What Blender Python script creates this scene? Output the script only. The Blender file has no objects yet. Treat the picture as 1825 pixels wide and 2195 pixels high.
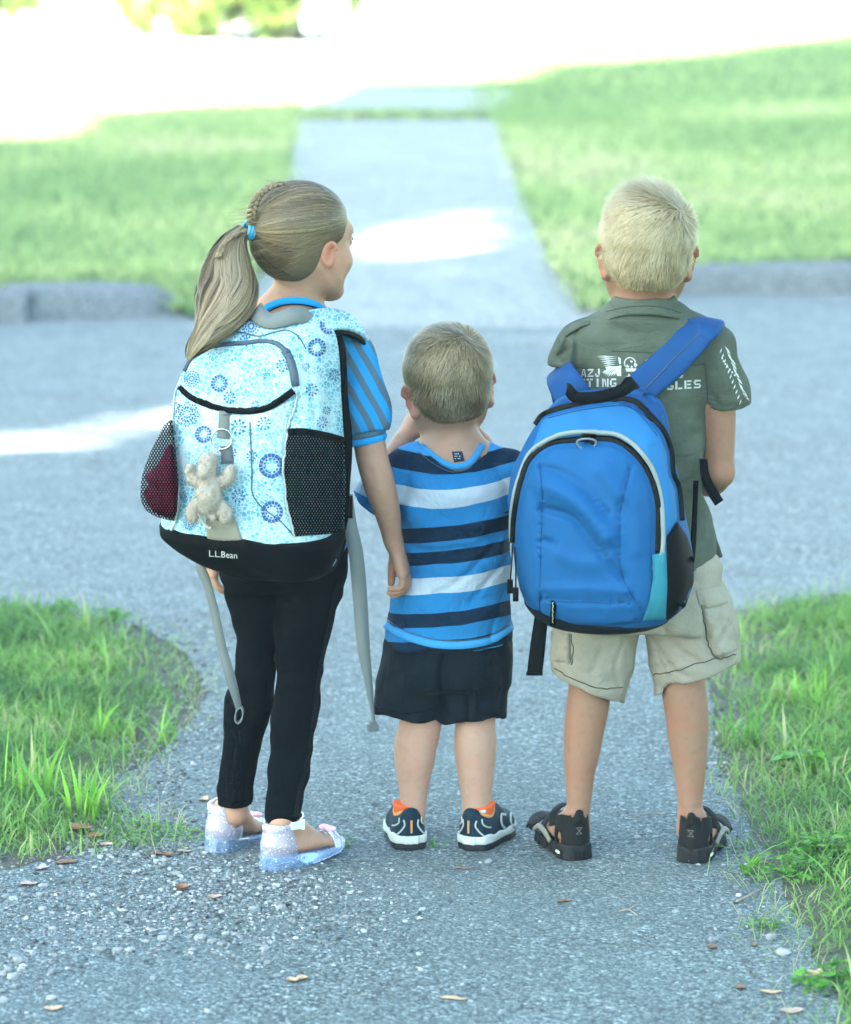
import bpy, bmesh, math, random
import numpy as np
from mathutils import Vector, Matrix, noise as mnoise
from mathutils.bvhtree import BVHTree
random.seed(7); RNG = np.random.default_rng(7)
S = bpy.context.scene; COL = S.collection
PI = math.pi; R_ = math.radians

# ------------------------------------------------------------------ camera, light, exposure
CAM_H, CAM_D, TILT, FPX = 1.946, 7.0, R_(10.57), 8539.0      # FPX: focal length in pixels of the 1825x2195 photograph
cam = bpy.data.cameras.new('camera'); camo = bpy.data.objects.new('camera', cam); COL.objects.link(camo)
camo.location = (0, -CAM_D, CAM_H); camo.rotation_euler = (PI/2 - TILT, 0, 0)
cam.sensor_fit = 'VERTICAL'; cam.sensor_height = 24.0; cam.lens = 24.0*FPX/2195.0
cam.clip_start = 0.1; cam.clip_end = 2000
cam.dof.use_dof = True; cam.dof.focus_distance = 7.08; cam.dof.aperture_fstop = 2.7
S.camera = camo
SUN_EL, SUN_AZ = R_(43), R_(245)         # azimuth: clockwise from +Y; the sun stands left and a little behind the viewer
sun_dir = Vector((math.sin(SUN_AZ)*math.cos(SUN_EL), math.cos(SUN_AZ)*math.cos(SUN_EL), math.sin(SUN_EL)))
world = bpy.data.worlds.new('World'); S.world = world; world.use_nodes = True
nt = world.node_tree; bgn = nt.nodes['Background']
sky = nt.nodes.new('ShaderNodeTexSky'); sky.sky_type = 'NISHITA'; sky.sun_disc = False
sky.sun_elevation = SUN_EL; sky.sun_rotation = SUN_AZ
sky.air_density = 1.0; sky.dust_density = 2.0; sky.ozone_density = 1.0
tint = nt.nodes.new('ShaderNodeMix'); tint.data_type = 'RGBA'; tint.blend_type = 'MULTIPLY'; tint.inputs[0].default_value = 1; tint.inputs[7].default_value = (.88, 1.02, .93, 1)
nt.links.new(sky.outputs[0], tint.inputs[6]); nt.links.new(tint.outputs[2], bgn.inputs[0]); bgn.inputs[1].default_value = 0.06
sl = bpy.data.lights.new('sun', 'SUN'); sl.energy = 5.0; sl.angle = R_(0.53); sl.color = (1, .94, .83)
so = bpy.data.objects.new('sun', sl); COL.objects.link(so); so.rotation_euler = sun_dir.to_track_quat('Z', 'Y').to_euler(); so.location = (-8, 3, 9)
S.view_settings.view_transform = 'Standard'; S.view_settings.look = 'None'; S.view_settings.gamma = 1
S.view_settings.exposure = 4.42
S.cycles.max_bounces = 6; S.cycles.transparent_max_bounces = 12
S.cycles.use_denoising = True

# ------------------------------------------------------------------ photograph pixel -> place in the world
_F = np.array([0, math.cos(TILT), -math.sin(TILT)]); _U = np.array([0, math.sin(TILT), math.cos(TILT)]); _C = np.array([0, -CAM_D, CAM_H])
def ray(x, y): return _F + np.array([1., 0, 0])*(x-912.5)/FPX + _U*(1097.5-y)/FPX
def P(x, y, Y=0.): d = ray(x, y); return _C + d*((Y+CAM_D)/d[1])          # at depth Y
def G(x, y, z=0.): d = ray(x, y); return _C + d*((z-CAM_H)/d[2])          # on the level z

# ------------------------------------------------------------------ objects
def tag(o, label=None, cat=None, group=None, kind=None):
    if label: o['label'] = label
    if cat: o['category'] = cat
    if group: o['group'] = group
    if kind: o['kind'] = kind
    return o
def thing(name, label, cat, loc=(0, 0, 0), group=None):
    o = bpy.data.objects.new(name, None); COL.objects.link(o); o.location = loc; o.empty_display_size = .05
    return tag(o, label, cat, group)
def wloc(o):
    v = Vector((0, 0, 0))
    while o is not None: v = v + Vector(o.location); o = o.parent
    return v
def mesh_np(name, V, F, m=None, parent=None, smooth=True, attrs=None, nside=None):
    """V (n,3) world coordinates; F (m,k) array or list of such arrays / lists of faces"""
    V = np.asarray(V, np.float32)
    me = bpy.data.meshes.new(name)
    off = np.array(wloc(parent), np.float32) if parent is not None else np.zeros(3, np.float32)
    arrs = F if isinstance(F, (list, tuple)) and len(F) and isinstance(F[0], np.ndarray) and F[0].ndim == 2 else [np.asarray(F)]
    arrs = [a for a in arrs if len(a)]
    me.vertices.add(len(V)); me.vertices.foreach_set('co', (V-off).ravel())
    nl = sum(a.size for a in arrs); npoly = sum(len(a) for a in arrs)
    me.loops.add(nl); me.polygons.add(npoly)
    me.loops.foreach_set('vertex_index', np.concatenate([a.ravel() for a in arrs]).astype(np.int32))
    tot = np.concatenate([np.full(len(a), a.shape[1], np.int32) for a in arrs])
    st = np.concatenate([[0], np.cumsum(tot)[:-1]]).astype(np.int32)
    me.polygons.foreach_set('loop_start', st)
    me.polygons.foreach_set('use_smooth', np.full(npoly, smooth))
    at = me.attributes.new('rest', 'FLOAT_VECTOR', 'POINT'); at.data.foreach_set('vector', V.ravel())
    for k, a in (attrs or {}).items():
        a = np.asarray(a, np.float32)
        if a.ndim == 1: at = me.attributes.new(k, 'FLOAT', 'POINT'); at.data.foreach_set('value', a)
        else: at = me.attributes.new(k, 'FLOAT_VECTOR', 'POINT'); at.data.foreach_set('vector', a.ravel())
    me.update(calc_edges=True); me.validate()
    o = bpy.data.objects.new(name, me); COL.objects.link(o)
    if parent is not None: o.parent = parent
    for mm in (m if isinstance(m, (list, tuple)) else [m]):
        if mm is not None: me.materials.append(mm)
    o['_v'] = 0; del o['_v']
    GEO[o.name] = (V, arrs)
    return o
GEO = {}
def bvh_of(*objs):
    V = []; F = []; n = 0
    for o in objs:
        v, fs = GEO[o.name]; V += v.tolist()
        for a in fs: F += (a+n).tolist()
        n += len(v)
    return BVHTree.FromPolygons(V, F)
def hit(bvh, x, y, lift=0.0, default_Y=None):
    """point of a surface seen through photograph pixel x, y, lifted along the view ray"""
    d = Vector(ray(x, y)); d.normalize()
    p, n, i, t = bvh.ray_cast(Vector(_C), d)
    if p is None:
        if default_Y is None: return None
        return np.array(P(x, y, default_Y))
    if n.dot(d) > 0: n = -n
    return np.array(p + n*lift)

# ------------------------------------------------------------------ materials
class NT:
    def __init__(s, m): s.m = m; s.t = m.node_tree; s.n = s.t.nodes; s.l = s.t.links
    def node(s, typ, ins=None, **props):
        nd = s.n.new(typ)
        for k, v in props.items(): setattr(nd, k, v)
        for k, v in (ins or {}).items(): s.set(nd, k, v)
        return nd
    def set(s, nd, k, v):
        i = nd.inputs[k]
        if isinstance(v, bpy.types.NodeSocket): s.l.new(v, i)
        elif isinstance(v, (tuple, list)) and len(v) == 3 and i.type == 'RGBA': i.default_value = (*v, 1)
        else: i.default_value = v
    def math(s, op, a, b=0.0, c=None, clamp=False):
        nd = s.node('ShaderNodeMath', {0: a, 1: b}, operation=op, use_clamp=clamp)
        if c is not None: s.set(nd, 2, c)
        return nd.outputs[0]
    def vmath(s, op, a, b=(0, 0, 0), scale=None):
        nd = s.node('ShaderNodeVectorMath', {0: a}, operation=op)
        if op not in ('LENGTH', 'NORMALIZE', 'SCALE'): s.set(nd, 1, b)
        if scale is not None: s.set(nd, 'Scale', scale)
        return nd.outputs['Value'] if op in ('LENGTH', 'DOT_PRODUCT', 'DISTANCE') else nd.outputs[0]
    def attr(s, name='rest', out='Vector'): return s.node('ShaderNodeAttribute', attribute_name=name).outputs[out]
    def noise(s, vec, scale, detail=3.0, rough=.5, out='Fac', dist=0.0):
        return s.node('ShaderNodeTexNoise', {'Vector': vec, 'Scale': scale, 'Detail': detail, 'Roughness': rough, 'Distortion': dist}).outputs[out]
    def vor(s, vec, scale, feature='F1', out='Distance', **kw):
        nd = s.node('ShaderNodeTexVoronoi', {'Vector': vec, 'Scale': scale}, feature=feature, **kw); return nd.outputs[out]
    def mix(s, f, a, b, blend='MIX'):
        nd = s.node('ShaderNodeMix', data_type='RGBA', blend_type=blend)
        for i, v in ((0, f), (6, a), (7, b)):
            if isinstance(v, bpy.types.NodeSocket): s.l.new(v, nd.inputs[i])
            elif i == 0: nd.inputs[0].default_value = v
            else: nd.inputs[i].default_value = (*v[:3], 1)
        return nd.outputs[2]
    def ramp(s, f, stops, interp='LINEAR'):
        nd = s.node('ShaderNodeValToRGB', {0: f}); cr = nd.color_ramp; cr.interpolation = interp
        while len(cr.elements) < len(stops): cr.elements.new(.5)
        for e, (p, c) in zip(cr.elements, stops):
            e.position = p; e.color = (*c, 1) if isinstance(c, (tuple, list)) else (c, c, c, 1)
        return nd.outputs[0]
    def sep(s, v): nd = s.node('ShaderNodeSeparateXYZ', {0: v}); return nd.outputs
    def comb(s, x, y, z=0.0): return s.node('ShaderNodeCombineXYZ', {0: x, 1: y, 2: z}).outputs[0]
    def bump(s, h, strength=.3, dist=.002, normal=None):
        nd = s.node('ShaderNodeBump', {'Height': h, 'Strength': strength, 'Distance': dist})
        if normal is not None: s.l.new(normal, nd.inputs['Normal'])
        return nd.outputs[0]
def new_mat(name, rough=.8, color=(.5, .5, .5), spec=.3):
    m = bpy.data.materials.new(name); m.use_nodes = True; n = NT(m); b = n.n['Principled BSDF']
    b.inputs['Roughness'].default_value = rough; b.inputs['Base Color'].default_value = (*color, 1); b.inputs['Specular IOR Level'].default_value = spec
    return m, n, b
def lin(r, g, b):
    f = lambda c: ((c/255+.055)/1.055)**2.4 if c > 10 else c/255/12.92
    return (f(r), f(g), f(b))
def cloth(name, color, var=.18, weave=900, bump=.25, rough=.9, wr=14, wr_s=.0, sheen=.0):
    """woven cloth: colour with slight wear, thread weave and soft creases as relief"""
    m, n, b = new_mat(name, rough, color, .15)
    v = n.attr()
    big = n.noise(v, 22, 4, .6); fine = n.noise(v, weave, 2, .7)
    c = n.mix(n.math('MULTIPLY', n.math('SUBTRACT', 1., big), var*1.6, clamp=True), color, tuple(x*.45 for x in color))
    c = n.mix(n.math('MULTIPLY', fine, var*.8), c, tuple(min(1, x*1.6+.003) for x in color))
    n.set(b, 'Base Color', c)
    h = n.math('ADD', n.math('MULTIPLY', fine, .35), n.math('MULTIPLY', n.noise(v, wr, 4, .6, dist=.9), wr_s*30))
    n.set(b, 'Normal', n.bump(h, bump, .0014))
    if sheen: b.inputs['Sheen Weight'].default_value = sheen
    return m
def flat_mat(name, color, rough=.6, metal=0., spec=.4, grain=.15, gs=300):
    m, n, b = new_mat(name, rough, color, spec); b.inputs['Metallic'].default_value = metal
    f = n.noise(n.attr(), gs, 3, .6)
    n.set(b, 'Base Color', n.mix(n.math('MULTIPLY', f, grain), color, tuple(x*.5 for x in color)))
    n.set(b, 'Normal', n.bump(f, .12, .0008))
    return m

# ------------------------------------------------------------------ implicit-surface modeller (smooth unions -> one continuous mesh)
def smin(a, b, k):
    if k <= 0: return np.minimum(a, b)
    h = np.maximum(k-np.abs(a-b), 0)/k
    return np.minimum(a, b)-h*h*k*.25
def crom(pts, sub):
    """Catmull-Rom through rows of pts"""
    p = np.asarray(pts, float)
    if len(p) < 3: 
        t = np.linspace(0, 1, sub+1)[:, None]; return p[0]*(1-t)+p[-1]*t
    q = np.vstack([2*p[0]-p[1], p, 2*p[-1]-p[-2]]); out = []
    for i in range(1, len(q)-2):
        t = np.linspace(0, 1, sub, endpoint=False)[:, None]; a, b, c, d = q[i-1], q[i], q[i+1], q[i+2]
        out.append(.5*((2*b)+(c-a)*t+(2*a-5*b+4*c-d)*t*t+(3*b-a-3*c+d)*t**3))
    return np.vstack(out+[p[-1:]])
class SDF:
    def __init__(s, lo, hi, h):
        s.lo = np.asarray(lo, float); s.h = h
        s.n = np.ceil((np.asarray(hi)-s.lo)/h).astype(int)+1
        s.ax = [(s.lo[i]+h*np.arange(s.n[i])).astype(np.float32) for i in range(3)]
        s.F = np.full(s.n, .5, np.float32)
    def _sl(s, lo, hi):
        a = np.clip(np.floor((np.asarray(lo)-s.lo)/s.h).astype(int), 0, s.n); b = np.clip(np.ceil((np.asarray(hi)-s.lo)/s.h).astype(int)+1, 0, s.n)
        return tuple(slice(a[i], b[i]) for i in range(3))
    def xyz(s, sl): return s.ax[0][sl[0]][:, None, None], s.ax[1][sl[1]][None, :, None], s.ax[2][sl[2]][None, None, :]
    def put(s, sl, d, k, mode):
        if mode == 'u': s.F[sl] = smin(s.F[sl], d, k)
        elif mode == 'c': s.F[sl] = -smin(-s.F[sl], d, k)
        elif mode == 'a': s.F[sl] += d
    def op(s, fn, lo, hi, k=.008, mode='u'):
        sl = s._sl(lo, hi)
        if min(x.stop-x.start for x in sl) <= 0: return s
        s.put(sl, fn(*s.xyz(sl)).astype(np.float32), k, mode); return s
    def limb(s, pts, rad, k=.012, sub=5, flat=None, mode='u', raw=False):
        pr = np.column_stack([np.asarray(pts, float), np.asarray(rad, float)])
        q = pr if raw else crom(pr, sub)
        fm = 1.0 if flat is None else max(1., flat[1])
        mg = k+2*s.h
        lo = (q[:, :3]-q[:, 3:]*fm).min(0)-mg; hi = (q[:, :3]+q[:, 3:]*fm).max(0)+mg
        sl = s._sl(lo, hi)
        if min(x.stop-x.start for x in sl) <= 0: return s
        D = np.full([x.stop-x.start for x in sl], .5, np.float32); base = [x.start for x in sl]
        for a, b in zip(q[:-1], q[1:]):
            r = max(a[3], b[3])*fm+mg
            s2 = s._sl(np.minimum(a[:3], b[:3])-r, np.maximum(a[:3], b[:3])+r)
            s2 = tuple(slice(max(x.start, y.start), min(x.stop, y.stop)) for x, y in zip(s2, sl))
            if min(x.stop-x.start for x in s2) <= 0: continue
            X, Y, Z = s.xyz(s2); ba = b[:3]-a[:3]; L = float(ba@ba)+1e-12
            x, y, z = X-a[0], Y-a[1], Z-a[2]
            t = np.clip((x*ba[0]+y*ba[1]+z*ba[2])/L, 0, 1).astype(np.float32)
            x = x-t*ba[0]; y = y-t*ba[1]; z = z-t*ba[2]
            d2 = x*x+y*y+z*z
            if flat is not None:
                u = flat[0]; vu = x*u[0]+y*u[1]+z*u[2]; d2 = d2-vu*vu+(vu/flat[1])**2
            d = np.sqrt(d2)-(a[3]+(b[3]-a[3])*t)
            l2 = tuple(slice(x_.start-o, x_.stop-o) for x_, o in zip(s2, base))
            D[l2] = np.minimum(D[l2], d)
        if mode == 'a': raise ValueError
        s.put(sl, D, k, mode); return s
    def ell(s, c, r, R=None, k=.01, mode='u'):
        c = np.asarray(c, float); r = np.asarray(r, float); m = max(r)+k+2*s.h
        def fn(X, Y, Z):
            x, y, z = X-c[0], Y-c[1], Z-c[2]
            if R is not None: x, y, z = [R[0][i]*x+R[1][i]*y+R[2][i]*z for i in range(3)]
            k0 = np.sqrt((x/r[0])**2+(y/r[1])**2+(z/r[2])**2); k1 = np.sqrt((x/r[0]**2)**2+(y/r[1]**2)**2+(z/r[2]**2)**2)+1e-9
            return k0*(k0-1)/k1
        return s.op(fn, c-m, c+m, k, mode)
    def loft(s, secs, k=.01, yaw=0., org=(0, 0), n=2.2, rnd=.01, mode='u', sub=8, mod=None, cap=(True, True)):
        """upright loft; rows (z, cx, cy, rx, ry[, n]); yaw turns the sections about org"""
        A = np.asarray([list(r)+[n]*(6-len(r)) for r in secs], float)
        A = A[np.argsort(A[:, 0])]
        zz = np.linspace(A[0, 0], A[-1, 0], (len(A)-1)*sub+1)
        col = [hermite(A[:, 0], A[:, i], zz) for i in range(1, 6)]
        c, sn = math.cos(yaw), math.sin(yaw); ox, oy = org
        m = np.hypot(A[:, 3], A[:, 4]).max()+np.abs(A[:, 1:3]).max()+k+2*s.h+.02
        def fn(X, Y, Z):
            z = Z.ravel(); cx, cy, rx, ry, nn = [np.interp(z, zz, q)[None, None, :].astype(np.float32) for q in col]
            x = (X-ox)*c+(Y-oy)*sn-cx; y = -(X-ox)*sn+(Y-oy)*c-cy
            q = ((np.abs(x)/rx)**nn+(np.abs(y)/ry)**nn+1e-9)**(1/nn)
            d = (q-1)*np.sqrt(rx*ry)*.9
            if mod is not None: d = d+mod(x, y, Z, rx, ry)
            dz = np.maximum((zz[0]-Z) if cap[0] else -1., (Z-zz[-1]) if cap[1] else -1.)
            d = -smin(-d, -np.broadcast_to(dz, d.shape), rnd)
            return d
        return s.op(fn, (ox-m, oy-m, zz[0]-k-2*s.h), (ox+m, oy+m, zz[-1]+k+2*s.h), k, mode)
    def groove(s, pts, w, amp, sub=6):
        """pull in (amp>0) or puff out (amp<0) the surface along a line"""
        q = crom(np.asarray(pts, float), sub) if len(pts) > 2 else np.asarray(pts, float)
        lo = q.min(0)-3*w; hi = q.max(0)+3*w; sl = s._sl(lo, hi)
        if min(x.stop-x.start for x in sl) <= 0: return s
        X, Y, Z = s.xyz(sl); D = None
        for a, b in zip(q[:-1], q[1:]):
            ba = b-a; L = float(ba@ba)+1e-12; x, y, z = X-a[0], Y-a[1], Z-a[2]
            t = np.clip((x*ba[0]+y*ba[1]+z*ba[2])/L, 0, 1); d = (x-t*ba[0])**2+(y-t*ba[1])**2+(z-t*ba[2])**2
            D = d if D is None else np.minimum(D, d)
        s.F[sl] += (amp*np.exp(-D/(w*w))).astype(np.float32); return s
    def wrinkle(s, amp, freq, seed=0, lo=None, hi=None, stretch=(1, 1, 1), n=5):
        rg = np.random.default_rng(seed)
        sl = s._sl(s.lo if lo is None else lo, s.ax_hi() if hi is None else hi); X, Y, Z = s.xyz(sl)
        for i in range(n):
            v = rg.normal(size=3)*np.array(stretch); v = v/np.linalg.norm(v)*freq*rg.uniform(.6, 1.6); w = rg.normal(size=3)*freq*.4; ph = rg.uniform(0, 6.3, 2)
            s.F[sl] += (amp/n*1.6*np.sin(X*v[0]+Y*v[1]+Z*v[2]+ph[0]+1.3*np.sin(X*w[0]+Y*w[1]+Z*w[2]+ph[1]))).astype(np.float32)
        return s
    def ax_hi(s): return s.lo+s.h*(s.n-1)
    def nets(s):
        F = s.F; ins = F < 0
        c = np.zeros(np.array(F.shape)-1, np.int8)
        for dx in (0, 1):
            for dy in (0, 1):
                for dz in (0, 1): c += ins[dx:F.shape[0]-1+dx, dy:F.shape[1]-1+dy, dz:F.shape[2]-1+dz]
        idx = np.argwhere((c > 0) & (c < 8)); n = len(idx)
        vid = np.full(c.shape, -1, np.int32); vid[tuple(idx.T)] = np.arange(n)
        acc = np.zeros((n, 3)); cnt = np.zeros(n)
        cor = [(a, b, d) for a in (0, 1) for b in (0, 1) for d in (0, 1)]
        for i, p in enumerate(cor):
            for q in cor[i+1:]:
                if sum(abs(p[j]-q[j]) for j in range(3)) != 1: continue
                f0 = F[idx[:, 0]+p[0], idx[:, 1]+p[1], idx[:, 2]+p[2]]; f1 = F[idx[:, 0]+q[0], idx[:, 1]+q[1], idx[:, 2]+q[2]]
                m = (f0 < 0) != (f1 < 0); t = np.where(m, f0/np.where(m, f0-f1, 1), 0)[:, None]
                acc += np.where(m[:, None], np.array(p)+(np.array(q)-np.array(p))*t, 0); cnt += m
        V = s.lo+(idx+acc/cnt[:, None])*s.h
        faces = []
        for a in range(3):
            b, d = (a+1) % 3, (a+2) % 3
            sl0 = [slice(None)]*3; sl1 = [slice(None)]*3; sl0[a] = slice(0, -1); sl1[a] = slice(1, None)
            i0 = ins[tuple(sl0)]; i1 = ins[tuple(sl1)]; e = np.argwhere(i0 != i1)
            e = e[(e[:, b] > 0) & (e[:, d] > 0) & (e[:, b] < F.shape[b]-1) & (e[:, d] < F.shape[d]-1)]
            fl = i0[tuple(e.T)]; qd = []
            for ob, od in ((-1, -1), (0, -1), (0, 0), (-1, 0)):
                k = e.copy(); k[:, b] += ob; k[:, d] += od; qd.append(vid[tuple(k.T)])
            qd = np.stack(qd, 1); qd[~fl] = qd[~fl][:, ::-1]; faces.append(qd)
        return V, np.vstack(faces)
    def build(s, name, m, parent=None, relax=1, attrs=None, post=None):
        V, F = s.nets()
        for _ in range(relax):
            A = np.zeros_like(V); N = np.zeros(len(V))
            for i in range(4):
                for j in (1, 3): np.add.at(A, F[:, i], V[F[:, (i+j) % 4]]); np.add.at(N, F[:, i], 1)
            V = V*.5+A/np.maximum(N, 1)[:, None]*.5
        if post is not None: V = post(V)
        return mesh_np(name, V, F, m, parent, True, attrs(V) if attrs else None)
def hermite(x, y, xi):
    """monotone-ish cubic through knots"""
    x = np.asarray(x, float); y = np.asarray(y, float)
    if len(x) < 3: return np.interp(xi, x, y)
    h = np.diff(x); dl = np.diff(y)/np.maximum(h, 1e-9); m = np.empty_like(y)
    m[1:-1] = np.where(dl[1:]*dl[:-1] > 0, 2*dl[1:]*dl[:-1]/(dl[1:]+dl[:-1]+1e-12*np.sign(dl[1:]+dl[:-1]+1e-15)), 0); m[0] = dl[0]; m[-1] = dl[-1]
    i = np.clip(np.searchsorted(x, xi)-1, 0, len(x)-2); t = (xi-x[i])/np.maximum(h[i], 1e-9)
    return (2*t**3-3*t*t+1)*y[i]+(t**3-2*t*t+t)*h[i]*m[i]+(3*t*t-2*t**3)*y[i+1]+(t**3-t*t)*h[i]*m[i+1]
def rotz(a): c, s_ = math.cos(a), math.sin(a); return np.array([[c, -s_, 0], [s_, c, 0], [0, 0, 1.]])
def rotx(a): c, s_ = math.cos(a), math.sin(a); return np.array([[1., 0, 0], [0, c, -s_], [0, s_, c]])
def roty(a): c, s_ = math.cos(a), math.sin(a); return np.array([[c, 0, s_], [0, 1., 0], [-s_, 0, c]])

# ------------------------------------------------------------------ tubes, ribbons
def tube(pts, r, seg=8, closed=False, cap=True, sub=0):
    p = np.asarray(pts, float); rr = np.broadcast_to(np.asarray(r, float), (len(p),)).copy()
    if sub:
        q = crom(np.column_stack([p, rr]), sub); p, rr = q[:, :3], q[:, 3]
    n = len(p); T = np.gradient(p, axis=0) if not closed else (np.roll(p, -1, 0)-np.roll(p, 1, 0))
    T /= np.linalg.norm(T, axis=1)[:, None]+1e-12
    up = np.array([0, 0, 1.]) if abs(T[0, 2]) < .9 else np.array([1., 0, 0]); V = []
    for i in range(n):
        u = up-T[i]*(up@T[i]); u /= np.linalg.norm(u)+1e-12; w = np.cross(T[i], u); up = u
        a = np.arange(seg)/seg*2*PI
        V.append(p[i]+rr[i]*(np.cos(a)[:, None]*u+np.sin(a)[:, None]*w))
    V = np.vstack(V); m = n if closed else n-1
    i = np.arange(m)[:, None]*seg; j = np.arange(seg)[None, :]; i2 = (np.arange(m)[:, None]+1) % n*seg
    F = np.stack([i+j, i+(j+1) % seg, i2+(j+1) % seg, i2+j], -1).reshape(-1, 4)
    Fs = [F]
    if cap and not closed:
        V = np.vstack([V, p[:1], p[-1:]]); a = np.arange(seg)
        Fs.append(np.vstack([np.stack([(a+1) % seg, a, np.full(seg, n*seg)], 1), np.stack([(n-1)*seg+a, (n-1)*seg+(a+1) % seg, np.full(seg, n*seg+1)], 1)]))
    return V, Fs
def strap(pts, nrm, w, th, sub=6, round_=0):
    """flat band along pts; nrm: direction(s) its broad face looks; w: width(s); th: thickness"""
    p = np.asarray(pts, float); k = len(p)
    nr = np.broadcast_to(np.asarray(nrm, float), (k, 3)); ww = np.broadcast_to(np.asarray(w, float), (k,))
    q = crom(np.column_stack([p, nr, ww]), sub) if sub else np.column_stack([p, nr, ww])
    p, nr, ww = q[:, :3], q[:, 3:6], q[:, 6]
    T = np.gradient(p, axis=0); T /= np.linalg.norm(T, axis=1)[:, None]+1e-12
    nr = nr-T*(nr*T).sum(1)[:, None]; nr /= np.linalg.norm(nr, axis=1)[:, None]+1e-12
    sd = np.cross(T, nr); n = len(p)
    prof = [(-1, -1), (-1, 1), (1, 1), (1, -1)] if not round_ else [(math.copysign(abs(math.cos(a))**.45, math.cos(a)), math.copysign(abs(math.sin(a))**.8, math.sin(a))) for a in -np.arange(12)/12*2*PI]
    m = len(prof)
    V = np.stack([p+sd*(ww[:, None]/2*a)+nr*(th/2*b) for a, b in prof], 1).reshape(-1, 3)
    i = np.arange(n-1)[:, None]*m; j = np.arange(m)[None, :]
    F = np.stack([i+j, i+m+j, i+m+(j+1) % m, i+(j+1) % m], -1).reshape(-1, 4)
    if m == 4: F = np.vstack([F, [[0, 1, 2, 3]], [[(n-1)*m+3, (n-1)*m+2, (n-1)*m+1, (n-1)*m]]]); return V, [F]
    V = np.vstack([V, p[:1], p[-1:]]); a = np.arange(m)
    return V, [F, np.vstack([np.stack([a, (a+1) % m, np.full(m, n*m)], 1), np.stack([(n-1)*m+(a+1) % m, (n-1)*m+a, np.full(m, n*m+1)], 1)])]
def join(parts):
    V = []; F = {}; n = 0
    for v, fs in parts:
        V.append(np.asarray(v, float))
        for a in (fs if isinstance(fs, list) else [fs]):
            if len(a): F.setdefault(a.shape[1], []).append(np.asarray(a)+n)
        n += len(v)
    return np.vstack(V), [np.vstack(x) for x in F.values()]
def surf_line(bvh, px, lift=.001, sub=8, Y=None):
    """a line of photograph pixels laid onto a surface"""
    q = crom(np.asarray(px, float), sub) if len(px) > 2 else np.linspace(px[0], px[1], sub+1)
    r = [hit(bvh, x, y, lift, Y) for x, y in q]; r = [p for p in r if p is not None]
    return np.array(r)
def box(c, s, R=None):
    c = np.asarray(c, float); s = np.asarray(s, float)/2
    v = np.array([[a, b, d] for a in (-1, 1) for b in (-1, 1) for d in (-1, 1)], float)*s
    if R is not None: v = v@np.asarray(R).T
    return v+c, [np.array([[0, 1, 3, 2], [4, 6, 7, 5], [0, 4, 5, 1], [2, 3, 7, 6], [0, 2, 6, 4], [1, 5, 7, 3]])]
def ico(sub=1):
    bm = bmesh.new(); bmesh.ops.create_icosphere(bm, subdivisions=sub, radius=1); V = np.array([v.co[:] for v in bm.verts]); F = np.array([[v.index for v in f.verts] for f in bm.faces]); bm.free(); return V, F
# ------------------------------------------------------------------ setting: materials
def asphalt(name, base, light, scale=150, fade=None):
    m, n, b = new_mat(name, .88, base, .25)
    g = n.attr()
    wob = n.vmath('ADD', g, n.vmath('SCALE', n.noise(g, 60, 2, out='Color'), scale=.006))
    rnd = n.vor(wob, scale, out='Color'); d = n.vor(wob, scale)
    rnd2 = n.vor(wob, scale*2.1, out='Color')
    r = n.sep(rnd)[0]; r2 = n.sep(rnd2)[1]
    st = n.ramp(r, [(0, tuple(x*.35 for x in base)), (.35, base), (.62, tuple((x+y)/2 for x, y in zip(base, light))), (.86, light), (1, tuple(min(.8, x*1.7) for x in light))])
    st2 = n.ramp(r2, [(0, tuple(x*.4 for x in base)), (.5, base), (.9, light), (1, tuple(min(.8, x*1.6) for x in light))])
    c = n.mix(n.math('GREATER_THAN', n.noise(wob, 95, 2), .52), st, st2)
    worn = n.noise(g, 1.7, 4, .55)
    c = n.mix(n.ramp(worn, [(.35, 0.), (.7, .55)]), c, tuple((x*1.25+y*.15) for x, y in zip(base, light)))
    dust = n.noise(g, 7, 5, .62)
    c = n.mix(n.ramp(dust, [(.45, 0.), (.75, .35)]), c, tuple(x*.55 for x in base))
    if fade:   # weaker light near the viewer, painted in as darker asphalt
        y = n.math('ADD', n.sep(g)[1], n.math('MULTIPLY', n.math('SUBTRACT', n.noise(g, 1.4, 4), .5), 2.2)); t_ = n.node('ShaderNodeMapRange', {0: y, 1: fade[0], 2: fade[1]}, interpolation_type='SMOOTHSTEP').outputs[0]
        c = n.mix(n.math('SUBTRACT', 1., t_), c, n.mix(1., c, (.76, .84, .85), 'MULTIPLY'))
    n.set(b, 'Base Color', c)
    h = n.math('ADD', n.math('MULTIPLY', n.math('SUBTRACT', 1., n.math('MULTIPLY', d, 1.4, clamp=True)), n.math('ADD', r, .3)), n.math('MULTIPLY', n.noise(g, 520, 2), .5))
    n.set(b, 'Normal', n.bump(h, .8, .005))
    return m
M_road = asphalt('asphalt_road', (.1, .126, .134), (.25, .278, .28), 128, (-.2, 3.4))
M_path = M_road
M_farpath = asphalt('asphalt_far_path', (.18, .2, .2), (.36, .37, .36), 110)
M_berm = asphalt('asphalt_berm', (.095, .112, .124), (.2, .215, .225), 100)
def soil(name, a, b_, c_, inner=None):
    m, n, b = new_mat(name, .95, a, .1); g = n.attr()
    c = n.ramp(n.noise(g, 16, 6, .65), [(.3, a), (.52, b_), (.72, c_)])
    c = c if inner is None else n.mix(n.math('MULTIPLY', n.attr('inside', 'Fac'), .85), c, n.mix(n.noise(g, 40, 4), inner, tuple(x*1.7 for x in inner)))
    c = n.mix(n.math('MULTIPLY', n.noise(g, 260, 3, .7), .55), c, tuple(x*.3 for x in a))
    n.set(b, 'Base Color', c); n.set(b, 'Normal', n.bump(n.noise(g, 90, 6, .7), 1., .012)); return m
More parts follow.
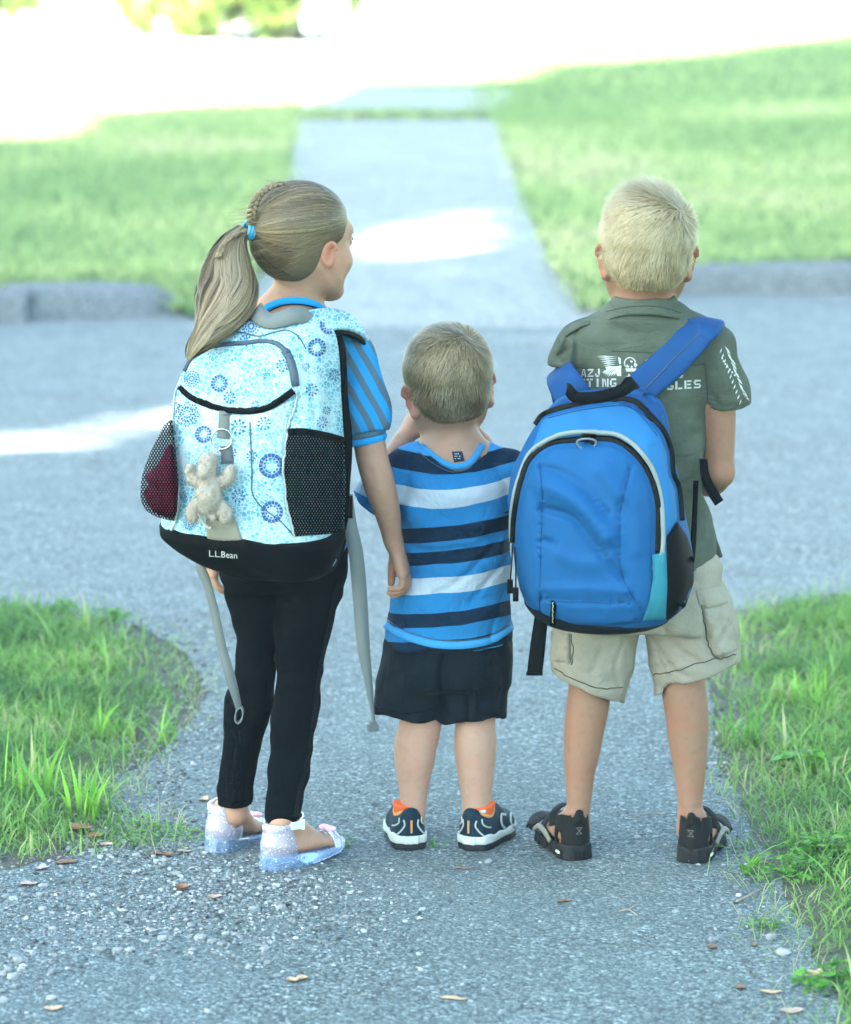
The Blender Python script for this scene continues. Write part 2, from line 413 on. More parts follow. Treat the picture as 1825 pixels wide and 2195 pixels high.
M_soil = soil('verge_soil', (.1, .105, .1), (.17, .17, .15), (.12, .14, .09), (.07, .13, .04))
M_lawn = soil('lawn_ground', (.07, .13, .045), (.1, .19, .06), (.15, .2, .08))
def grass_mat(name, a, b_, dry, dryness=.12):
    m, n, b = new_mat(name, .5, a, .35)
    t = n.attr('tint', 'Fac'); u = n.attr('along', 'Fac')
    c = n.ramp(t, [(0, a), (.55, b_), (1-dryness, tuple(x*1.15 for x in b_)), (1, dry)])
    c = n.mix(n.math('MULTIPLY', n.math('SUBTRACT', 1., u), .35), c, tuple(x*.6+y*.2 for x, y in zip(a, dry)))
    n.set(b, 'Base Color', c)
    tr = n.node('ShaderNodeBsdfTranslucent', {'Color': c}); mx = n.node('ShaderNodeMixShader', {0: .45})
    n.l.new(b.outputs[0], mx.inputs[1]); n.l.new(tr.outputs[0], mx.inputs[2]); n.l.new(mx.outputs[0], n.n['Material Output'].inputs[0])
    return m
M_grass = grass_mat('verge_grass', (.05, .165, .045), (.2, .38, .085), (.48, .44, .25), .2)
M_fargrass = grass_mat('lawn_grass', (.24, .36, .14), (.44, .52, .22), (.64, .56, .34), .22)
M_leaf = grass_mat('tree_leaf', (.03, .09, .02), (.07, .15, .03), (.1, .13, .03), .05)
M_bushleaf = grass_mat('bush_leaf', (.12, .26, .06), (.3, .42, .1), (.5, .45, .14), .2)
M_bark = soil('bark', (.06, .045, .035), (.1, .08, .06), (.13, .11, .09))

# ------------------------------------------------------------------ setting: sheets
def sheet(name, outline, z, m, step=None, zfun=None):
    """flat polygon (x, y) filled with a grid-free n-gon triangulation"""
    bm = bmesh.new(); vs = [bm.verts.new((x, y, 0)) for x, y in outline]; bm.faces.new(vs)
    bmesh.ops.triangulate(bm, faces=bm.faces[:])
    if step:
        for _ in range(8):
            es = [e for e in bm.edges if e.calc_length() > step]
            if not es: break
            bmesh.ops.subdivide_edges(bm, edges=es, cuts=1); bmesh.ops.triangulate(bm, faces=bm.faces[:])
    V = np.array([v.co[:] for v in bm.verts]); bm.verts.index_update(); F = np.array([[v.index for v in f.verts] for f in bm.faces]); bm.free()
    V[:, 2] = z if zfun is None else [zfun(x, y) for x, y in V[:, :2]]
    nrm = np.cross(V[F[:, 1]]-V[F[:, 0]], V[F[:, 2]]-V[F[:, 0]])[:, 2]; F[nrm < 0] = F[nrm < 0][:, ::-1]
    return tag(mesh_np(name, V, F, m), kind='structure')
def poly_px(px, z=0.): return [tuple(G(x, y, z)[:2]) for x, y in px]
def in_poly(x, y, poly):
    x = np.asarray(x); y = np.asarray(y); r = np.zeros(x.shape, bool); n = len(poly)
    for i in range(n):
        (x0, y0), (x1, y1) = poly[i], poly[(i+1) % n]
        if y0 == y1: continue
        r ^= ((y0 > y) != (y1 > y)) & (x < (x1-x0)*(y-y0)/(y1-y0)+x0)
    return r
YN, YF = 2.28, 7.35
sheet('ground', [(-160, -60), (160, -60), (160, 300), (-160, 300)], -.03, M_lawn)
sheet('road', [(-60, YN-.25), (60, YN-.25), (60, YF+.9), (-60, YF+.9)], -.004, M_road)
def wob_line(pts, amp, seed, n=6):
    rg = random.Random(seed); q = crom(np.array(pts), n)
    return [(x+rg.uniform(-amp, amp), y+rg.uniform(-amp, amp)) for x, y in q]
pathL = wob_line(list(reversed(poly_px([(-300, 1290), (0, 1284), (133, 1302), (269, 1332), (381, 1388), (425, 1442), (440, 1491), (418, 1530), (398, 1560), (341, 1612), (275, 1652), (225, 1705), (235, 1770), (225, 1815), (120, 1840), (0, 1866), (-500, 1960)]))), .01, 3)
pathL = [(-3, -4)]+pathL
pathR = wob_line([(1.0, 2.32), (.72, 2.1), (.63, 1.7), (.6, 1.2), (.59, .7), (.61, .2), (.64, -.3), (.66, -.8), (.7, -1.6), (.8, -4)], .012, 4)
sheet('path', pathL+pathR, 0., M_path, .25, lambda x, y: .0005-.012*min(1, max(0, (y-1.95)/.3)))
# verges beside the near path
VLpx = poly_px([(-1400, 1272), (0, 1284), (133, 1300), (269, 1330), (381, 1386), (418, 1440), (428, 1491), (405, 1530), (372, 1565), (335, 1612), (300, 1655), (280, 1700), (285, 1745), (330, 1780), (375, 1803), (335, 1830), (155, 1836), (0, 1860), (-1400, 1990)])
VRpx = poly_px([(3400, 1225), (1825, 1263), (1640, 1292), (1565, 1308), (1540, 1370), (1525, 1448), (1520, 1520), (1518, 1655), (1560, 1722), (1575, 1812), (1620, 1870), (1640, 1930), (1655, 1985), (1712, 2030), (1737, 2105), (1742, 2300), (1760, 2700), (3800, 2700)])
def edge_dist(x, y, poly):
    x = np.asarray(x, float); y = np.asarray(y, float); d = np.full(x.shape, 9.); q = np.array(poly)
    for a, b_ in zip(q, np.roll(q, -1, 0)):
        t = np.clip(((x-a[0])*(b_-a)[0]+(y-a[1])*(b_-a)[1])/(((b_-a)**2).sum()+1e-9), 0, 1); d = np.minimum(d, np.hypot(x-a[0]-t*(b_-a)[0], y-a[1]-t*(b_-a)[1]))
    return np.where(in_poly(x, y, poly), d, -d)
def vzl(x, y, poly): return -.004+.02*(1-np.exp(-np.clip(edge_dist(x, y, poly), 0, 9)*4))
def verge(poly):
    q = np.array(poly); lo, hi = q.min(0), q.max(0); st = .045; xs = np.arange(max(lo[0], -2.6), min(hi[0], 2.6)+st, st); ys = np.arange(max(lo[1], -2.2), hi[1]+st, st); X, Y = np.meshgrid(xs, ys, indexing='ij')
    Z = vzl(X, Y, poly)+.006*np.array([[mnoise.noise((a*6, b_*6, 0)) for a, b_ in zip(r, s_)] for r, s_ in zip(X, Y)])*np.clip(edge_dist(X, Y, poly)*8, 0, 1); Z = np.where(edge_dist(X, Y, poly) < -.01, -.012, Z)
    m_, n_ = X.shape; i = np.arange(m_-1)[:, None]*n_+np.arange(n_-1)[None]; F = np.stack([i, i+n_, i+n_+1, i+1], -1).reshape(-1, 4)
    tag(mesh_np('verge', np.stack([X, Y, Z], -1).reshape(-1, 3), F, M_soil, attrs={'inside': np.clip((edge_dist(X, Y, poly).ravel()-.05)/.14, 0, 1)}), kind='structure')
verge(VLpx); verge(VRpx)
# the far side: asphalt berms, lawns and the path going on
FZ = .085
leftlawn_px = [(639, 262), (624, 361), (612, 430), (598, 500), (570, 570), (500, 628), (415, 640), (357, 621), (311, 609), (200, 605), (0, 612), (-400, 640)]
rightlawn_px = [(1064, 262), (1085, 330), (1107, 397), (1133, 461), (1160, 524), (1180, 572), (1215, 592), (1240, 628), (1300, 628), (1345, 600), (1420, 582), (1477, 575), (1825, 562), (2300, 548)]
def farz(x, y): return FZ*min(1, max(0, (y-7.3)/.9))
LL = poly_px(leftlawn_px, FZ*.9); RL = poly_px(rightlawn_px, FZ*.9)
LLp = [(LL[0][0], 15.35)]+LL+[(-40, LL[-1][1]), (-40, 15.35)]
RLp = [(RL[0][0], 15.35)]+RL+[(40, RL[-1][1]), (40, 15.35)]
sheet('lawn', LLp, 0, M_lawn, 1.5, lambda x, y: FZ*min(1, max(.1, (y-7.2)/.6))+.004)
sheet('lawn', RLp, 0, M_lawn, 1.5, lambda x, y: FZ*min(1, max(.1, (y-7.2)/.6))+.004)
sheet('far_lawn', [(-60, 15.35), (60, 15.35), (60, 90), (-60, 90)], FZ+.002, M_lawn)
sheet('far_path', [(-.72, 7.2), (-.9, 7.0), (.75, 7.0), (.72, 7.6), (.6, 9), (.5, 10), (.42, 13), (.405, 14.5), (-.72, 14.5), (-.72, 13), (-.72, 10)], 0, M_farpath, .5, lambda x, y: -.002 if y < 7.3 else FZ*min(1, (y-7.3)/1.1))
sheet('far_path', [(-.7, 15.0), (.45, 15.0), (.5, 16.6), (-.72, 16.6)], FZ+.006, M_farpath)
def berm(name, pts, hs):
    """rounded asphalt kerb: profile swept along the road edge; pts: foot line, hs: height"""
    q = crom(np.column_stack([np.array(pts), hs]), 6); V = []; pr = [(-.02, -.02), (0, 0), (.03, .55), (.07, .9), (.12, 1.), (.24, 1.), (.34, .9), (.4, -.2)]
    for i, (x, y, h) in enumerate(q):
        for a, b_ in pr: V.append((x, y+a*(0.5+.5*h/.1), max(b_, -.1)*h-.006+.004*mnoise.noise((x*6, a*20, 1))))
    k = len(pr); F = [[i*k+j, (i+1)*k+j, (i+1)*k+j+1, i*k+j+1] for i in range(len(q)-1) for j in range(k-1)]
    return tag(mesh_np(name, np.array(V), np.array(F), M_berm), kind='structure')
def px_foot(px): return [tuple(G(x, y)[:2]) for x, y in px]
berm('kerb', [(-40, 7.3), (-8, 7.25)]+px_foot([(-300, 690), (0, 687), (179, 682), (304, 677), (360, 672), (410, 665), (455, 655)]), [.1, .1, .1, .105, .105, .09, .06, .03, .003])
berm('kerb', px_foot([(1290, 634), (1350, 631), (1420, 630), (1500, 630), (1825, 628), (2200, 626)])+[(8, 8.0), (40, 8.1)], [.004, .045, .08, .095, .098, .1, .1, .1])

# ------------------------------------------------------------------ grass
def blades(n, pos, length, width, seed, lean=.5, segs=3, tint=None):
    rg = np.random.default_rng(seed)
    x, y, z = pos; L = length*rg.uniform(.45, 1.25, n); W = width*rg.uniform(.6, 1.4, n)
    a = rg.uniform(0, 2*PI, n); ln = np.abs(rg.normal(lean, .35, n)); f = a+rg.normal(0, .5, n)+PI/2
    d = np.stack([np.cos(a), np.sin(a), 0*a], 1); s_ = np.stack([np.cos(f), np.sin(f), 0*a], 1)
    V = []; U = []
    for i in range(segs+1):
        t = i/segs; c = d*((t**1.6)*L*np.sin(np.minimum(ln, 1.5)))[:, None]; c = c+np.array([0, 0, 1.])*((t-.35*ln.clip(0, 1.6)*t*t)*L)[:, None]
        w = W*(1-t**1.7)*(.75+.6*t*(1-t)*2)/2; b = np.stack([x, y, z], 1)+c
        V += [b-s_*w[:, None], b+s_*w[:, None]] if i < segs else [b]; U += [np.full(n, t)]*(2 if i < segs else 1)
    k = 2*segs+1; V = np.stack(V, 1).reshape(-1, 3); U = np.stack(U, 1).ravel(); o = np.arange(n)[:, None]*k
    Q = np.concatenate([o+np.array([[2*i, 2*i+1, 2*i+3, 2*i+2]]) for i in range(segs-1)]) if segs > 1 else np.zeros((0, 4), int)
    Tt = o+np.array([[2*segs-2, 2*segs-1, 2*segs]])
    t = rg.uniform(0, 1, n) if tint is None else np.clip(tint+rg.normal(0, .18, n), 0, 1)
    return V, [Q, Tt], {'tint': np.repeat(t, k), 'along': U}
def join_attr(parts):
    V, F = join([(p[0], p[1]) for p in parts]); return V, F, {k: np.concatenate([p[2][k] for p in parts]) for k in parts[0][2]}
def npn(x, y, s, o=0.): return np.array([mnoise.noise((a*s, b*s, o)) for a, b in zip(x, y)])
def verge_grass(name, poly, x0, x1, y0, y1, dens, seed, label):
    rg = np.random.default_rng(seed); n = int((x1-x0)*(y1-y0)*dens)
    x = rg.uniform(x0, x1, n); y = rg.uniform(y0, y1, n)
    e = npn(x, y, 9.)*.05+npn(x, y, 22.)*.035; f = npn(x, y, 3.7, 5.)
    keep = in_poly(x+e, y+npn(x, y, 7., 9.)*.07+npn(x, y, 20., 3.)*.04, poly); 
    # thin towards the edge and in bare spots
    x, y, f = x[keep], y[keep], f[keep]; bare = npn(x, y, 2.6, 2.); ed = edge_dist(x, y, poly); keep = rg.uniform(0, 1, len(x)) < np.clip(1.0+1.3*bare, .1, 1)*np.clip(ed/.28+.06+.25*npn(x, y, 12., 6.), .03, 1)
    x, y, f = x[keep], y[keep], f[keep]; z = vzl(x, y, poly)-.004
    tn = np.clip(.42+.75*f+.3*npn(x, y, 11., 4.), 0, 1); m = len(x); parts = []
    nb = rg.uniform(0, 1, m); tall = nb < .12; mid = (nb >= .12) & (nb < .6); low = nb >= .6
    parts.append(blades(tall.sum(), (x[tall], y[tall], z[tall]), .064, .0042, seed+1, .8, 4, tn[tall]))
    parts.append(blades(mid.sum(), (x[mid], y[mid], z[mid]), .05, .0036, seed+2, 1., 3, tn[mid]))
    parts.append(blades(low.sum(), (x[low], y[low], z[low]), .03, .0034, seed+3, 1.25, 3, tn[low]*.85))
    # tufts of wider, paler crab-grass
    for k in range(int(m/700)):
        i = rg.integers(m); c = rg.integers(5, 12); r = .012
        bx = x[i]+rg.normal(0, r, c); by = y[i]+rg.normal(0, r, c)
        parts.append(blades(c, (bx, by, np.full(c, z[i])), rg.uniform(.07, .12), .0065, int(seed+50+k), .7, 4, np.full(c, .68)))
    V, F, A = join_attr(parts)
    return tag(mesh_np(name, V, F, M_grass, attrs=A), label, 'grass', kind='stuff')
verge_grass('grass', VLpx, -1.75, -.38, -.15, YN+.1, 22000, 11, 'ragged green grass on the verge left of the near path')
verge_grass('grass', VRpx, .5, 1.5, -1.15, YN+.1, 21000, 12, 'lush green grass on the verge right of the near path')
def lawn_grass(name, x0, x1, y0, y1, n, seed, label, poly=None, L=.06, W=.008):
    rg = np.random.default_rng(seed); x = rg.uniform(x0, x1, n); y = y0+(y1-y0)*rg.uniform(0, 1, n)**1.25
    if poly is not None:
        k = in_poly(x+rg.normal(0, .035, n)+.05*npn(x, y, 2.5), y+rg.normal(0, .05, n), poly); x, y = x[k], y[k]
    z = FZ*np.clip((y-7.2)/.6, .1, 1); t = np.clip(.5+.7*npn(x, y, .9, 3.)+.5*npn(x, y, .35, 8.)+.3*npn(x, y, 3.5, 1.), 0, 1)
    V, F, A = blades(len(x), (x, y, z), L, W, seed+1, .8, 2, t)
    return tag(mesh_np(name, V, F, M_fargrass, attrs=A), label, 'grass', kind='stuff')
SUNLIT_DRIVE = poly_px([(-900, 262), (0, 250), (300, 236), (520, 216), (640, 186), (700, 172), (1000, 172), (1040, 160), (1180, 128), (1330, 92), (1480, 52), (1640, 22), (1825, -8), (2400, -70), (2400, -130), (-900, -130)], FZ)
FARG = [(-9, 14.45), (9, 14.45)]+[(9, 27)]+poly_px([(1640, 30), (1480, 62), (1330, 102), (1180, 138), (1040, 172), (1000, 182), (1010, 236), (700, 236), (700, 182), (640, 198), (520, 226), (300, 246), (0, 260), (-900, 272)], FZ)+[(-9, 15.)]
M_sunlit_drive = asphalt('sunlit_pale_drive', (.36, .36, .34), (.5, .49, .46), 60)
sheet('sunlit_drive', SUNLIT_DRIVE, FZ+.009, M_sunlit_drive)  # drive laid along the shade edge, pale to paint in the burnt-out sunlight
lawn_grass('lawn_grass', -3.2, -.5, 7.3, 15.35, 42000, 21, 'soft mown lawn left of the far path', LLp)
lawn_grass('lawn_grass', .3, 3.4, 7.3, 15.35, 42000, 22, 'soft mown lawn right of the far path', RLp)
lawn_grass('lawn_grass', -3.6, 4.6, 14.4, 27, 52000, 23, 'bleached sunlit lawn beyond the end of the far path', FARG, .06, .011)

# ------------------------------------------------------------------ shade trees left of the view, bushes behind
def leaf_cloud(c, n, size, seed, keep=None):
    """leaf-sized bent quads round points c"""
    rg = np.random.default_rng(seed); n = len(c)
    q = rg.normal(size=(n, 3)); q /= np.linalg.norm(q, axis=1)[:, None]; h = rg.normal(size=(n, 3)); a = np.cross(q, h); a /= np.linalg.norm(a, axis=1)[:, None]; b = np.cross(q, a)
    s_ = size*rg.uniform(.6, 1.4, n)[:, None]
    V = np.stack([c-a*s_, c-b*s_*.55+q*s_*.15, c+a*s_, c+b*s_*.55+q*s_*.15], 1).reshape(-1, 3)
    F = np.arange(4*n).reshape(-1, 4); t = np.repeat(rg.uniform(0, 1, n), 4)
    return V, [F], {'tint': t, 'along': np.ones(4*n)}
sd = np.array(sun_dir)
def sunny(x, y):
    """where the photograph shows sun reaching the ground"""
    nb = .25*np.sin(x*4.1+y*.9)+.3*np.sin(y*2.3+x*1.1+1)
    rg = np.random.default_rng(5); u = rg.uniform(0, 1, x.shape); dap = .5+.5*np.sin(x*9+3*np.sin(y*5))*np.sin(y*7+2*np.sin(x*6))
    far = y > 14.75+(x+1.1)*1.5+nb+.35*(u-.5)
    s1 = 1.3-((x-.12)/.6)**2-((y-9.0)/1.3)**2; s2 = 1.2-(np.abs(y-(4.75+(x+1)*1.1)-.1*np.sin(x*9))/(.42+.12*np.sin(x*5)))**2-3.*(x > -.45)
    s4 = (1.-((x+1.7)/.6)**2-((y-9.)/.45)**2)*.5; s5 = (1.-((x-1.6)/.55)**2-((y-11.3)/.5)**2)*.35; s6 = (1-((x+.1)/.45)**2-((y-10.6)/.35)**2)*.45; s7 = (1-((x-.75)/.12)**2-((y-8.)/.14)**2)*.7
    sm = np.maximum.reduce([s1*(.6+.6*dap), s2*(.35+.95*dap), s4*(.5+.8*dap), s5*(.4+dap), s6*(.4+dap), s7])
    return far | (u < sm)
def shade_tree(x, y, r, h, seed, label):
    root = thing('shade_tree', label, 'tree', (x, y, -.03), 'shade trees left of the road')
    rg = np.random.default_rng(seed); parts = [tube([(x, y, -.05), (x+.05, y, 1.2), (x-.08, y+.05, 3.), (x, y, h-.5), (x+.1, y, h+r*.4)], [.34, .25, .21, .15, .05], 10, sub=4)]
    cs = []
    for k in range(22):
        u = rg.normal(size=3); u /= np.linalg.norm(u); u[2] *= .75; e = np.array([x, y, h])+u*r*rg.uniform(.55, .95); s0 = np.array([x, y, rg.uniform(2.6, h)])
        parts.append(tube([s0, (s0+e)/2+np.array([0, 0, .3]), e], [.08, .05, .015], 6, sub=3)); cs.append(e)
    V, F = join(parts); mesh_np('trunk', V, F, M_bark, root)
    n = 26000; u = rg.normal(size=(n, 3)); u /= np.linalg.norm(u, axis=1)[:, None]; c = np.array([x, y, h])+u*(r*rg.uniform(.25, 1, n)**.5)[:, None]*np.array([1, 1, .62])
    c[: n//2] = np.array(cs)[rg.integers(0, len(cs), n//2)]+rg.normal(0, .55, (n//2, 3))
    t = c[:, 2]/sd[2]; gx = c[:, 0]-sd[0]*t; gy = c[:, 1]-sd[1]*t
    c = c[(~sunny(gx, gy)) & (c[:, 2] > 2.4)]  # crown shaped for the light: leaves left out where sun should land
    V, F, A = leaf_cloud(c, len(c), .19, seed+5); mesh_np('crown', V, F, M_leaf, root, False, A)
    return root
for i, (x, y, r, h, lb) in enumerate([(-14.3, -12.8, 4.6, 14.2, 'tall leafy shade tree far left, well behind the viewer'), (-14., -6.4, 4.5, 14.4, 'tall leafy shade tree far left, level with the viewer'), (-14.4, .3, 4.5, 14.2, 'tall leafy shade tree far left, level with the children'),
                                   (-14.1, 7.2, 4.5, 14.3, 'tall leafy shade tree far left, on the far side of the road'), (-14., 13.6, 4.6, 14.1, 'tall leafy shade tree far left, last one along the far lawn')]): shade_tree(x, y, r, h, 31+i, lb)
for i, (x, y, r, h, lb) in enumerate([(9.5, -2.6, 4.4, 7.4, 'unseen leafy tree added right of the near path to block sky light'), (9.8, 5.6, 4.2, 7.4, 'unseen leafy tree added right of the road to block sky light')]): shade_tree(x, y, r, h, 51+i, lb)  # unseen crowns added to darken the right side and model the figures
def bush(x, y, rx, ry, h, seed, label):
    root = thing('bush', label, 'bush', (x, y, FZ)); rg = np.random.default_rng(seed)
    parts = [];
    for k in range(14):
        a = rg.uniform(0, 2*PI); e = np.array([x+math.cos(a)*rx*rg.uniform(.3, .9), y+math.sin(a)*ry*rg.uniform(.3, .9), FZ+h*rg.uniform(.5, .95)])
        parts.append(tube([(x+rg.normal(0, .1), y+rg.normal(0, .08), FZ-.02), ((x+e[0])/2, (y+e[1])/2, FZ+h*.3), e], [.018, .013, .004], 5, sub=3))
    V, F = join(parts); mesh_np('stems', V, F, M_bark, root)
    n = 6000; cl = rg.uniform(-1, 1, (60, 3)); cl = cl[np.linalg.norm(cl, axis=1) < 1]; cc = cl[rg.integers(0, len(cl), n)]+rg.normal(0, .16, (n, 3))
    c = np.stack([x+cc[:, 0]*rx, y+cc[:, 1]*ry, FZ+h*.52+cc[:, 2]*h*.5], 1); c = c[c[:, 2] > FZ+.02]
    V, F, A = leaf_cloud(c, len(c), .045, seed+1); mesh_np('foliage', V, F, M_bushleaf, root, False, A)
bush(-1.72, 21.0, .62, .55, 1.2, 61, 'pale sunlit bush left of the far path')
bush(-.98, 20.9, .55, .5, 1.1, 62, 'bush with a dark shaded foot at the edge of the far path')
bush(-3.3, 21.6, .62, .5, 1.1, 63, 'bleached bush at the far upper left corner of the lawn')

# ------------------------------------------------------------------ the pale air
def haze_box(dens):
    m = bpy.data.materials.new('haze'); m.use_nodes = True; n = NT(m); n.n.remove(n.n['Principled BSDF'])
    v = n.node('ShaderNodeVolumePrincipled', {'Color': (.93, .98, 1.), 'Density': dens, 'Anisotropy': .0}); n.l.new(v.outputs[0], n.n['Material Output'].inputs['Volume'])
    V, F = box((0, 118, 7.5), (420, 500, 18.)); tag(mesh_np('haze', V, F, m, smooth=False), kind='stuff')
haze_box(.0014)
# ------------------------------------------------------------------ figure helpers
def proj(p):
    p = np.asarray(p, float)-_C; d = p@_F
    return np.stack([912.5+FPX*p[..., 0]/d, 1097.5-FPX*(p@_U)/d], -1)
def ppm(p): return FPX/float((np.asarray(p)-_C)@_F)
def rowpts(rows, Y0, Y1=None):
    """rows (y, xleft, xright) of an outline -> centre points and radii; depth runs from Y0 (first row) to Y1 (last)"""
    Y1 = Y0 if Y1 is None else Y1; y0, y1 = rows[0][0], rows[-1][0]; pts = []; rad = []
    for y, a, b in rows:
        Y = Y0+(Y1-Y0)*(y-y0)/(y1-y0); p = P((a+b)/2, y, Y); pts.append(p); rad.append((b-a)/2/ppm(p))
    return np.array(pts), np.array(rad)
def rowloft(rows, Yc, org=(0, 0), yaw=0.):
    """rows (y, xleft, xright, half_depth[, n[, dY]]) -> loft sections in the yawed frame about org"""
    out = []; c, s_ = math.cos(yaw), math.sin(yaw)
    for r in rows:
        y, a, b, ry = r[:4]; dY = r[5] if len(r) > 5 else 0.
        p = P((a+b)/2, y, Yc+dY); hw = (b-a)/2/ppm(p)
        n = r[4] if len(r) > 4 else 2.3
        rx = hw
        if yaw: # projected half width of a superellipse turned by yaw
            m = n/(n-1); rx = max(.02, (max(1e-6, hw**m-(ry*abs(s_))**m))**(1/m)/abs(c))
        x, yy = p[0]-org[0], p[1]-org[1]
        out.append((p[2], x*c+yy*s_, -x*s_+yy*c, rx, ry, n))
    return out
def plane_cut(sdf, p, nrm, lo, hi, k=.003):
    """remove what lies on the side nrm of the plane through p, inside the box"""
    nrm = np.asarray(nrm, float); nrm = nrm/np.linalg.norm(nrm); p = np.asarray(p, float)
    return sdf.op(lambda X, Y, Z: -((X-p[0])*nrm[0]+(Y-p[1])*nrm[1]+(Z-p[2])*nrm[2]), lo, hi, k, 'c')
def sleeve(sdf, pts, rad, th=.004, k=.012, flat=None, hollow=.6, tip=None):
    """garment tube with a flat open end; tip: outward direction of the opening"""
    pts = np.asarray(pts, float); rad = np.asarray(rad, float)
    d = pts[-1]-pts[-2]; d /= np.linalg.norm(d)
    if tip is not None: d = np.asarray(tip, float)/np.linalg.norm(tip)
    R = rad.max()*1.6+.03
    ext = np.vstack([pts, pts[-1]+(pts[-1]-pts[-2])/np.linalg.norm(pts[-1]-pts[-2])*rad[-1]*.8]); re = np.append(rad, rad[-1])
    tmp = SDF(np.minimum(sdf.lo, ext.min(0)-R), sdf.ax_hi(), sdf.h) if False else None
    sub = SDF(sdf.lo, sdf.ax_hi(), sdf.h) if False else None
    # build the tube in a local field, cut it flat, hollow it, then merge
    lo = np.maximum(ext.min(0)-R, sdf.lo); hi = np.minimum(ext.max(0)+R, sdf.ax_hi())
    sl = sdf._sl(lo, hi); f = SDF.__new__(SDF); f.h = sdf.h; f.ax = [sdf.ax[i][sl[i]] for i in range(3)]; f.lo = np.array([a[0] for a in f.ax]); f.n = np.array([len(a) for a in f.ax]); f.F = np.full(f.n, .5, np.float32)
    f.limb(ext, re, 0, 5, flat); plane_cut(f, pts[-1], d, f.lo, f.ax_hi(), .002)
    if hollow:
        q = pts[-1]-(pts[-1]-pts[-2])/np.linalg.norm(pts[-1]-pts[-2])*rad[-1]*hollow
        f.limb([q, ext[-1]+d*.01], [rad[-1]*.75, rad[-1]-th], 0, 3, flat, 'c')
    sdf.put(sl, f.F, k, 'u'); return sdf
class Frame:
    """foot frame: u forward, v to the right, w up"""
    def __init__(s, heel, phi, pitch=0.):
        s.o = np.asarray(heel, float); f = np.array([math.sin(phi), math.cos(phi), 0]); s.v = np.array([math.cos(phi), -math.sin(phi), 0])
        s.u = f*math.cos(pitch)-np.array([0, 0, 1.])*math.sin(pitch); s.w = np.array([0, 0, 1.])*math.cos(pitch)+f*math.sin(pitch)
    def __call__(s, u, v, w): return s.o+s.u*u+s.v*v+s.w*w
    def loc(s, X, Y, Z):
        x, y, z = X-s.o[0], Y-s.o[1], Z-s.o[2]
        return [x*a[0]+y*a[1]+z*a[2] for a in (s.u, s.v, s.w)]
def foot(sdf, fr, L, W, ankle, ra, side, toes=True):
    """bare foot inside the frame: heel, arch, ball, five toes; side +1 right foot (big toe at v<0), -1 left"""
    s_ = L/.18; kk = .012 if toes else .006; q = 1. if toes else .82
    sdf.limb([ankle, fr(.032*s_, 0, .055*s_), fr(.024*s_, 0, .026*s_)], [ra, .024*s_*q, .023*s_*q], kk)
    sdf.limb([fr(.042*s_, 0, .046*s_), fr(.085*s_, -.004*side, .036*s_), fr(.12*s_, -.004*side, .02*s_)], np.array([.0225, .02, .014])*s_*q, kk*.6, flat=(fr.v, 1.12)); sdf.limb([fr(.1*s_, 0, .022*s_), fr(.132*s_, 0, .016*s_)], np.array([.014, .0125])*s_*q, kk*.5, flat=(fr.v, 1.75))
    sdf.limb([fr(.025*s_, 0, .018*s_), fr(.075*s_, .008*side, .016*s_), fr(.12*s_, .004*side, .013*s_)], [.018*s_*q, .015*s_*q, .012*s_*q], kk, flat=(fr.v, 1.6))
    if toes:
        for i, (v, u, r) in enumerate([(-.021, .17, .0095), (-.0065, .172, .0072), (.005, .166, .0067), (.0145, .158, .0062), (.0225, .148, .0058)]):
            sdf.limb([fr(.122*s_, v*.9*side*s_, .014*s_), fr((u-.018)*s_, v*side*s_, .0145*s_), fr(u*s_-.004, v*side*s_, .009*s_)], [r*1.05*s_, r*.95*s_, r*s_], .005)
def hand(sdf, W, d, pn, ts, curl=(.35, .6, .5), s_=1., thumb=(.75, .35, .55), spread=0., curls=None):
    """W wrist, d towards the fingers, pn out of the palm, ts towards the thumb"""
    nz = lambda v: np.asarray(v, float)/np.linalg.norm(v)
    d = nz(d); pn = nz(np.asarray(pn)-d*(np.dot(pn, d))); ts = nz(np.asarray(ts)-d*np.dot(ts, d)-pn*np.dot(ts, pn)); W = np.asarray(W, float)
    sdf.limb([W-d*.012*s_, W+d*.018*s_, W+d*.05*s_], [.0125*s_, .0125*s_, .0105*s_], .012, flat=(ts, 1.75))
    for o in (-.0165, -.005, .0065, .018): sdf.limb([W+d*.012*s_+ts*o*.55*s_, W+d*.056*s_+ts*o*s_], [.009*s_, .0088*s_], .008)
    for i, (o, L, r) in enumerate([(.0185, .050, .0068), (.0065, .056, .007), (-.0055, .052, .0066), (-.017, .041, .0059)]):
        a = 0.; p = W+d*.057*s_+ts*o*s_; pts = [p-d*.008*s_, p]; dd = nz(d+ts*(o*4.0*spread))
        cu = curl if curls is None else curls[i]
        for j, f in enumerate((.46, .31, .23)):
            a += cu[j]; q = dd*math.cos(a)+pn*math.sin(a); p = p+q*L*f*s_*1.08; pts.append(p)
        sdf.limb(pts, np.array([r*1.08, r*1.06, r*.98, r*.92, r*.82])*s_, .0012, 4)
    p = W+d*.014*s_+ts*.013*s_+pn*.004*s_; q = nz(d*thumb[0]+ts*thumb[1]+pn*thumb[2]); q2 = nz(q+d*.35)
    sdf.limb([p, p+q*.022*s_, p+q*.036*s_+q2*.004*s_, p+q*.036*s_+q2*.03*s_], np.array([.011, .0098, .0085, .0068])*s_, .009, 4)
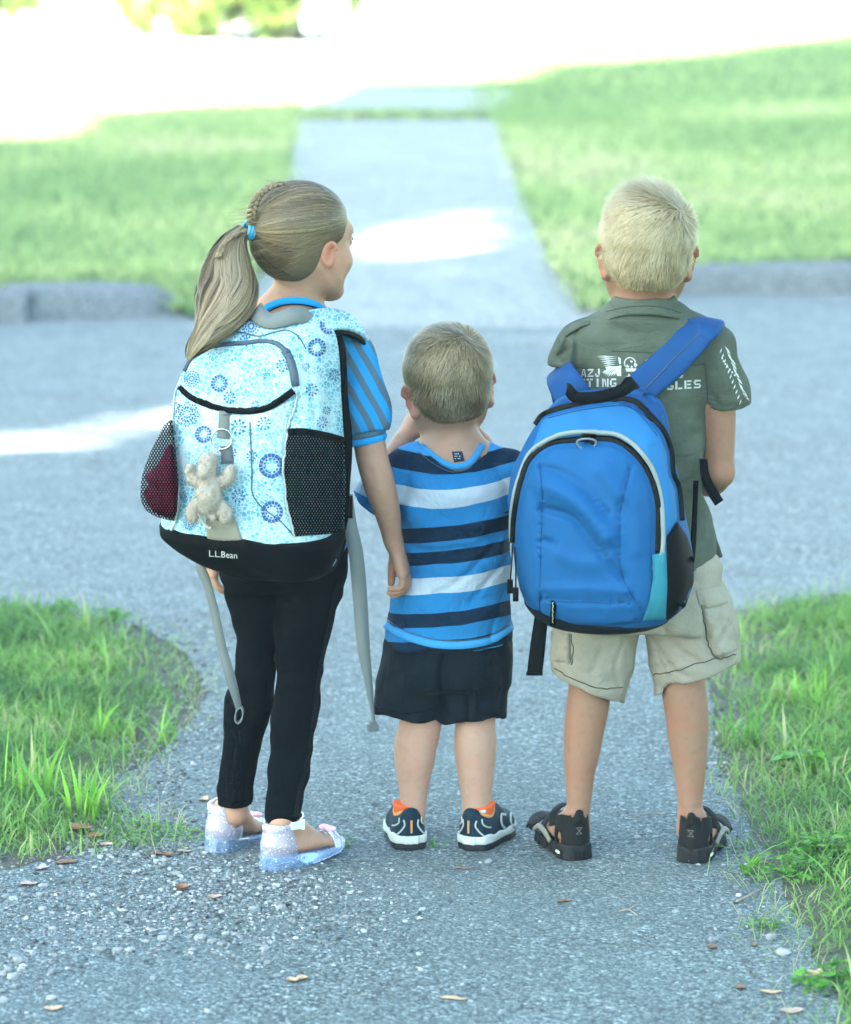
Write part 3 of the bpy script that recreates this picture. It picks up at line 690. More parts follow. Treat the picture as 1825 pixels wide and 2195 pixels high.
class Head:
    """head frame: x right, y face, z up; units scaled by s"""
    def __init__(h, c, yaw, pitch=0., roll=0., s=1.):
        h.c = np.asarray(c, float); h.s = s; h.R = rotz(-yaw)@rotx(pitch)@roty(roll)     # yaw>0 turns the face to the right
    def __call__(h, x, y, z): return h.c+h.R@(np.array([x, y, z], float)*h.s)
    def loc(h, V): return ((np.asarray(V)-h.c)@h.R)/h.s
    CR = (np.array([0, -.012, .036]), np.array([.0735, .0885, .0715]))
    def skull(h, sdf, ear=.88, flare=20):
        e = lambda c, r, k=.012, mode='u', R=None: sdf.ell(h(*c), np.array(r)*h.s, h.R if R is None else R, k*h.s, mode)
        e(h.CR[0], h.CR[1]); e((0, .03, -.018), (.058, .053, .074), .03)
        e((0, -.03, -.015), (.056, .055, .05), .03)
        for sx in (-1, 1):
            sdf.limb([h(.05*sx, .004, -.03), h(.043*sx, .03, -.062), h(.012*sx, .068, -.088)], np.array([.02, .018, .014])*h.s, .025*h.s)
            e((.037*sx, .05, -.03), (.024, .026, .024), .02)
        e((0, .07, -.085), (.02, .014, .014), .015); e((0, .066, .026), (.05, .02, .018), .02)
        for sx in (-1, 1): e((.03*sx, .09, .004), (.0145, .012, .0095), .01, 'c'); e((.03*sx, .0745, .003), (.0125, .0115, .0115), .003)
        sdf.limb([h(0, .08, .01), h(0, .092, -.016), h(0, .098, -.028)], np.array([.0055, .007, .0088])*h.s, .01*h.s)
        for sx in (-1, 1): e((.0085*sx, .09, -.03), (.0065, .007, .0055), .006)
        e((0, .083, -.05), (.019, .0085, .005), .006); e((0, .0815, -.0585), (.017, .008, .0052), .006)
        sdf.groove([h(-.02, .087, -.0545), h(0, .0925, -.0545), h(.02, .087, -.0545)], .0035*h.s, .0022*h.s)
        for sx in (-1, 1):
            Re = h.R@rotz(sx*R_(-flare))@roty(sx*R_(6))@rotx(R_(-10))
            def E(c, r, k, mode='u'): sdf.ell(h(.0725*sx, -.004, -.014)+Re@(np.array(c)*np.array([sx, 1, 1])*h.s*ear), np.array(r)*h.s*ear, Re, k*h.s, mode)
            E((.004, -.005, .002), (.0058, .0185, .029), .006); E((.0075, .001, .004), (.005, .0115, .02), .004, 'c')
            a = np.linspace(-.5, 4.0, 12); rim = [h(.0725*sx, -.004, -.014)+Re@(np.array([.0065*sx, -.005+.0175*math.cos(t+PI*.5+0), .003+.0275*math.sin(t+PI*.5)])*h.s*ear) for t in (a-.6)]
            sdf.limb(rim, np.full(12, .0032)*h.s*ear, .004*h.s, 2); E((.002, .002, -.024), (.0045, .0075, .0085), .006)
    def eyes(h, parent, iris):
        for sx in (-1, 1):
            V, F = ico(3); Vl = V*.0108; c = np.array([.03*sx, .0735, .003]); V = np.array([h(*(c+v)) for v in Vl])
            mesh_np('eye', V, F, iris, parent, attrs={'eye': np.stack([Vl[:, 0], Vl[:, 2], Vl[:, 1]], 1)/.0108})
    def lashes(h, parent):
        for sx in (-1, 1):
            V, F = tube([h(.019*sx, .0845, .008), h(.03*sx, .087, .0115), h(.041*sx, .081, .007)], .0009*h.s, 5, sub=4); mesh_np('eyelash', V, F, M_zip, parent)
            V, F = strap([h(.014*sx, .0895, .02), h(.028*sx, .0895, .0245), h(.042*sx, .08, .02)], [h.R@np.array([.2*sx, 1, .1])]*3, [.003, .0045, .002], .0012, 4); mesh_np('eyebrow', V, F, M_brow, parent)
def eye_mat():
    m, n, b = new_mat('eye', .15, (.8, .8, .78), .5); s_ = n.sep(n.attr('eye')); r = n.math('SQRT', n.math('ADD', n.math('MULTIPLY', s_[0], s_[0]), n.math('MULTIPLY', s_[1], s_[1])))
    c = n.ramp(r, [(0, .005), (.2, (.005, .005, .006)), (.22, (.08, .14, .2)), (.44, (.05, .1, .16)), (.48, (.8, .79, .76))], 'LINEAR'); c2 = n.mix(n.math('GREATER_THAN', s_[2], 0.), (.8, .79, .76), c); n.set(b, 'Base Color', c2); return m
def skin_mat(name, base, red, tan=0.):
    m, n, b = new_mat(name, .58, base, .25); g = n.attr()
    c = n.mix(n.ramp(n.noise(g, 22, 5, .65), [(.3, 0.), (.7, .8)]), base, red); c = n.mix(n.ramp(n.noise(g, 75, 4, .6), [(.5, 0.), (.75, .45)]), c, tuple(x*.66 for x in base))
    c = n.mix(n.math('MULTIPLY', n.noise(g, 420, 3, .7), .4), c, tuple(x*.6 for x in base)); c = n.mix(n.ramp(n.vor(g, 55), [(0, .55), (.06, 0.)]), c, tuple(x*.5 for x in base))
    c = n.mix(n.math('MULTIPLY', n.attr('flush', 'Fac'), .75), c, (red[0], red[1]*.62, red[2]*.55))
    n.set(b, 'Base Color', c); b.inputs['Subsurface Weight'].default_value = .06; b.inputs['Subsurface Radius'].default_value = (.012, .005, .003); b.inputs['Subsurface Scale'].default_value = .6
    n.set(b, 'Normal', n.bump(n.math('ADD', n.noise(g, 700, 3, .6), n.math('MULTIPLY', n.noise(g, 60, 3, .6), 3.)), .3, .0007)); return m
def hair_mat(name, a, b_, c_, rough=.42):
    m, n, b = new_mat(name, rough, a, .4); t = n.attr('tint', 'Fac'); u = n.attr('along', 'Fac')
    c = n.ramp(t, [(0, a), (.5, b_), (1, c_)]); c = n.mix(n.math('MULTIPLY', n.math('SUBTRACT', 1., u), .45), c, tuple(x*.5 for x in a)); c = n.mix(n.math('MULTIPLY', n.attr('fade', 'Fac'), .9), c, (.4, .29, .21)); n.set(b, 'Base Color', c)
    tr = n.node('ShaderNodeBsdfTranslucent', {'Color': c}); mx = n.node('ShaderNodeMixShader', {0: .25}); n.l.new(b.outputs[0], mx.inputs[1]); n.l.new(tr.outputs[0], mx.inputs[2]); n.l.new(mx.outputs[0], n.n['Material Output'].inputs[0]); return m
def strands(paths, width, side, tint):
    """paths (n, k, 3); side (n, k, 3) broad direction of each ribbon"""
    n, k, _ = paths.shape; T = np.gradient(paths, axis=1); sd_ = np.cross(T, side); sd_ /= np.linalg.norm(sd_, axis=2)[..., None]+1e-9
    prof = np.interp(np.linspace(0, 1, k), [0, .15, .7, 1], [.8, 1, .8, .15]); w = (np.broadcast_to(np.asarray(width), (n,))[:, None]*prof)[..., None]/2
    V = np.stack([paths-sd_*w, paths+sd_*w], 2).reshape(-1, 3); o = (np.arange(n)*2*k)[:, None, None]; i = np.arange(k-1)[None, :, None]*2
    F = (o+i+np.array([0, 1, 3, 2])).reshape(-1, 4)
    return V, [F], {'tint': np.repeat(tint, 2*k), 'along': np.tile(np.repeat(np.linspace(0, 1, k), 2), n)}
def sample_surface(V, F, n, seed, accept=None):
    rg = np.random.default_rng(seed); T = np.vstack([F[:, [0, 1, 2]], F[:, [0, 2, 3]]]) if F.shape[1] == 4 else F
    A = V[T[:, 0]]; B = V[T[:, 1]]; C_ = V[T[:, 2]]; N = np.cross(B-A, C_-A); ar = np.linalg.norm(N, axis=1); i = rg.choice(len(T), n, p=ar/ar.sum())
    r1, r2 = np.sqrt(rg.uniform(size=(n, 1))), rg.uniform(size=(n, 1)); p = A[i]*(1-r1)+B[i]*r1*(1-r2)+C_[i]*r1*r2; nn = N[i]/(ar[i][:, None]+1e-12)
    return p, nn
def patch(target_bvh, poly, lift, m, name, parent, step=9, puff=0., puff_px=14, skirt=.006, sub=4, closed_curve=True, uvyaw=0., Y=None, disp=None):
    """a piece of cloth lying on a surface: outline in photograph pixels, real thickness at its rim"""
    if closed_curve:
        q = np.array(list(poly)+[poly[0]], float); d = []
        for i in range(len(q)-1):
            L = np.linalg.norm(q[i+1]-q[i]); k = max(1, int(L/step)); d += [q[i]+(q[i+1]-q[i])*j/k for j in range(k)]
        q = np.array(d)
    else: q = np.array(poly, float)
    bm = bmesh.new(); vs = [bm.verts.new((x, y, 0)) for x, y in q]; bm.faces.new(vs); bmesh.ops.triangulate(bm, faces=bm.faces[:])
    for _ in range(9):
        es = [e for e in bm.edges if e.calc_length() > step*1.5 and not e.is_boundary]
        if not es: break
        bmesh.ops.subdivide_edges(bm, edges=es, cuts=1); bmesh.ops.triangulate(bm, faces=bm.faces[:])
    bmesh.ops.beautify_fill(bm, faces=bm.faces[:], edges=bm.edges[:])
    bm.verts.index_update(); W = np.array([v.co[:2] for v in bm.verts]); F = np.array([[v.index for v in f.verts] for f in bm.faces]); bl = [(e.verts[0].index, e.verts[1].index) for e in bm.edges if e.is_boundary]; bm.free()
    a, b_ = q, np.roll(q, -1, 0); dist = np.full(len(W), 1e9)
    for p0, p1 in zip(a, b_):
        t = np.clip(((W-p0)@(p1-p0))/(((p1-p0)**2).sum()+1e-9), 0, 1); dist = np.minimum(dist, np.linalg.norm(W-p0-t[:, None]*(p1-p0), axis=1))
    L = lift+puff*(1-np.exp(-dist/puff_px))
    if disp is not None: L = L+disp(W)*(1-np.exp(-dist/6))
    V = []; last = Y if Y is not None else 0.
    for (x, y), l in zip(W, L):
        h_ = hit(target_bvh, x, y, 0., None)
        if h_ is None: h_ = np.array(P(x, y, last))
        else: last = h_[1]
        d = _C-h_; V.append(h_+d/np.linalg.norm(d)*l)
    V = np.array(V)
    d = V-_C; d /= np.linalg.norm(d, axis=1)[:, None]; bi = sorted({i for e in bl for i in e}); mp = {i: len(V)+k for k, i in enumerate(bi)}
    V2 = np.vstack([V, V[bi]+d[bi]*skirt])
    Nf = np.cross(V[F[:, 1]]-V[F[:, 0]], V[F[:, 2]]-V[F[:, 0]]); fl = (Nf*(V[F[:, 0]]-_C)).sum(1) > 0; F[fl] = F[fl][:, ::-1]
    Q = np.array([[i, j, mp[j], mp[i]] for i, j in bl])
    pix = np.vstack([W, W[bi]]); pix = np.column_stack([pix/1198., np.zeros(len(pix))])
    return mesh_np(name, V2, [F, Q], m, parent, True, {'pix': pix})
def line_on(bvh, px, r, m, name, parent, lift=.0, seg=6, sub=8, Y=None, flat=None):
    p = surf_line(bvh, px, lift, sub, Y)
    if flat is None: V, F = tube(p, r, seg)
    else:
        n_ = _C-p; V, F = strap(p, n_/np.linalg.norm(n_, axis=1)[:, None], flat, r, 0)
    return mesh_np(name, V, F, m, parent)
def lines_on(bvh, lines, r, m, name, parent, lift=0., seg=5, sub=6, flat=None):
    """several lines of one kind (stitching, creases), each its own part"""
    for px in lines:
        p = surf_line(bvh, px, lift, sub)
        if len(p) < 3: continue
        if flat is None: V, F = tube(p, r, seg)
        else: n_ = _C-p; V, F = strap(p, n_/np.linalg.norm(n_, axis=1)[:, None], flat, r, 0)
        mesh_np(name, V, F, m, parent)
def decal(bvh, polys, lift, m, name, parent):
    """flat print: list of small convex polygons in photograph pixels laid on a surface"""
    V = []; F = {}
    for pl in polys:
        r = [hit(bvh, x, y, lift) for x, y in pl]
        if any(p is None for p in r): continue
        n = len(V); V += r; f = list(range(n, n+len(r)))
        F.setdefault(len(f), []).append(f)
    V = np.array(V); Fs = []
    for f in F.values():
        f = np.array(f); N = np.cross(V[f[:, 1]]-V[f[:, 0]], V[f[:, 2]]-V[f[:, 0]]); fl = (N*(V[f[:, 0]]-_C)).sum(1) > 0; f[fl] = f[fl][:, ::-1]; Fs.append(f)
    return mesh_np(name, V, Fs, m, parent, False)
def text_polys(txt, x0, y0, x1, y1, shear=0.):
    """triangles of a line of text fitted into a pixel box (x0,y0 top left; x1,y1 bottom right)"""
    cu = bpy.data.curves.new('t', 'FONT'); cu.body = txt; cu.resolution_u = 2; o = bpy.data.objects.new('t', cu); COL.objects.link(o)
    dg = bpy.context.evaluated_depsgraph_get(); me = o.evaluated_get(dg).to_mesh(); me.calc_loop_triangles()
    v = np.array([x.co[:2] for x in me.vertices]); t = [list(x.vertices) for x in me.loop_triangles]; o.evaluated_get(dg).to_mesh_clear(); bpy.data.objects.remove(o); bpy.data.curves.remove(cu)
    lo, hi = v.min(0), v.max(0); u = (v-lo)/(hi-lo); X = x0+(x1-x0)*u[:, 0]; Y = y1-(y1-y0)*u[:, 1]+shear*(X-x0)
    return [[(X[i], Y[i]) for i in tri] for tri in t]
# stencil capitals on a 5 x 7 grid: bars (x0, y0, x1, y1) with bridges left open; diagonals as quads
STEN = {'A': [[(0, 7), (1.2, 7), (2.2, 1), (1.5, 1)], [(3.8, 7), (5, 7), (3.5, 1), (2.8, 1)], [(1.5, 0), (3.5, 0), (3.3, .9), (1.7, .9)], [(1.9, 4.2), (3.1, 4.2), (3.3, 5.3), (1.7, 5.3)]],
        'Z': [[(0, 0), (5, 0), (5, 1.3), (0, 1.3)], [(3.4, 1.7), (5, 1.7), (1.7, 5.3), (.1, 5.3)], [(0, 5.7), (5, 5.7), (5, 7), (0, 7)]],
        'J': [[(3, 0), (4.4, 0), (4.4, 5), (3, 5)], [(.6, 5.6), (4.2, 5.6), (3.3, 7), (1.2, 7)], [(.2, 4), (1.3, 4), (1.6, 5.3), (.4, 5.3)]],
        'H': [[(0, 0), (1.3, 0), (1.3, 7), (0, 7)], [(3.7, 0), (5, 0), (5, 7), (3.7, 7)], [(1.7, 2.9), (3.3, 2.9), (3.3, 4.2), (1.7, 4.2)]],
        'T': [[(0, 0), (2.2, 0), (2.2, 1.4), (0, 1.4)], [(2.8, 0), (5, 0), (5, 1.4), (2.8, 1.4)], [(1.8, 1.9), (3.2, 1.9), (3.2, 7), (1.8, 7)]],
        'I': [[(1.7, 0), (3.3, 0), (3.3, 7), (1.7, 7)]], 'N': [[(0, 0), (1.2, 0), (1.2, 7), (0, 7)], [(3.8, 0), (5, 0), (5, 7), (3.8, 7)], [(1.5, .4), (2.5, .4), (3.5, 6.6), (2.5, 6.6)]],
        'G': [[(1, 0), (4.6, 0), (4.9, 1.4), (.6, 1.4)], [(0, 1.6), (1.4, 1.6), (1.4, 5.4), (0, 5.4)], [(.6, 5.6), (4.9, 5.6), (4.4, 7), (1, 7)], [(2.8, 3.4), (5, 3.4), (5, 4.6), (2.8, 4.6)], [(3.7, 4.6), (5, 4.6), (5, 5.3), (3.7, 5.3)]],
        'L': [[(0, 0), (1.4, 0), (1.4, 7), (0, 7)], [(1.9, 5.6), (4.7, 5.6), (4.7, 7), (1.9, 7)]], 'E': [[(0, 0), (1.4, 0), (1.4, 7), (0, 7)], [(1.9, 0), (4.7, 0), (4.7, 1.3), (1.9, 1.3)], [(1.9, 2.8), (4.2, 2.8), (4.2, 4.1), (1.9, 4.1)], [(1.9, 5.7), (4.7, 5.7), (4.7, 7), (1.9, 7)]],
        'S': [[(.8, 0), (4.7, 0), (4.9, 1.4), (.4, 1.4)], [(0, 1.5), (1.4, 1.5), (1.6, 3), (.3, 3)], [(.8, 3.1), (4.3, 3.1), (4.5, 4.3), (.9, 4.3)], [(3.6, 4.4), (5, 4.4), (5, 5.6), (3.6, 5.6)], [(.1, 5.7), (4.7, 5.7), (4.2, 7), (.5, 7)]]}
def stencil(txt, x0, y0, x1, y1, shear=0., gap=1.1):
    out = []; n = len(txt); wu = n*5+(n-1)*gap; sx = (x1-x0)/wu; sy = (y1-y0)/7
    for i, ch in enumerate(txt):
        for pl in STEN.get(ch, []): out.append([(x0+(i*(5+gap)+a)*sx, y0+b*sy+shear*((i*(5+gap)+a)*sx)) for a, b in pl])
    return out
M_eye = eye_mat()
M_black = cloth('black_nylon', (.0008, .002, .003), .3, 1200, .25, .7); M_black.node_tree.nodes['Principled BSDF'].inputs['Specular IOR Level'].default_value = .06
M_zip = flat_mat('black_zip', (.001, .002, .003), .5, spec=.12, gs=900)
M_webgrey = cloth('grey_webbing', (.13, .145, .142), .25, 700, .5, .8)
M_steel = flat_mat('steel_ring', (.55, .56, .58), .25, 1.0)
M_brow = flat_mat('eyebrow', (.16, .11, .06), .8)
M_whiteprint = flat_mat('white_print', (.5, .53, .51), .85, grain=.75, gs=260)
def creases(lines):
    """soft creases and puffs: (pixel line, width px, depth m) pressed into a surface along the view"""
    L = [(crom(np.asarray(p, float), 6) if len(p) > 2 else np.asarray(p, float), w, a) for p, w, a in lines]
    def post(V):
        px = proj(V); d = V-_C; d /= np.linalg.norm(d, axis=1)[:, None]; t = np.zeros(len(V))
        for q, w, a in L:
            lo, hi = q.min(0)-3*w, q.max(0)+3*w; k = np.where(((px > lo) & (px < hi)).all(1))[0]
            if not len(k): continue
            D = np.full(len(k), 1e9); x = px[k]
            for p0, p1 in zip(q[:-1], q[1:]):
                s_ = np.clip(((x-p0)@(p1-p0))/(((p1-p0)**2).sum()+1e-9), 0, 1); D = np.minimum(D, ((x-p0-s_[:, None]*(p1-p0))**2).sum(1))
            t[k] += a*np.exp(-D/(w*w))
        return V+d*t[:, None]
    return post
def bend(p, amp, seed, n=5):
    rg = random.Random(seed); q = crom(np.array(p, float), n); return [(x+rg.uniform(-amp, amp), y+rg.uniform(-amp, amp)) for x, y in q]
PIX = lambda V: {'pix': np.column_stack([proj(V)/1198., np.zeros(len(V))])}
# ------------------------------------------------------------------ the girl on the left
girl = thing('person', 'girl with long blond ponytail in black leggings and clear jelly shoes, looking right', 'person', (-.3, .0, 0), 'children on the path')
M_skin_g = skin_mat('skin', (.37, .23, .155), (.4, .175, .115))
gh = Head(P(653, 521, 0.), R_(45), R_(-3), 0, .985)
FL = Frame(G(460, 1827)+np.array([.004, .0, .024]), R_(24), R_(9)); FR = Frame(G(571, 1866)+np.array([.004, .004, .026]), R_(47), R_(3))
b = SDF((-.52, -.22, -.01), (.0, .26, 1.3), .0026)
gh.skull(b, .74)
b.limb([P(646, 575, .0), P(632, 640, .005), P(620, 690, .02)], [.044, .041, .052], .02)
for sx, Y in ((755, .01), (462, .01)): b.limb([P(618, 668, .01), P((618+sx)/2, 702, .012), P(sx, 750, Y)], [.038, .032, .029], .03)
b.loft(rowloft([(700, 545, 690, .04), (750, 492, 735, .055), (850, 500, 722, .065), (980, 510, 715, .06), (1080, 508, 718, .06), (1170, 505, 715, .065), (1225, 515, 700, .055)], .02), .02)
armR = [P(758, 760, .01), P(786, 860, -.005), P(793, 955, -.015), P(811, 1030, -.02), P(830, 1095, -.005), P(844, 1163, .02)]
b.limb(armR, [.033, .031, .0285, .0285, .0235, .016], .02)
hand(b, P(846, 1164, .022), (.3, .0, -1), (-1, .2, -.3), (.15, 1, .05), (.25, 1.0, .55), 1.0, (.9, .1, .5), curls=[(.1, .75, .45), (.15, .95, .45), (.22, 1.1, .4), (.3, 1.2, .35)], spread=.25)
b.groove([P(792, 1010, -.05), P(808, 1014, -.055), P(824, 1006, -.05)], .005, .0022); b.groove([P(798, 1024, -.05), P(812, 1027, -.055)], .004, .0015); b.groove([P(832, 1150, .0), P(846, 1153, -.003), P(858, 1148, .0)], .003, .0012)
armL = [P(462, 760, .01), P(432, 880, .03), P(424, 1000, .05), P(440, 1100, .09), P(452, 1160, .11)]
b.limb(armL, [.04, .033, .029, .023, .016], .02)
hand(b, P(453, 1168, .11), (.05, .0, -1), (1, .2, 0), (-.2, 1, 0), (.3, .6, .4), .95)
Lrows = [(1240, 485, 598), (1300, 496, 588), (1372, 514, 586), (1423, 511, 586), (1506, 492, 578), (1574, 486, 560), (1626, 482, 547), (1700, 480, 534), (1745, 484, 532)]
Rrows = [(1240, 600, 722), (1334, 596, 702), (1420, 596, 686), (1480, 596, 680), (1557, 588, 669), (1626, 586, 656), (1690, 586, 643), (1740, 580, 638), (1780, 578, 636)]
pl, rl = rowpts(Lrows, .032, .05); pr, rr = rowpts(Rrows, .022, -.04); rl = rl*np.linspace(.86, .97, len(rl)); rr = rr*np.linspace(.86, .97, len(rr))
b.limb(pl, rl, .006, 4); b.limb(pr, rr, .006, 4)
foot(b, FL, .175, .06, pl[-1], rl[-1]*.95, -1); foot(b, FR, .168, .06, pr[-1], rr[-1]*.95, 1)
o_gb = b.build('body', M_skin_g, girl, attrs=lambda V: {'flush': np.clip(np.exp(-((np.abs(gh.loc(V)[:, 0])-.077)**2/.0001+(gh.loc(V)[:, 2]+.014)**2/.0012))*.8+np.exp(-(np.linalg.norm(V-P(842, 1215, .06), axis=1)/.02)**2)*.8, 0, 1)})
gh.eyes(girl, M_eye); gh.lashes(girl)
# hair drawn back to the tie
M_hair_g = hair_mat('girl_hair', (.1, .075, .045), (.23, .17, .1), (.46, .35, .215))
HC, HR = Head.CR[0], Head.CR[1]*1.075
tie_w = P(534, 493, -.05); tie_l = gh.loc(tie_w[None])[0]
def hair_region(L, ys, zs, front):
    yl = np.interp(L[..., 1], ys, zs); return np.maximum(yl-L[..., 2], L[..., 1]-front(L[..., 2]))
G_YS, G_ZS = [-.12, -.035, -.024, -.012, .012, .02, .03, .05], [-.064, -.066, -.05, .004, .008, -.014, -.018, -.006]
g_front = lambda z: np.interp(z, [-.05, 0, .05, .08, .1], [.012, .03, .05, .068, .2])
def hair_cap(h, infl, ys, zs, front, extra=(), res=.003, napex=.006):
    f = SDF(h.c-.14*h.s, h.c+.15*h.s, res); Rr = h.R
    f.ell(h(*HC), Head.CR[1]*infl*h.s, Rr, .01); f.ell(h(0, -.03, -.015), (np.array([.056, .055, .05])+napex)*h.s, Rr, .03*h.s)
    X, Y, Z = np.meshgrid(*f.ax, indexing='ij'); L = h.loc(np.stack([X, Y, Z], -1)); d = hair_region(L, ys, zs, front)*h.s*.7
    f.F = np.maximum(f.F, d).astype(np.float32); return f
f = hair_cap(gh, 1.06, G_YS, G_ZS, g_front)
capV, capF = f.nets()
def smoothV(V, F, n=2):
    for _ in range(n):
        A = np.zeros_like(V); N = np.zeros(len(V))
        for i in range(4):
            for j in (1, 3): np.add.at(A, F[:, i], V[F[:, (i+j) % 4]]); np.add.at(N, F[:, i], 1)
        V = V*.4+A/np.maximum(N, 1)[:, None]*.6
    return V
capV = smoothV(capV, capF)
p, nn = sample_surface(capV, capF, 17000, 5); L = gh.loc(p)
ok = hair_region(L, G_YS, G_ZS, g_front) < .012; L = L[ok]
edge = hair_region(L, G_YS, G_ZS, g_front)
rg = np.random.default_rng(3)
w = np.where(edge > -.012, 1., .55); L = L[rg.uniform(size=len(L)) < w]
def norm_(a): return a/np.linalg.norm(a, axis=-1)[..., None]
u0 = norm_((L-HC)/HR); ut = norm_((tie_l-HC)/HR)
dot = np.clip(u0@ut, -.999, .999); om = np.arccos(dot); K = 12; t = np.linspace(0, 1, K)[None, :]
u = (np.sin((1-t)*om[:, None])[..., None]*u0[:, None]+np.sin(t*om[:, None])[..., None]*ut)/np.sin(om)[:, None, None]
rad0 = np.linalg.norm((L-HC)/HR, axis=1); lift = 1+rg.normal(0, .006, len(L))[:, None]+.012*np.sin(t*PI)
rr_ = rad0[:, None]*(1-t)+1.0*t; rr_ = rr_*lift+.02*t**6
# wispy side offset so that locks read
lock = (0,)
side = norm_(np.cross(u, ut)+1e-6); wob = (np.sin(u0[:, 2]*60+u0[:, 0]*40)*.02)[:, None]*np.sin(t*PI); u = norm_(u+side*wob[..., None])
ang = np.arctan2((side[:, 3]@np.array([0, 0, 1.])), side[:, 3]@np.array([1., .3, 0])); cl_ = np.floor(ang*70+1.5*np.sin(om*7+ang*5)).astype(int); tn = np.clip(.4+rg.normal(0, .22, 900)[cl_ % 900]+rg.normal(0, .1, len(L)), 0, 1); lift_c = rg.normal(0, .008, 900)[(cl_*7) % 900]; u_keep = lift_c
rr_ = rr_+lift_c[:, None]*np.sin(t*PI); pl_ = HC+HR*u*rr_[..., None]; pw = gh.c+(pl_*gh.s)@gh.R.T; sdn = (norm_(u/HR))@gh.R.T
A1 = strands(pw, rg.uniform(.0007, .0013, len(L)), sdn, tn)
# flyaway hairs on the crown and nape
NF = 700; i = rg.choice(len(L), NF); k = 6; t6 = np.linspace(0, 1, k)[None, :, None]; q0 = pw[i, 2:3]; dr = norm_(pw[i, 6]-pw[i, 2]+sdn[i, 2]*rg.uniform(.01, .05, (NF, 1)))[:, None]
fly = q0+dr*t6*rg.uniform(.02, .06, (NF, 1, 1))+sdn[i, 2][:, None]*(t6*(1-t6*.6))*rg.uniform(.004, .018, (NF, 1, 1))
A2 = strands(fly, .0006, np.repeat(sdn[i, 2][:, None], k, 1), np.full(NF, .8))
V, F = join([(capV, [capF]), A1[:2], A2[:2]])
mesh_np('hair', V, F, M_hair_g, girl, attrs={'tint': np.concatenate([np.full(len(capV), .25), A1[2]['tint'], A2[2]['tint']]), 'along': np.concatenate([np.full(len(capV), .6), A1[2]['along'], A2[2]['along']])})
# ponytail
tc = [(522, 490, 13, -.055), (500, 520, 27, -.075), (489, 570, 50, -.1), (489, 620, 62, -.13), (482, 655, 60, -.165), (462, 695, 44, -.205), (440, 720, 31, -.235), (416, 748, 17, -.25), (402, 772, 3, -.255)]
cp = np.array([P(x, y, Y) for x, y, r, Y in tc]); cr = np.array([r/1198. for _, _, r, _ in tc])
f = SDF(cp.min(0)-.09, cp.max(0)+.09, .004); f.limb(cp, cr*.6, .01, 5, (np.array([.2, -1, 0])/1.02, .62))
tV, tF = f.nets(); tV = smoothV(tV, tF, 2)
n = 7500; K = 16; q = crom(np.column_stack([cp, cr]), 8); ti = np.linspace(0, 1, len(q)); NC = 380; cid = rg.integers(0, NC, n); ca_ = rg.uniform(0, 2*PI, NC); crd = np.sqrt(rg.uniform(.45, 1.08, NC)); ctn = np.clip(rg.normal(.55, .28, NC), 0, 1)
a = ca_[cid]+rg.normal(0, .045, n); rd = crd[cid]+rg.normal(0, .025, n); start = rg.uniform(0, .06, n); end = np.minimum(np.clip(rg.normal(.88, .1, NC), .45, .97)[cid]+rg.normal(0, .015, n), .99); ctint = np.clip(ctn[cid]+rg.normal(0, .1, n), 0, 1)
tt = start[:, None]+(end-start)[:, None]*np.linspace(0, 1, K)[None]; C3 = np.stack([np.interp(tt, ti, q[:, j]) for j in range(4)], -1)
rx_ = C3[..., 3]*rd[:, None]; swirl = a[:, None]+.45*np.sin(tt*5+ca_[cid][:, None]*5)*tt
Tt = norm_(np.gradient(C3[..., :3], axis=1)); e1 = norm_(np.array([1., 0, 0])-Tt*Tt[..., :1]); e2 = np.cross(Tt, e1); wv = .0025*np.sin(tt*16+ca_[cid][:, None]*7)
pw = C3[..., :3]+e1*(rx_*np.cos(swirl)*.98+wv)[..., None]+e2*(rx_*np.sin(swirl)*.66)[..., None]; outn = norm_(e1*np.cos(swirl)[..., None]+e2*(np.sin(swirl)*1.4)[..., None])
A3 = strands(pw, rg.uniform(.0007, .0016, n), outn, ctint)
V, F = join([(tV, [tF]), A3[:2]]); mesh_np('ponytail', V, F, M_hair_g, girl, attrs={'tint': np.concatenate([np.full(len(tV), .1), A3[2]['tint']]), 'along': np.concatenate([np.full(len(tV), .55), A3[2]['along']])})
# braid along the crown and the thin braid inside the tail
def braid(name, px, Y, r, pitch):
    c = crom(np.array([P(x, y, yy) for (x, y), yy in zip(px, Y)]), 10); s_ = np.concatenate([[0], np.cumsum(np.linalg.norm(np.diff(c, axis=0), axis=1))]); m = int(s_[-1]/pitch*10)+8
    s2 = np.linspace(0, s_[-1], m); c = np.stack([np.interp(s2, s_, c[:, j]) for j in range(3)], 1); ps = []
    for k in range(3):
        ph = s2/pitch*2*PI/1.0+k*2*PI/3; off = np.stack([np.cos(ph)*r*.9, np.sin(2*ph)*r*.45, 0*ph], 1); ps.append(tube(c+off, r*.62, 7))
    V, F = join(ps); return mesh_np(name, V, F, M_hair_g, girl, attrs={'tint': np.clip(.35+.25*np.sin(np.arange(len(V))*.7), 0, 1), 'along': np.ones(len(V))})
braid('braid', [(604, 393), (578, 401), (557, 418), (544, 442), (540, 466), (540, 484)], [-.06, -.068, -.074, -.072, -.066, -.058], .0064, .028)
braid('braid', [(522, 496), (492, 512), (478, 530), (468, 552)], [-.075, -.105, -.12, -.13], .0045, .016)
M_tie = flat_mat('hair_tie', (.02, .32, .55), .5)
tp = []
ax = norm_((P(521, 492, -.055)-P(545, 497, -.045))[None])[0]; e1 = norm_(np.cross(ax, [0, 0, 1.])[None])[0]; e2 = np.cross(ax, e1)
for k in range(3):
    a = np.arange(20)/20*2*PI; c0 = P(534, 493.5, -.05)+ax*(k-1)*.0055; tp.append(tube(c0+(np.cos(a)[:, None]*e1+np.sin(a)[:, None]*e2)*(.0145+.0008*(k == 1)), .0034, 6, True))
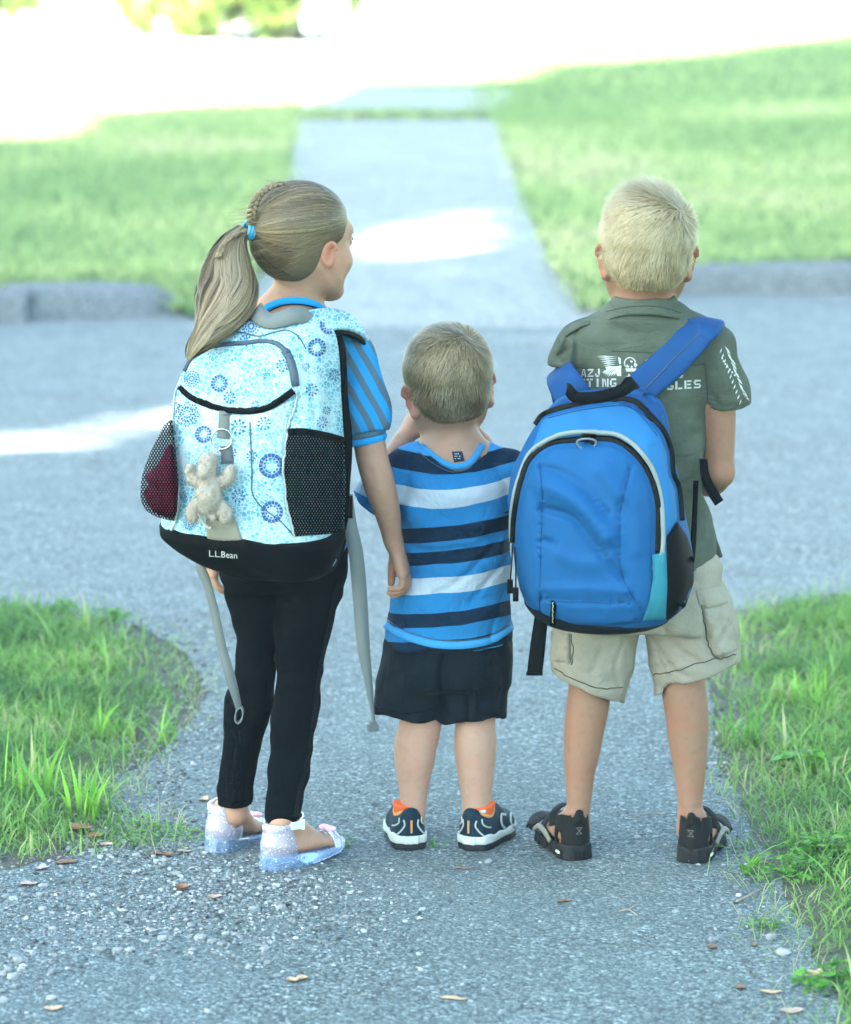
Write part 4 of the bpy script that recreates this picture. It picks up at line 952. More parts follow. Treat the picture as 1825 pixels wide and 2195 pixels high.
V, F = join(tp); mesh_np('hair_tie', V, F, M_tie, girl)
# striped shirt
def stripe_mat():
    m, n, b = new_mat('blue_grey_stripe', .85, (0, .2, .4), .2); p = n.attr('pix'); s_ = n.sep(p)
    ph = n.math('SUBTRACT', s_[0], n.math('MULTIPLY', s_[1], .56)); ph = n.math('ADD', ph, n.math('MULTIPLY', n.noise(p, 14, 2), .008))
    w = n.math('FRACT', n.math('MULTIPLY', ph, 1198/35.)); c = n.mix(n.ramp(w, [(0, 0.), (.44, 0.), (.47, 1.), (.97, 1.), (1, 0.)]), (.075, .125, .17), (.012, .25, .56))
    c = n.mix(n.math('MULTIPLY', n.noise(n.attr(), 900, 2), .35), c, (.02, .05, .08)); n.set(b, 'Base Color', c)
    n.set(b, 'Normal', n.bump(n.noise(n.attr(), 38, 3), .25, .006)); return m
M_stripe = stripe_mat(); M_blueknit = cloth('blue_knit', (.012, .25, .56), .2, 900, .3); M_greyknit = cloth('grey_knit', (.075, .125, .17), .2, 900, .3)
s_ = SDF((-.5, -.15, .42), (-.03, .2, 1.06), .004)
s_.loft(rowloft([(672, 560, 690, .05), (700, 530, 715, .06), (740, 492, 735, .072), (850, 487, 735, .083), (980, 495, 728, .078), (1080, 493, 735, .08), (1150, 484, 746, .09), (1190, 490, 742, .085)], .02), .02, rnd=.015)
s_.limb([P(618, 696, .012), P(757, 757, .01)], [.045, .036], .03); s_.limb([P(618, 696, .012), P(462, 757, .01)], [.045, .036], .03)
sleeve(s_, [P(757, 765, .01), P(773, 835, .0), P(782, 895, -.008), P(785, 925, -.012)], [.037, .046, .048, .034], k=.02)
sleeve(s_, [P(462, 765, .01), P(440, 830, .02), P(432, 920, .03)], [.044, .046, .036], k=.02)
s_.limb([P(648, 575, .0), P(636, 628, .005), P(630, 646, .005)], [.047, .047, .045], .008, mode='c')
s_.wrinkle(.004, 60, 3, stretch=(1, .5, .5))
o_gs = s_.build('shirt', M_stripe, girl, 2, PIX)
cuff = lambda y, dr: (P(782+ (y-930)*.1, y, -.01), dr)
V, F = strap([P(x, y, Y) for x, y, Y in [(741, 941, -.01), (760, 944, -.046), (800, 937, -.046), (826, 925, -.01)]], [(-1, -.2, 0), (-.4, -1, 0), (.4, -1, 0), (1, -.2, 0)], .012, .005, 5); 
a = np.arange(24)/24*2*PI
def cuff_ring(y, r, tube_r, m, nm):
    c = P(783+(y-930)*.12, y-.5, -.012); V, F = tube(np.array([c+np.array([math.cos(t)*r, math.sin(t)*r*.92, .1*r*math.cos(t)]) for t in a]), tube_r, 8, True)
    V[:, 2] = c[2]+(V[:, 2]-c[2])*1.7; return mesh_np(nm, V, F, m, girl)
cuff_ring(926, .0335, .0048, M_greyknit, 'sleeve_cuff'); cuff_ring(941, .0338, .0042, M_blueknit, 'sleeve_cuff')
bb = bvh_of(o_gs, o_gb)
line_on(bb, [(556, 676), (575, 660), (605, 648), (640, 645), (672, 652), (695, 668)], .0045, M_blueknit, 'collar', girl, .001, flat=.014, sub=6)
lines_on(bb, [[(560, 682), (600, 657), (640, 652), (676, 660), (700, 676)]], .0012, M_black, 'collar_seam', girl, .003)
# leggings
M_leg = cloth('black_leggings', (.0007, .0025, .0038), .35, 800, .4, .9, 60, .08); M_leg.node_tree.nodes['Principled BSDF'].inputs['Specular IOR Level'].default_value = .05
g = SDF((-.42, -.16, .05), (-.08, .17, .66), .0035)
Lr = [(1190, 470, 612), (1231, 476, 606), (1300, 490, 594), (1372, 508, 592), (1423, 505, 592), (1475, 494, 591), (1506, 484, 585), (1574, 478, 567), (1626, 474, 553), (1690, 468, 545), (1727, 466, 542)]
Rr_ = [(1190, 585, 742), (1249, 588, 735), (1334, 588, 714), (1420, 590, 696), (1480, 590, 689), (1523, 586, 683), (1557, 581, 678), (1626, 578, 666), (1677, 573, 656), (1730, 569, 645), (1761, 569, 642)]
gpl, grl = rowpts(Lr, .03, .05); gpr, grr = rowpts(Rr_, .025, -.04)
sleeve(g, gpl, grl, k=.015, hollow=.5, tip=(0, 0, -1)); sleeve(g, gpr, grr, k=.015, hollow=.5, tip=(0, 0, -1))
g.loft(rowloft([(1120, 492, 730, .08), (1180, 478, 742, .088), (1235, 478, 738, .085), (1262, 500, 715, .06)], .022), .02)
for y, x0, x1, s2 in ((1395, 508, 588, 1), (1412, 508, 588, 1), (1428, 506, 588, 1), (1404, 594, 690, -1), (1425, 594, 690, -1), (1441, 594, 688, -1)):
    g.groove([P(x0, y-3*s2, -.03), P((x0+x1)/2, y, -.05), P(x1, y+5*s2, -.03)], .0045, .0042)
for y, x0, x1 in ((1650, 476, 545), (1672, 472, 545), (1700, 574, 650), (1690, 574, 652), (1735, 570, 640), (1718, 468, 540)): g.groove([P(x0, y, .02 if x0 < 560 else -.07), P((x0+x1)/2, y+6, .01 if x0 < 560 else -.08), P(x1, y+1, .02 if x0 < 560 else -.06)], .0035, .0018)
g.wrinkle(.0028, 70, 4, stretch=(.6, .6, 1))
o_gl = g.build('leggings', M_leg, girl, 1)
bl = bvh_of(o_gl)
def sequin_mat():
    m, n, b = new_mat('sequin', .5, (.004, .006, .01), .12); v = n.attr(); r = n.sep(n.vor(v, 420, out='Color'))[0]
    n.set(b, 'Base Color', n.ramp(r, [(0, (.001, .002, .004)), (.8, (.003, .005, .009)), (.93, (.012, .018, .028)), (1, (.2, .22, .12))], 'CONSTANT')); n.set(b, 'Normal', n.bump(n.vor(v, 420), .9, .003)); return m
line_on(bl, [(724, 1240), (703, 1340), (685, 1430), (672, 1530), (655, 1640), (640, 1700), (632, 1750)], .003, sequin_mat(), 'sequin_stripe', girl, .001, flat=.011)
lines_on(bl, [[(472, 1712), (500, 1718), (538, 1716)], [(574, 1742), (605, 1750), (640, 1746)]], .0009, M_black, 'hem_seam', girl, .0006)
# clear jelly shoes
def jelly(name, col, tr, rough, glit):
    m, n, b = new_mat(name, rough, col, .5); v = n.attr(); r = n.sep(n.vor(v, 650, out='Color'))
    g_ = n.math('GREATER_THAN', r[0], 1-glit); n.set(b, 'Base Color', n.mix(g_, col, (.95, .95, .98))); n.set(b, 'Transmission Weight', n.math('MULTIPLY', n.math('SUBTRACT', 1., g_), tr)); b.inputs['IOR'].default_value = 1.2
    n.set(b, 'Normal', n.bump(n.noise(v, 160, 3), .25, .002)); b.inputs['Coat Weight'].default_value = .5; b.inputs['Coat Roughness'].default_value = .15; return m
M_jelly = jelly('clear_glitter_jelly', (.8, .8, .93), .82, .16, .022); M_jsole = jelly('blue_jelly_sole', (.42, .6, .9), .72, .1, .012); M_buckle = flat_mat('pale_buckle', (.6, .68, .7), .3)
def jelly_shoe(fr, L, side, label=None):
    s_ = L/.18; sh = SDF(fr.o-.24, fr.o+.24, .0022); lo, hi = sh.lo, sh.ax_hi()
    us = np.array([-.012, .0, .03, .08, .13, .16, .178, .186])*s_; hw = np.array([.006, .021, .027, .026, .033, .031, .02, .004])*s_
    foot_w = lambda u: np.interp(u, us, hw)
    # sole: thick clear wedge
    tw = lambda u: np.interp(u, np.array([-.012, .03, .09, .15, .186])*s_, [.004, .003, .001, .004, .007]); bw = lambda u: np.interp(u, np.array([-.012, .03, .09, .13, .186])*s_, [-.026, -.026, -.021, -.012, -.004])
    def sole(X, Y, Z):
        u, v, w = fr.loc(X, Y, Z); cv = np.interp(u, np.array([0, .1, .18])*s_, [0, .003*side, -.003*side])
        a = np.abs(v-cv)-foot_w(u)-.004; m = np.maximum(w-tw(u), bw(u)-w); d = -smin(-a, -m, .006); return np.maximum(d, np.maximum(-.015*s_-u, u-.19*s_))
    sh.op(sole, lo, hi); obj_sole = None
    root = sh.build('shoe', M_jsole, girl, 1)
    up = SDF(fr.o-.24, fr.o+.24, .0022)
    # heel cup
    cupw = lambda w: np.interp(w, np.array([0, .02, .045, .06])*s_, [1.12, 1.2, 1.06, .98])
    def cup(X, Y, Z, t=0.):
        u, v, w = fr.loc(X, Y, Z); k = cupw(w); d = np.sqrt(((u-.03*s_)/(.034*s_*k+t))**2+(v/(.027*s_*k+t))**2)-1; d = d*.026*s_
        return np.maximum(np.maximum(d, u-(.05-.35*w)*1.0*s_-.004), np.maximum(w-.064*s_, -w))
    def cup_in(X, Y, Z): u, v, w = fr.loc(X, Y, Z); k = cupw(w); return (np.sqrt(((u-.03*s_)/(.034*s_*k-.001))**2+(v/(.027*s_*k-.001))**2)-1)*.026*s_
    up.op(lambda X, Y, Z: np.maximum(cup(X, Y, Z, .0025), -cup_in(X, Y, Z)), lo, hi)
    up.build('heel_cup', M_jelly, root, 1); up = SDF(fr.o-.24, fr.o+.24, .0022)
    up.limb([fr(.158*s_, -.034*s_, .004), fr(.158*s_, -.026*s_, .021*s_), fr(.156*s_, 0, .031*s_), fr(.152*s_, .024*s_, .022*s_), fr(.15*s_, .035*s_, .004)], [.0035]*5, .004, 5, (fr.u, 2.6))
    up.limb([fr(.17*s_, -.03*s_, .004), fr(.184*s_, -.01*s_, .008), fr(.182*s_, .012*s_, .008), fr(.168*s_, .028*s_, .004)], [.0035]*4, .004, 5, (fr.w, 1.8))
    up.build('toe_band', M_jelly, root, 1)
    # ankle strap with a white buckle
    a = np.linspace(PI*.62, PI*.62+2*PI, 22)[:-1]; c = fr(.034*s_, 0, .062*s_)
    pts = np.array([c+fr.u*(math.cos(t)*.037*s_+.004*math.cos(t))+fr.v*math.sin(t)*.033*s_+fr.w*.01*math.cos(t) for t in a])
    n_ = np.array([fr.u*math.cos(t)+fr.v*math.sin(t) for t in a]); V, F = strap(np.vstack([pts, pts[:1]]), np.vstack([n_, n_[:1]]), .012*s_, .004, 3, 1); mesh_np('ankle_strap', V, F, M_jelly, root)
    t = PI*.5; c2 = c+fr.v*.036*s_+fr.u*.004; V, F = join([box(c2, (.024, .005, .013), np.stack([fr.u, fr.v, fr.w], 1)), box(c2+fr.u*.014, (.004, .008, .018), np.stack([fr.u, fr.v, fr.w], 1))]); mesh_np('buckle', V, F, M_buckle, root, False)
    # small bow at the toe
    V, F = join([(ico(2)[0]*np.array([.011, .006, .006])+fr(.15*s_, dv, .036*s_), [ico(2)[1]]) for dv in (-.008, .008)]); mesh_np('bow', V, F, flat_mat('pink_bow', (.8, .45, .6), .4), root)
jelly_shoe(FL, .175, -1); jelly_shoe(FR, .168, 1)
# ------------------------------------------------------------------ the girl's backpack
gpk = thing('backpack', 'light blue flower print backpack with black mesh pockets, worn by the girl', 'backpack', (-.33, -.16, .53))
def floral_mat():
    m, n, b = new_mat('floral_print', .8, (.3, .6, .75), .2); p = n.attr('pix')
    wob = n.vmath('ADD', p, n.vmath('SCALE', n.noise(p, 30, 2, out='Color'), scale=.012))
    c = n.ramp(n.noise(p, 13, 3, .6), [(.32, (.04, .2, .27)), (.5, (.085, .27, .34)), (.64, (.17, .33, .39))])
    cell = n.sep(n.vor(wob, 140, out='Color')); c = n.mix(n.ramp(cell[0], [(0, 0.), (.5, .1), (.9, .75)]), c, (.25, .42, .48)); c = n.mix(n.math('MULTIPLY', n.math('GREATER_THAN', cell[1], .9), .7), c, (.03, .22, .36))
    e = n.vor(wob, 140, 'DISTANCE_TO_EDGE'); c = n.mix(n.ramp(e, [(0, .9), (.06, .75), (.11, 0.)]), c, (.4, .5, .53))
    gr = n.vor(p, 13, out='Color'); gd = n.vor(p, 13); c = n.mix(n.math('MULTIPLY', n.math('MULTIPLY', n.math('LESS_THAN', gd, .22), n.math('GREATER_THAN', n.sep(gr)[0], .72)), .6), c, (.13, .38, .17))
    cl = n.ramp(n.noise(p, 17, 3, .5, dist=.4), [(.52, 0.), (.66, .85)]); c = n.mix(cl, c, (.36, .44, .47)); n.set(b, 'Base Color', c)
    n.set(b, 'Normal', n.bump(n.math('ADD', n.noise(n.attr(), 24, 3, .5, dist=.5), n.math('MULTIPLY', n.noise(n.attr(), 900, 1), .04)), .35, .008)); return m
M_floral = floral_mat()
gp_yaw = R_(-22); gp_o = P(549, 950, -.165)[:2]
gp_rows = [(676, 540, 682, .03, 2.6), (690, 500, 700, .05, 2.8), (704, 474, 714, .063, 3), (724, 444, 722, .076, 3.2), (757, 412, 727, .088, 3.4), (800, 390, 730, .095, 3.4), (865, 369, 733, .1, 3.4), (930, 362, 737, .103, 3.4), (1000, 360, 740, .105, 3.4), (1060, 357, 741, .107, 3.4), (1110, 347, 739, .107, 3.4), (1146, 346, 737, .105, 3.2), (1172, 374, 730, .1, 3), (1198, 415, 724, .092, 2.8), (1220, 470, 712, .078, 2.6), (1236, 530, 690, .055, 2.5)]
gp_secs = rowloft(gp_rows, -.165, gp_o, gp_yaw)
lo_, hi_ = (gp_o[0]-.25, gp_o[1]-.2, .46), (gp_o[0]+.25, gp_o[1]+.2, 1.03)
k = SDF(lo_, hi_, .004); k.loft(gp_secs, .01, gp_yaw, gp_o, rnd=.02)
gp_lines = [([(400, 800), (424, 762), (472, 742), (520, 738), (585, 734), (618, 764), (632, 824)], 7, .006), ([(388, 832), (417, 856), (469, 876), (520, 884), (572, 877), (624, 850), (634, 830)], 6, .006),
    ([(668, 740), (664, 800), (676, 900)], 8, .007), ([(641, 721), (650, 800), (640, 900)], 9, .006), ([(700, 760), (706, 850), (712, 920)], 10, .005), ([(483, 712), (520, 716), (555, 724), (617, 712), (641, 726)], 5, .005),
    ([(376, 850), (373, 919), (386, 1056), (378, 1120)], 6, .004), ([(637, 850), (618, 919), (610, 1005), (615, 1073), (632, 1149)], 6, .005), ([(540, 900), (545, 1000), (540, 1060), (575, 1100), (626, 1145)], 4, .002), ([(520, 760), (560, 800), (570, 850)], 16, -.005), ([(450, 940), (470, 1040), (460, 1120)], 26, -.008), ([(570, 930), (580, 1040)], 22, -.006), ([(400, 800), (440, 850)], 14, .003)]
o_gp = k.build('body', M_floral, gpk, 2, PIX, creases(gp_lines))
gbv = bvh_of(o_gp)
zb = P(520, 1150, -.28)[2]
k = SDF(lo_, hi_, .004); k.loft([(z, cx, cy, rx+.004, ry+.004, n) for z, cx, cy, rx, ry, n in gp_secs], .01, gp_yaw, gp_o, rnd=.02); plane_cut(k, (gp_o[0], gp_o[1], zb), (.02, -.05, 1), lo_, hi_, .004); k.wrinkle(.004, 45, 9)
o_gbase = k.build('base', M_black, gpk, 2)
k = SDF((gp_o[0]-.25, -.14, .46), (gp_o[0]+.25, .0, 1.03), .005); k.loft(rowloft([(700, 470, 728, .02, 3), (740, 440, 742, .024, 3), (850, 400, 748, .024, 3), (960, 380, 757, .024, 3), (1060, 380, 751, .024, 3), (1150, 390, 745, .024, 3), (1205, 430, 728, .02, 3)], -.082, gp_o, R_(-10)), .01, R_(-10), gp_o, rnd=.012)
k.build('back_panel', M_black, gpk, 1)
# mesh pockets
def netting(name, hole=.42):
    m, n, b = new_mat(name, .75, (.0008, .002, .003), .05); p = n.sep(n.attr('pix')); u = n.math('MULTIPLY', p[0], 1198/6.2); v = n.math('MULTIPLY', p[1], 1198/6.2*.6)
    a = n.math('MULTIPLY', n.math('SINE', n.math('MULTIPLY', n.math('ADD', u, v), PI)), n.math('SINE', n.math('MULTIPLY', n.math('SUBTRACT', u, v), PI)))
    h = n.math('GREATER_THAN', n.math('ABSOLUTE', a), hole); tr = n.node('ShaderNodeBsdfTransparent'); mx = n.node('ShaderNodeMixShader', {0: h}); n.l.new(b.outputs[0], mx.inputs[1]); n.l.new(tr.outputs[0], mx.inputs[2]); n.l.new(mx.outputs[0], n.n['Material Output'].inputs[0]); return m
M_net = netting('black_netting', .78); M_net2 = netting('dense_netting', .62)
rp = [(619, 926), (650, 925), (700, 934), (741, 946), (744, 1000), (742, 1060), (737, 1142), (690, 1146), (634, 1150), (626, 1120), (615, 1073), (609, 1005), (613, 960)]
o_net = patch(gbv, rp, .004, M_net, 'mesh_pocket', gpk, 8, .012, 20, Y=-.12)
ntv = bvh_of(o_net, o_gp)
line_on(ntv, [(618, 927), (650, 925), (700, 934), (742, 946)], .004, M_black, 'pocket_rim', gpk, .001, flat=.012)
pk_rows = [(902, 352, 402, .022), (920, 346, 404, .034), (950, 331, 404, .046), (990, 314, 404, .054), (1030, 304, 404, .058), (1062, 302, 404, .057), (1086, 311, 404, .052), (1104, 332, 404, .04), (1114, 350, 402, .024)]
def pocket_mesh(inset, seed, top=0):
    k = SDF((P(290, 1000, -.2)[0]-.03, -.3, .58), (P(410, 1000, -.2)[0]+.02, -.1, .86), .0035)
    k.loft(rowloft([(y+(inset*1200*.6 if y < 1000 else -inset*1200*.6)+(top if y < 1000 else 0), a+inset*1100, b2, max(.012, ry-inset)) for y, a, b2, ry in pk_rows], -.2), .005, rnd=.012); k.wrinkle(.003, 55, seed); V, F = k.nets(); V = smoothV(V, F, 2)
    xl = np.interp(proj(V)[:, 1], [900, 930, 980, 1050, 1100, 1136], [376, 372, 377, 386, 384, 376]); V[:, 1] += np.clip((proj(V)[:, 0]-xl+8)/10, 0, 1)*.1; return V, F
Vp, F = pocket_mesh(0., 3); o_net2 = mesh_np('mesh_pocket', Vp, F, M_net2, gpk, attrs=PIX(Vp))
V1, F = pocket_mesh(.007, 8, 40)
tag(mesh_np('folded_cloth', V1, F, cloth('crimson_cloth', (.36, .018, .085), .6, 300, .6, .9, 30, .2)), 'crimson bundled cloth inside the left mesh pocket of the flower print backpack', 'cloth')
line_on(gbv, [(374, 905), (371, 930), (376, 980), (385, 1050), (382, 1100), (370, 1136)], .0022, flat_mat('pale_piping', (.5, .58, .5), .6), 'piping', gpk, .003)
M_piping = flat_mat('silver_piping', (.27, .31, .31), .5)
line_on(gbv, [(384, 826), (377, 850), (373, 905)], .002, M_piping, 'piping', gpk, .002)
line_on(ntv, [(637, 838), (630, 880), (618, 919), (610, 1005), (615, 1073), (632, 1151)], .0022, M_piping, 'piping', gpk, .003)
# zips and bands
M_zipnavy = flat_mat('navy_zip', (.03, .055, .085), .5, gs=900)
line_on(gbv, [(397, 796), (408, 775), (424, 759), (445, 746), (472, 740), (520, 736), (560, 732), (589, 736), (608, 748), (620, 765), (630, 795), (634, 824)], .004, M_zipnavy, 'zip', gpk, .001, flat=.0085)
line_on(gbv, [(612, 752), (622, 768), (631, 795), (635, 826)], .005, M_zipnavy, 'zip_flap', gpk, .002, flat=.014)
line_on(gbv, [(388, 829), (400, 842), (417, 854), (440, 864), (469, 873), (495, 878), (520, 880), (545, 879), (572, 873), (600, 858), (628, 838)], .005, M_black, 'binding', gpk, .001, flat=.012)
lines_on(gbv, [[(483, 709), (520, 713), (555, 720), (590, 712), (617, 708), (641, 722), (656, 748)], [(536, 905), (540, 1000), (542, 1055), (560, 1085), (600, 1115), (628, 1146)]], .0011, M_zipnavy, 'seam', gpk, .001)
# flower print: rings of small navy petals
M_navyprint = flat_mat('navy_print', (.02, .06, .2), .8); fl = []
def ring(cx, cy, r, n, s1, s2, ph=0.):
    for i in range(n):
        a = i/n*2*PI+ph; ca, sa = math.cos(a), math.sin(a); fl.append([(cx+(r+u)*ca-v*sa, cy+((r+u)*sa+v*ca)*1.02) for u, v in ((-s1, -s2*.7), (s1, -s2), (s1, s2), (-s1, s2*.7))])
for cx, cy, r, kind in [(412, 812, 17, 2), (471, 822, 18, 0), (572, 805, 8, 1), (527, 731, 13, 1), (606, 784, 14, 1), (679, 745, 19, 0), (716, 804, 12, 1), (539, 700, 19, 2), (704, 697, 19, 0), (493, 852, 14, 1), (668, 836, 14, 1), (402, 888, 26, 3), (437, 931, 18, 0), (512, 915, 17, 1), (567, 908, 15, 1), (582, 998, 26, 0), (584, 1097, 23, 0), (512, 1063, 15, 1), (409, 1120, 15, 2), (541, 977, 12, 1), (557, 1039, 5, 1), (497, 970, 12, 1), (393, 1063, 9, 1), (378, 872, 10, 1), (548, 868, 9, 1), (700, 880, 9, 1), (433, 990, 6, 1), (655, 785, 8, 1), (470, 706, 10, 1), (690, 905, 12, 1)]:
    if kind == 0: ring(cx, cy, r*.85, int(9+r*.35), r*.15, r*.15); ring(cx, cy, r*.55, 11, r*.08, r*.1)
    elif kind == 1: ring(cx, cy, r*.8, 9, r*.17, r*.14); ring(cx, cy, r*.42, 6, r*.1, r*.1)
    elif kind == 2: [ring(cx, cy, r*q, int(5+14*q), r*.09, r*.1, q) for q in (.3, .6, .92)]
    else: ring(cx, cy, r*.3, 8, r*.06, r*.08); ring(cx, cy, r*.5, 13, r*.06, r*.08); [ring(cx+r*.78*math.cos(a), cy+r*.78*math.sin(a), r*.2, 6, r*.06, r*.07) for a in np.arange(8)/8*2*PI]
tag(decal(gbv, fl, .0012, M_navyprint, 'flower_print', gpk), kind='stuff')
# webbing with the ring, taupe patch, maker's name
line_on(gbv, [(486, 884), (484, 915), (480, 940)], .002, M_webgrey, 'webbing', gpk, .002, flat=.024)
line_on(gbv, [(487, 955), (489, 975), (489, 994)], .002, flat_mat('dark_webbing', (.09, .1, .105), .7), 'webbing', gpk, .002, flat=.022)
lines_on(gbv, [[(474, 890), (487, 890), (499, 890)], [(483, 988), (490, 988), (497, 988)]], .0012, M_zipnavy, 'bar_tack', gpk, .004)
patch(gbv, [(444, 1098), (470, 1085), (499, 1098), (510, 1128), (521, 1160), (480, 1160), (445, 1156), (441, 1125)], .002, cloth('taupe_suede', (.2, .19, .15), .35, 500, .3), 'patch', gpk, 8, .002, 6)
decal(bvh_of(o_gbase, o_gp), text_polys('L.L.Bean', 450, 1178, 510, 1191, .08), .0025, M_whiteprint, 'lettering', gpk)
# carrying handle, shoulder strap, hanging webbing
hp = [P(548, 664, -.16), P(558, 678, -.195), P(578, 688, -.215), P(605, 684, -.22), P(632, 676, -.215), P(655, 678, -.2), P(673, 690, -.17)]
V, F = strap(hp, [(-.5, -.7, .5), (-.2, -.8, .5), (0, -.8, .6), (.0, -.8, .6), (0, -.8, .5), (.2, -.7, .5), (.5, -.6, .5)], .03, .004, 6); mesh_np('handle', V, F, M_webgrey, gpk)
sp = [P(660, 705, -.16), P(690, 692, -.12), P(722, 690, -.07), P(752, 698, -.02), P(776, 718, .03), P(788, 760, .065), P(790, 815, .085)]
nr = [(0, -.6, .8), (.1, -.5, .85), (.35, -.3, .85), (.6, -.1, .75), (.85, .2, .4), (.95, .3, .1), (.95, .3, 0)]
V, F = strap(np.array(sp)+np.array([0, 0, .004]), nr, [.06, .07, .072, .07, .066, .062, .058], .012, 7, 1); mesh_np('shoulder_strap', V, F, M_floral, gpk, attrs=PIX(V))
V, F = strap(np.array(sp)-np.array(nr)*.006, nr, [.064, .075, .078, .076, .072, .068, .064], .011, 7, 1); mesh_np('strap_padding', V, F, M_black, gpk)
spL = [P(480, 715, -.11), P(470, 705, -.06), P(462, 712, .0), P(455, 740, .06), P(452, 800, .085)]
V, F = strap(spL, [(-.2, -.5, .8), (-.3, -.2, .9), (-.4, .1, .9), (-.5, .6, .4), (-.3, .9, 0)], .062, .014, 6, 1); mesh_np('shoulder_strap', V, F, M_floral, gpk, attrs=PIX(V))
V, F = strap([P(427, 1205, -.13), P(432, 1220, -.135), P(448, 1262, -.14), P(462, 1320, -.14), P(477, 1390, -.14), P(495, 1455, -.14), P(508, 1500, -.135), P(513, 1520, -.13)], [(-.5, -1, 0), (-.4, -1, 0), (-.3, -1, 0), (-.2, -1, 0), (0, -1, 0), (.3, -1, 0), (.7, -1, 0), (.8, -1, 0)], [.012, .018, .015, .016, .016, .018, .014, .011], .0025, 6); mesh_np('loose_strap', V, F, M_webgrey, gpk)
a = np.arange(16)/16*2*PI; c = P(513, 1532, -.13); pts = np.array([c+np.array([.0065*math.cos(t)+.002*math.sin(t), .002*math.sin(t), .014*math.sin(t)]) for t in a]); V, F = strap(np.vstack([pts, pts[:1]]), np.array([[math.cos(t), 0, math.sin(t)] for t in np.append(a, 0)]), .016, .0022, 2); mesh_np('strap_loop', V, F, M_webgrey, gpk)
V, F = strap([P(744, 1060, -.1), P(750, 1120, -.11), P(764, 1190, -.12), P(772, 1280, -.12), P(779, 1380, -.12), P(790, 1460, -.12), P(799, 1530, -.12), P(801, 1548, -.12)], [(.2, -1, 0), (.2, -1, 0), (.3, -1, 0), (.3, -1, 0), (.4, -1, 0), (.7, -.8, 0), (.9, -.6, 0), (.9, -.6, 0)], [.02, .024, .026, .026, .024, .017, .009, .01], .0025, 6); mesh_np('loose_strap', V, F, M_webgrey, gpk)
V, F = join([box(P(800, 1560, -.12), (.018, .012, .012), rotz(.4)), box(P(800, 1551, -.12), (.011, .01, .008), rotz(.4))]); mesh_np('strap_end', V, F, flat_mat('dark_webbing_end', (.08, .09, .095), .7), gpk, False)
V, F = join([box(P(748, 1085, -.1), (.014, .02, .04)), box(P(749, 1120, -.1), (.01, .014, .02))]); mesh_np('buckle', V, F, M_zip, gpk, False)
# plush toy on its ring
toy = thing('plush_toy', 'small cream plush animal hanging by its key ring from the flower print backpack', 'plush toy', tuple(hit(gbv, 466, 1100, .02)))
M_plush = cloth('cream_plush', (.33, .29, .24), .5, 260, .9, .95, sheen=.3); M_belly = cloth('white_plush', (.42, .41, .38), .3, 260, .9, .95)
tz = lambda x, y, l: hit(gbv, x, y, l)
t = SDF(tz(466, 1050, .03)-.13, tz(466, 1050, .03)+.13, .002); q = lambda r: r/1198.
t.limb([tz(461, 984, .026), tz(463, 1000, .03)], [q(19), q(17)], .004); t.ell(tz(463, 1006, .044), (q(14), q(13), q(15)), None, .004)
t.limb([tz(466, 1028, .028), tz(466, 1060, .03), tz(465, 1076, .028)], [q(22), q(27), q(24)], .006)
for x, y in ((428, 1003), (503, 1006)): t.limb([tz(466+(x-466)*.45, 1030, .026), tz(466+(x-466)*.85, 1020, .028), tz(x, y, .028)], [q(12), q(13), q(13)], .003)
for x, y in ((434, 1102), (489, 1103)): t.limb([tz(466+(x-466)*.5, 1074, .026), tz(466+(x-466)*.9, 1090, .028), tz(x, y, .028)], [q(14), q(15), q(14)], .003)
t.limb([tz(461, 1092, .03), tz(470, 1104, .032)], [q(6), q(7)], .002)
t.groove([tz(446, 1013, .05), tz(463, 1019, .06), tz(480, 1013, .05)], .003, .004)
t.wrinkle(.0022, 190, 5); o_toy = t.build('body', M_plush, toy, 1)
M_fuzz = hair_mat('plush_fuzz', (.3, .26, .21), (.37, .33, .28), (.46, .42, .36), .8)
fv, ff = GEO[o_toy.name]; p, nn = sample_surface(fv, ff[0], 9000, 17); rgz = np.random.default_rng(18); nn = norm_(nn+rgz.normal(0, .55, nn.shape)); tq = np.linspace(0, 1, 3)[None, :, None]; pw = p[:, None]+nn[:, None]*tq*rgz.uniform(.002, .0045, (len(p), 1, 1))+np.array([0, 0, -.0012])*tq**2
V, F, A = strands(pw, .0006, norm_(np.cross(nn, rgz.normal(size=nn.shape)))[:, None].repeat(3, 1), rgz.uniform(0, 1, len(p))); tag(mesh_np('fuzz', V, F, M_fuzz, toy, attrs=A), kind='stuff')
V, F = tube(np.array([tz(477, 940, .004)+np.array([.0175*math.cos(t_), -.004, .0175*math.sin(t_)]) for t_ in np.arange(28)/28*2*PI]), .0017, 6, True); mesh_np('key_ring', V, F, M_steel, toy)
lk = []
for j in range(3):
    c = tz(474-j*2, 962+j*6, .01); lk.append(tube(np.array([c+np.array([.0022*math.cos(t_)*(j % 2), .0022*math.cos(t_)*(1-j % 2), .0042*math.sin(t_)]) for t_ in np.arange(10)/10*2*PI]), .0008, 5, True))
V, F = join(lk); mesh_np('chain', V, F, M_steel, toy)
V, F = tube([tz(450, 1098, .03), tz(449, 1115, .02), tz(455, 1128, .012), tz(460, 1126, .012)], .0022, 6, sub=4); mesh_np('cord', V, F, M_belly, toy)
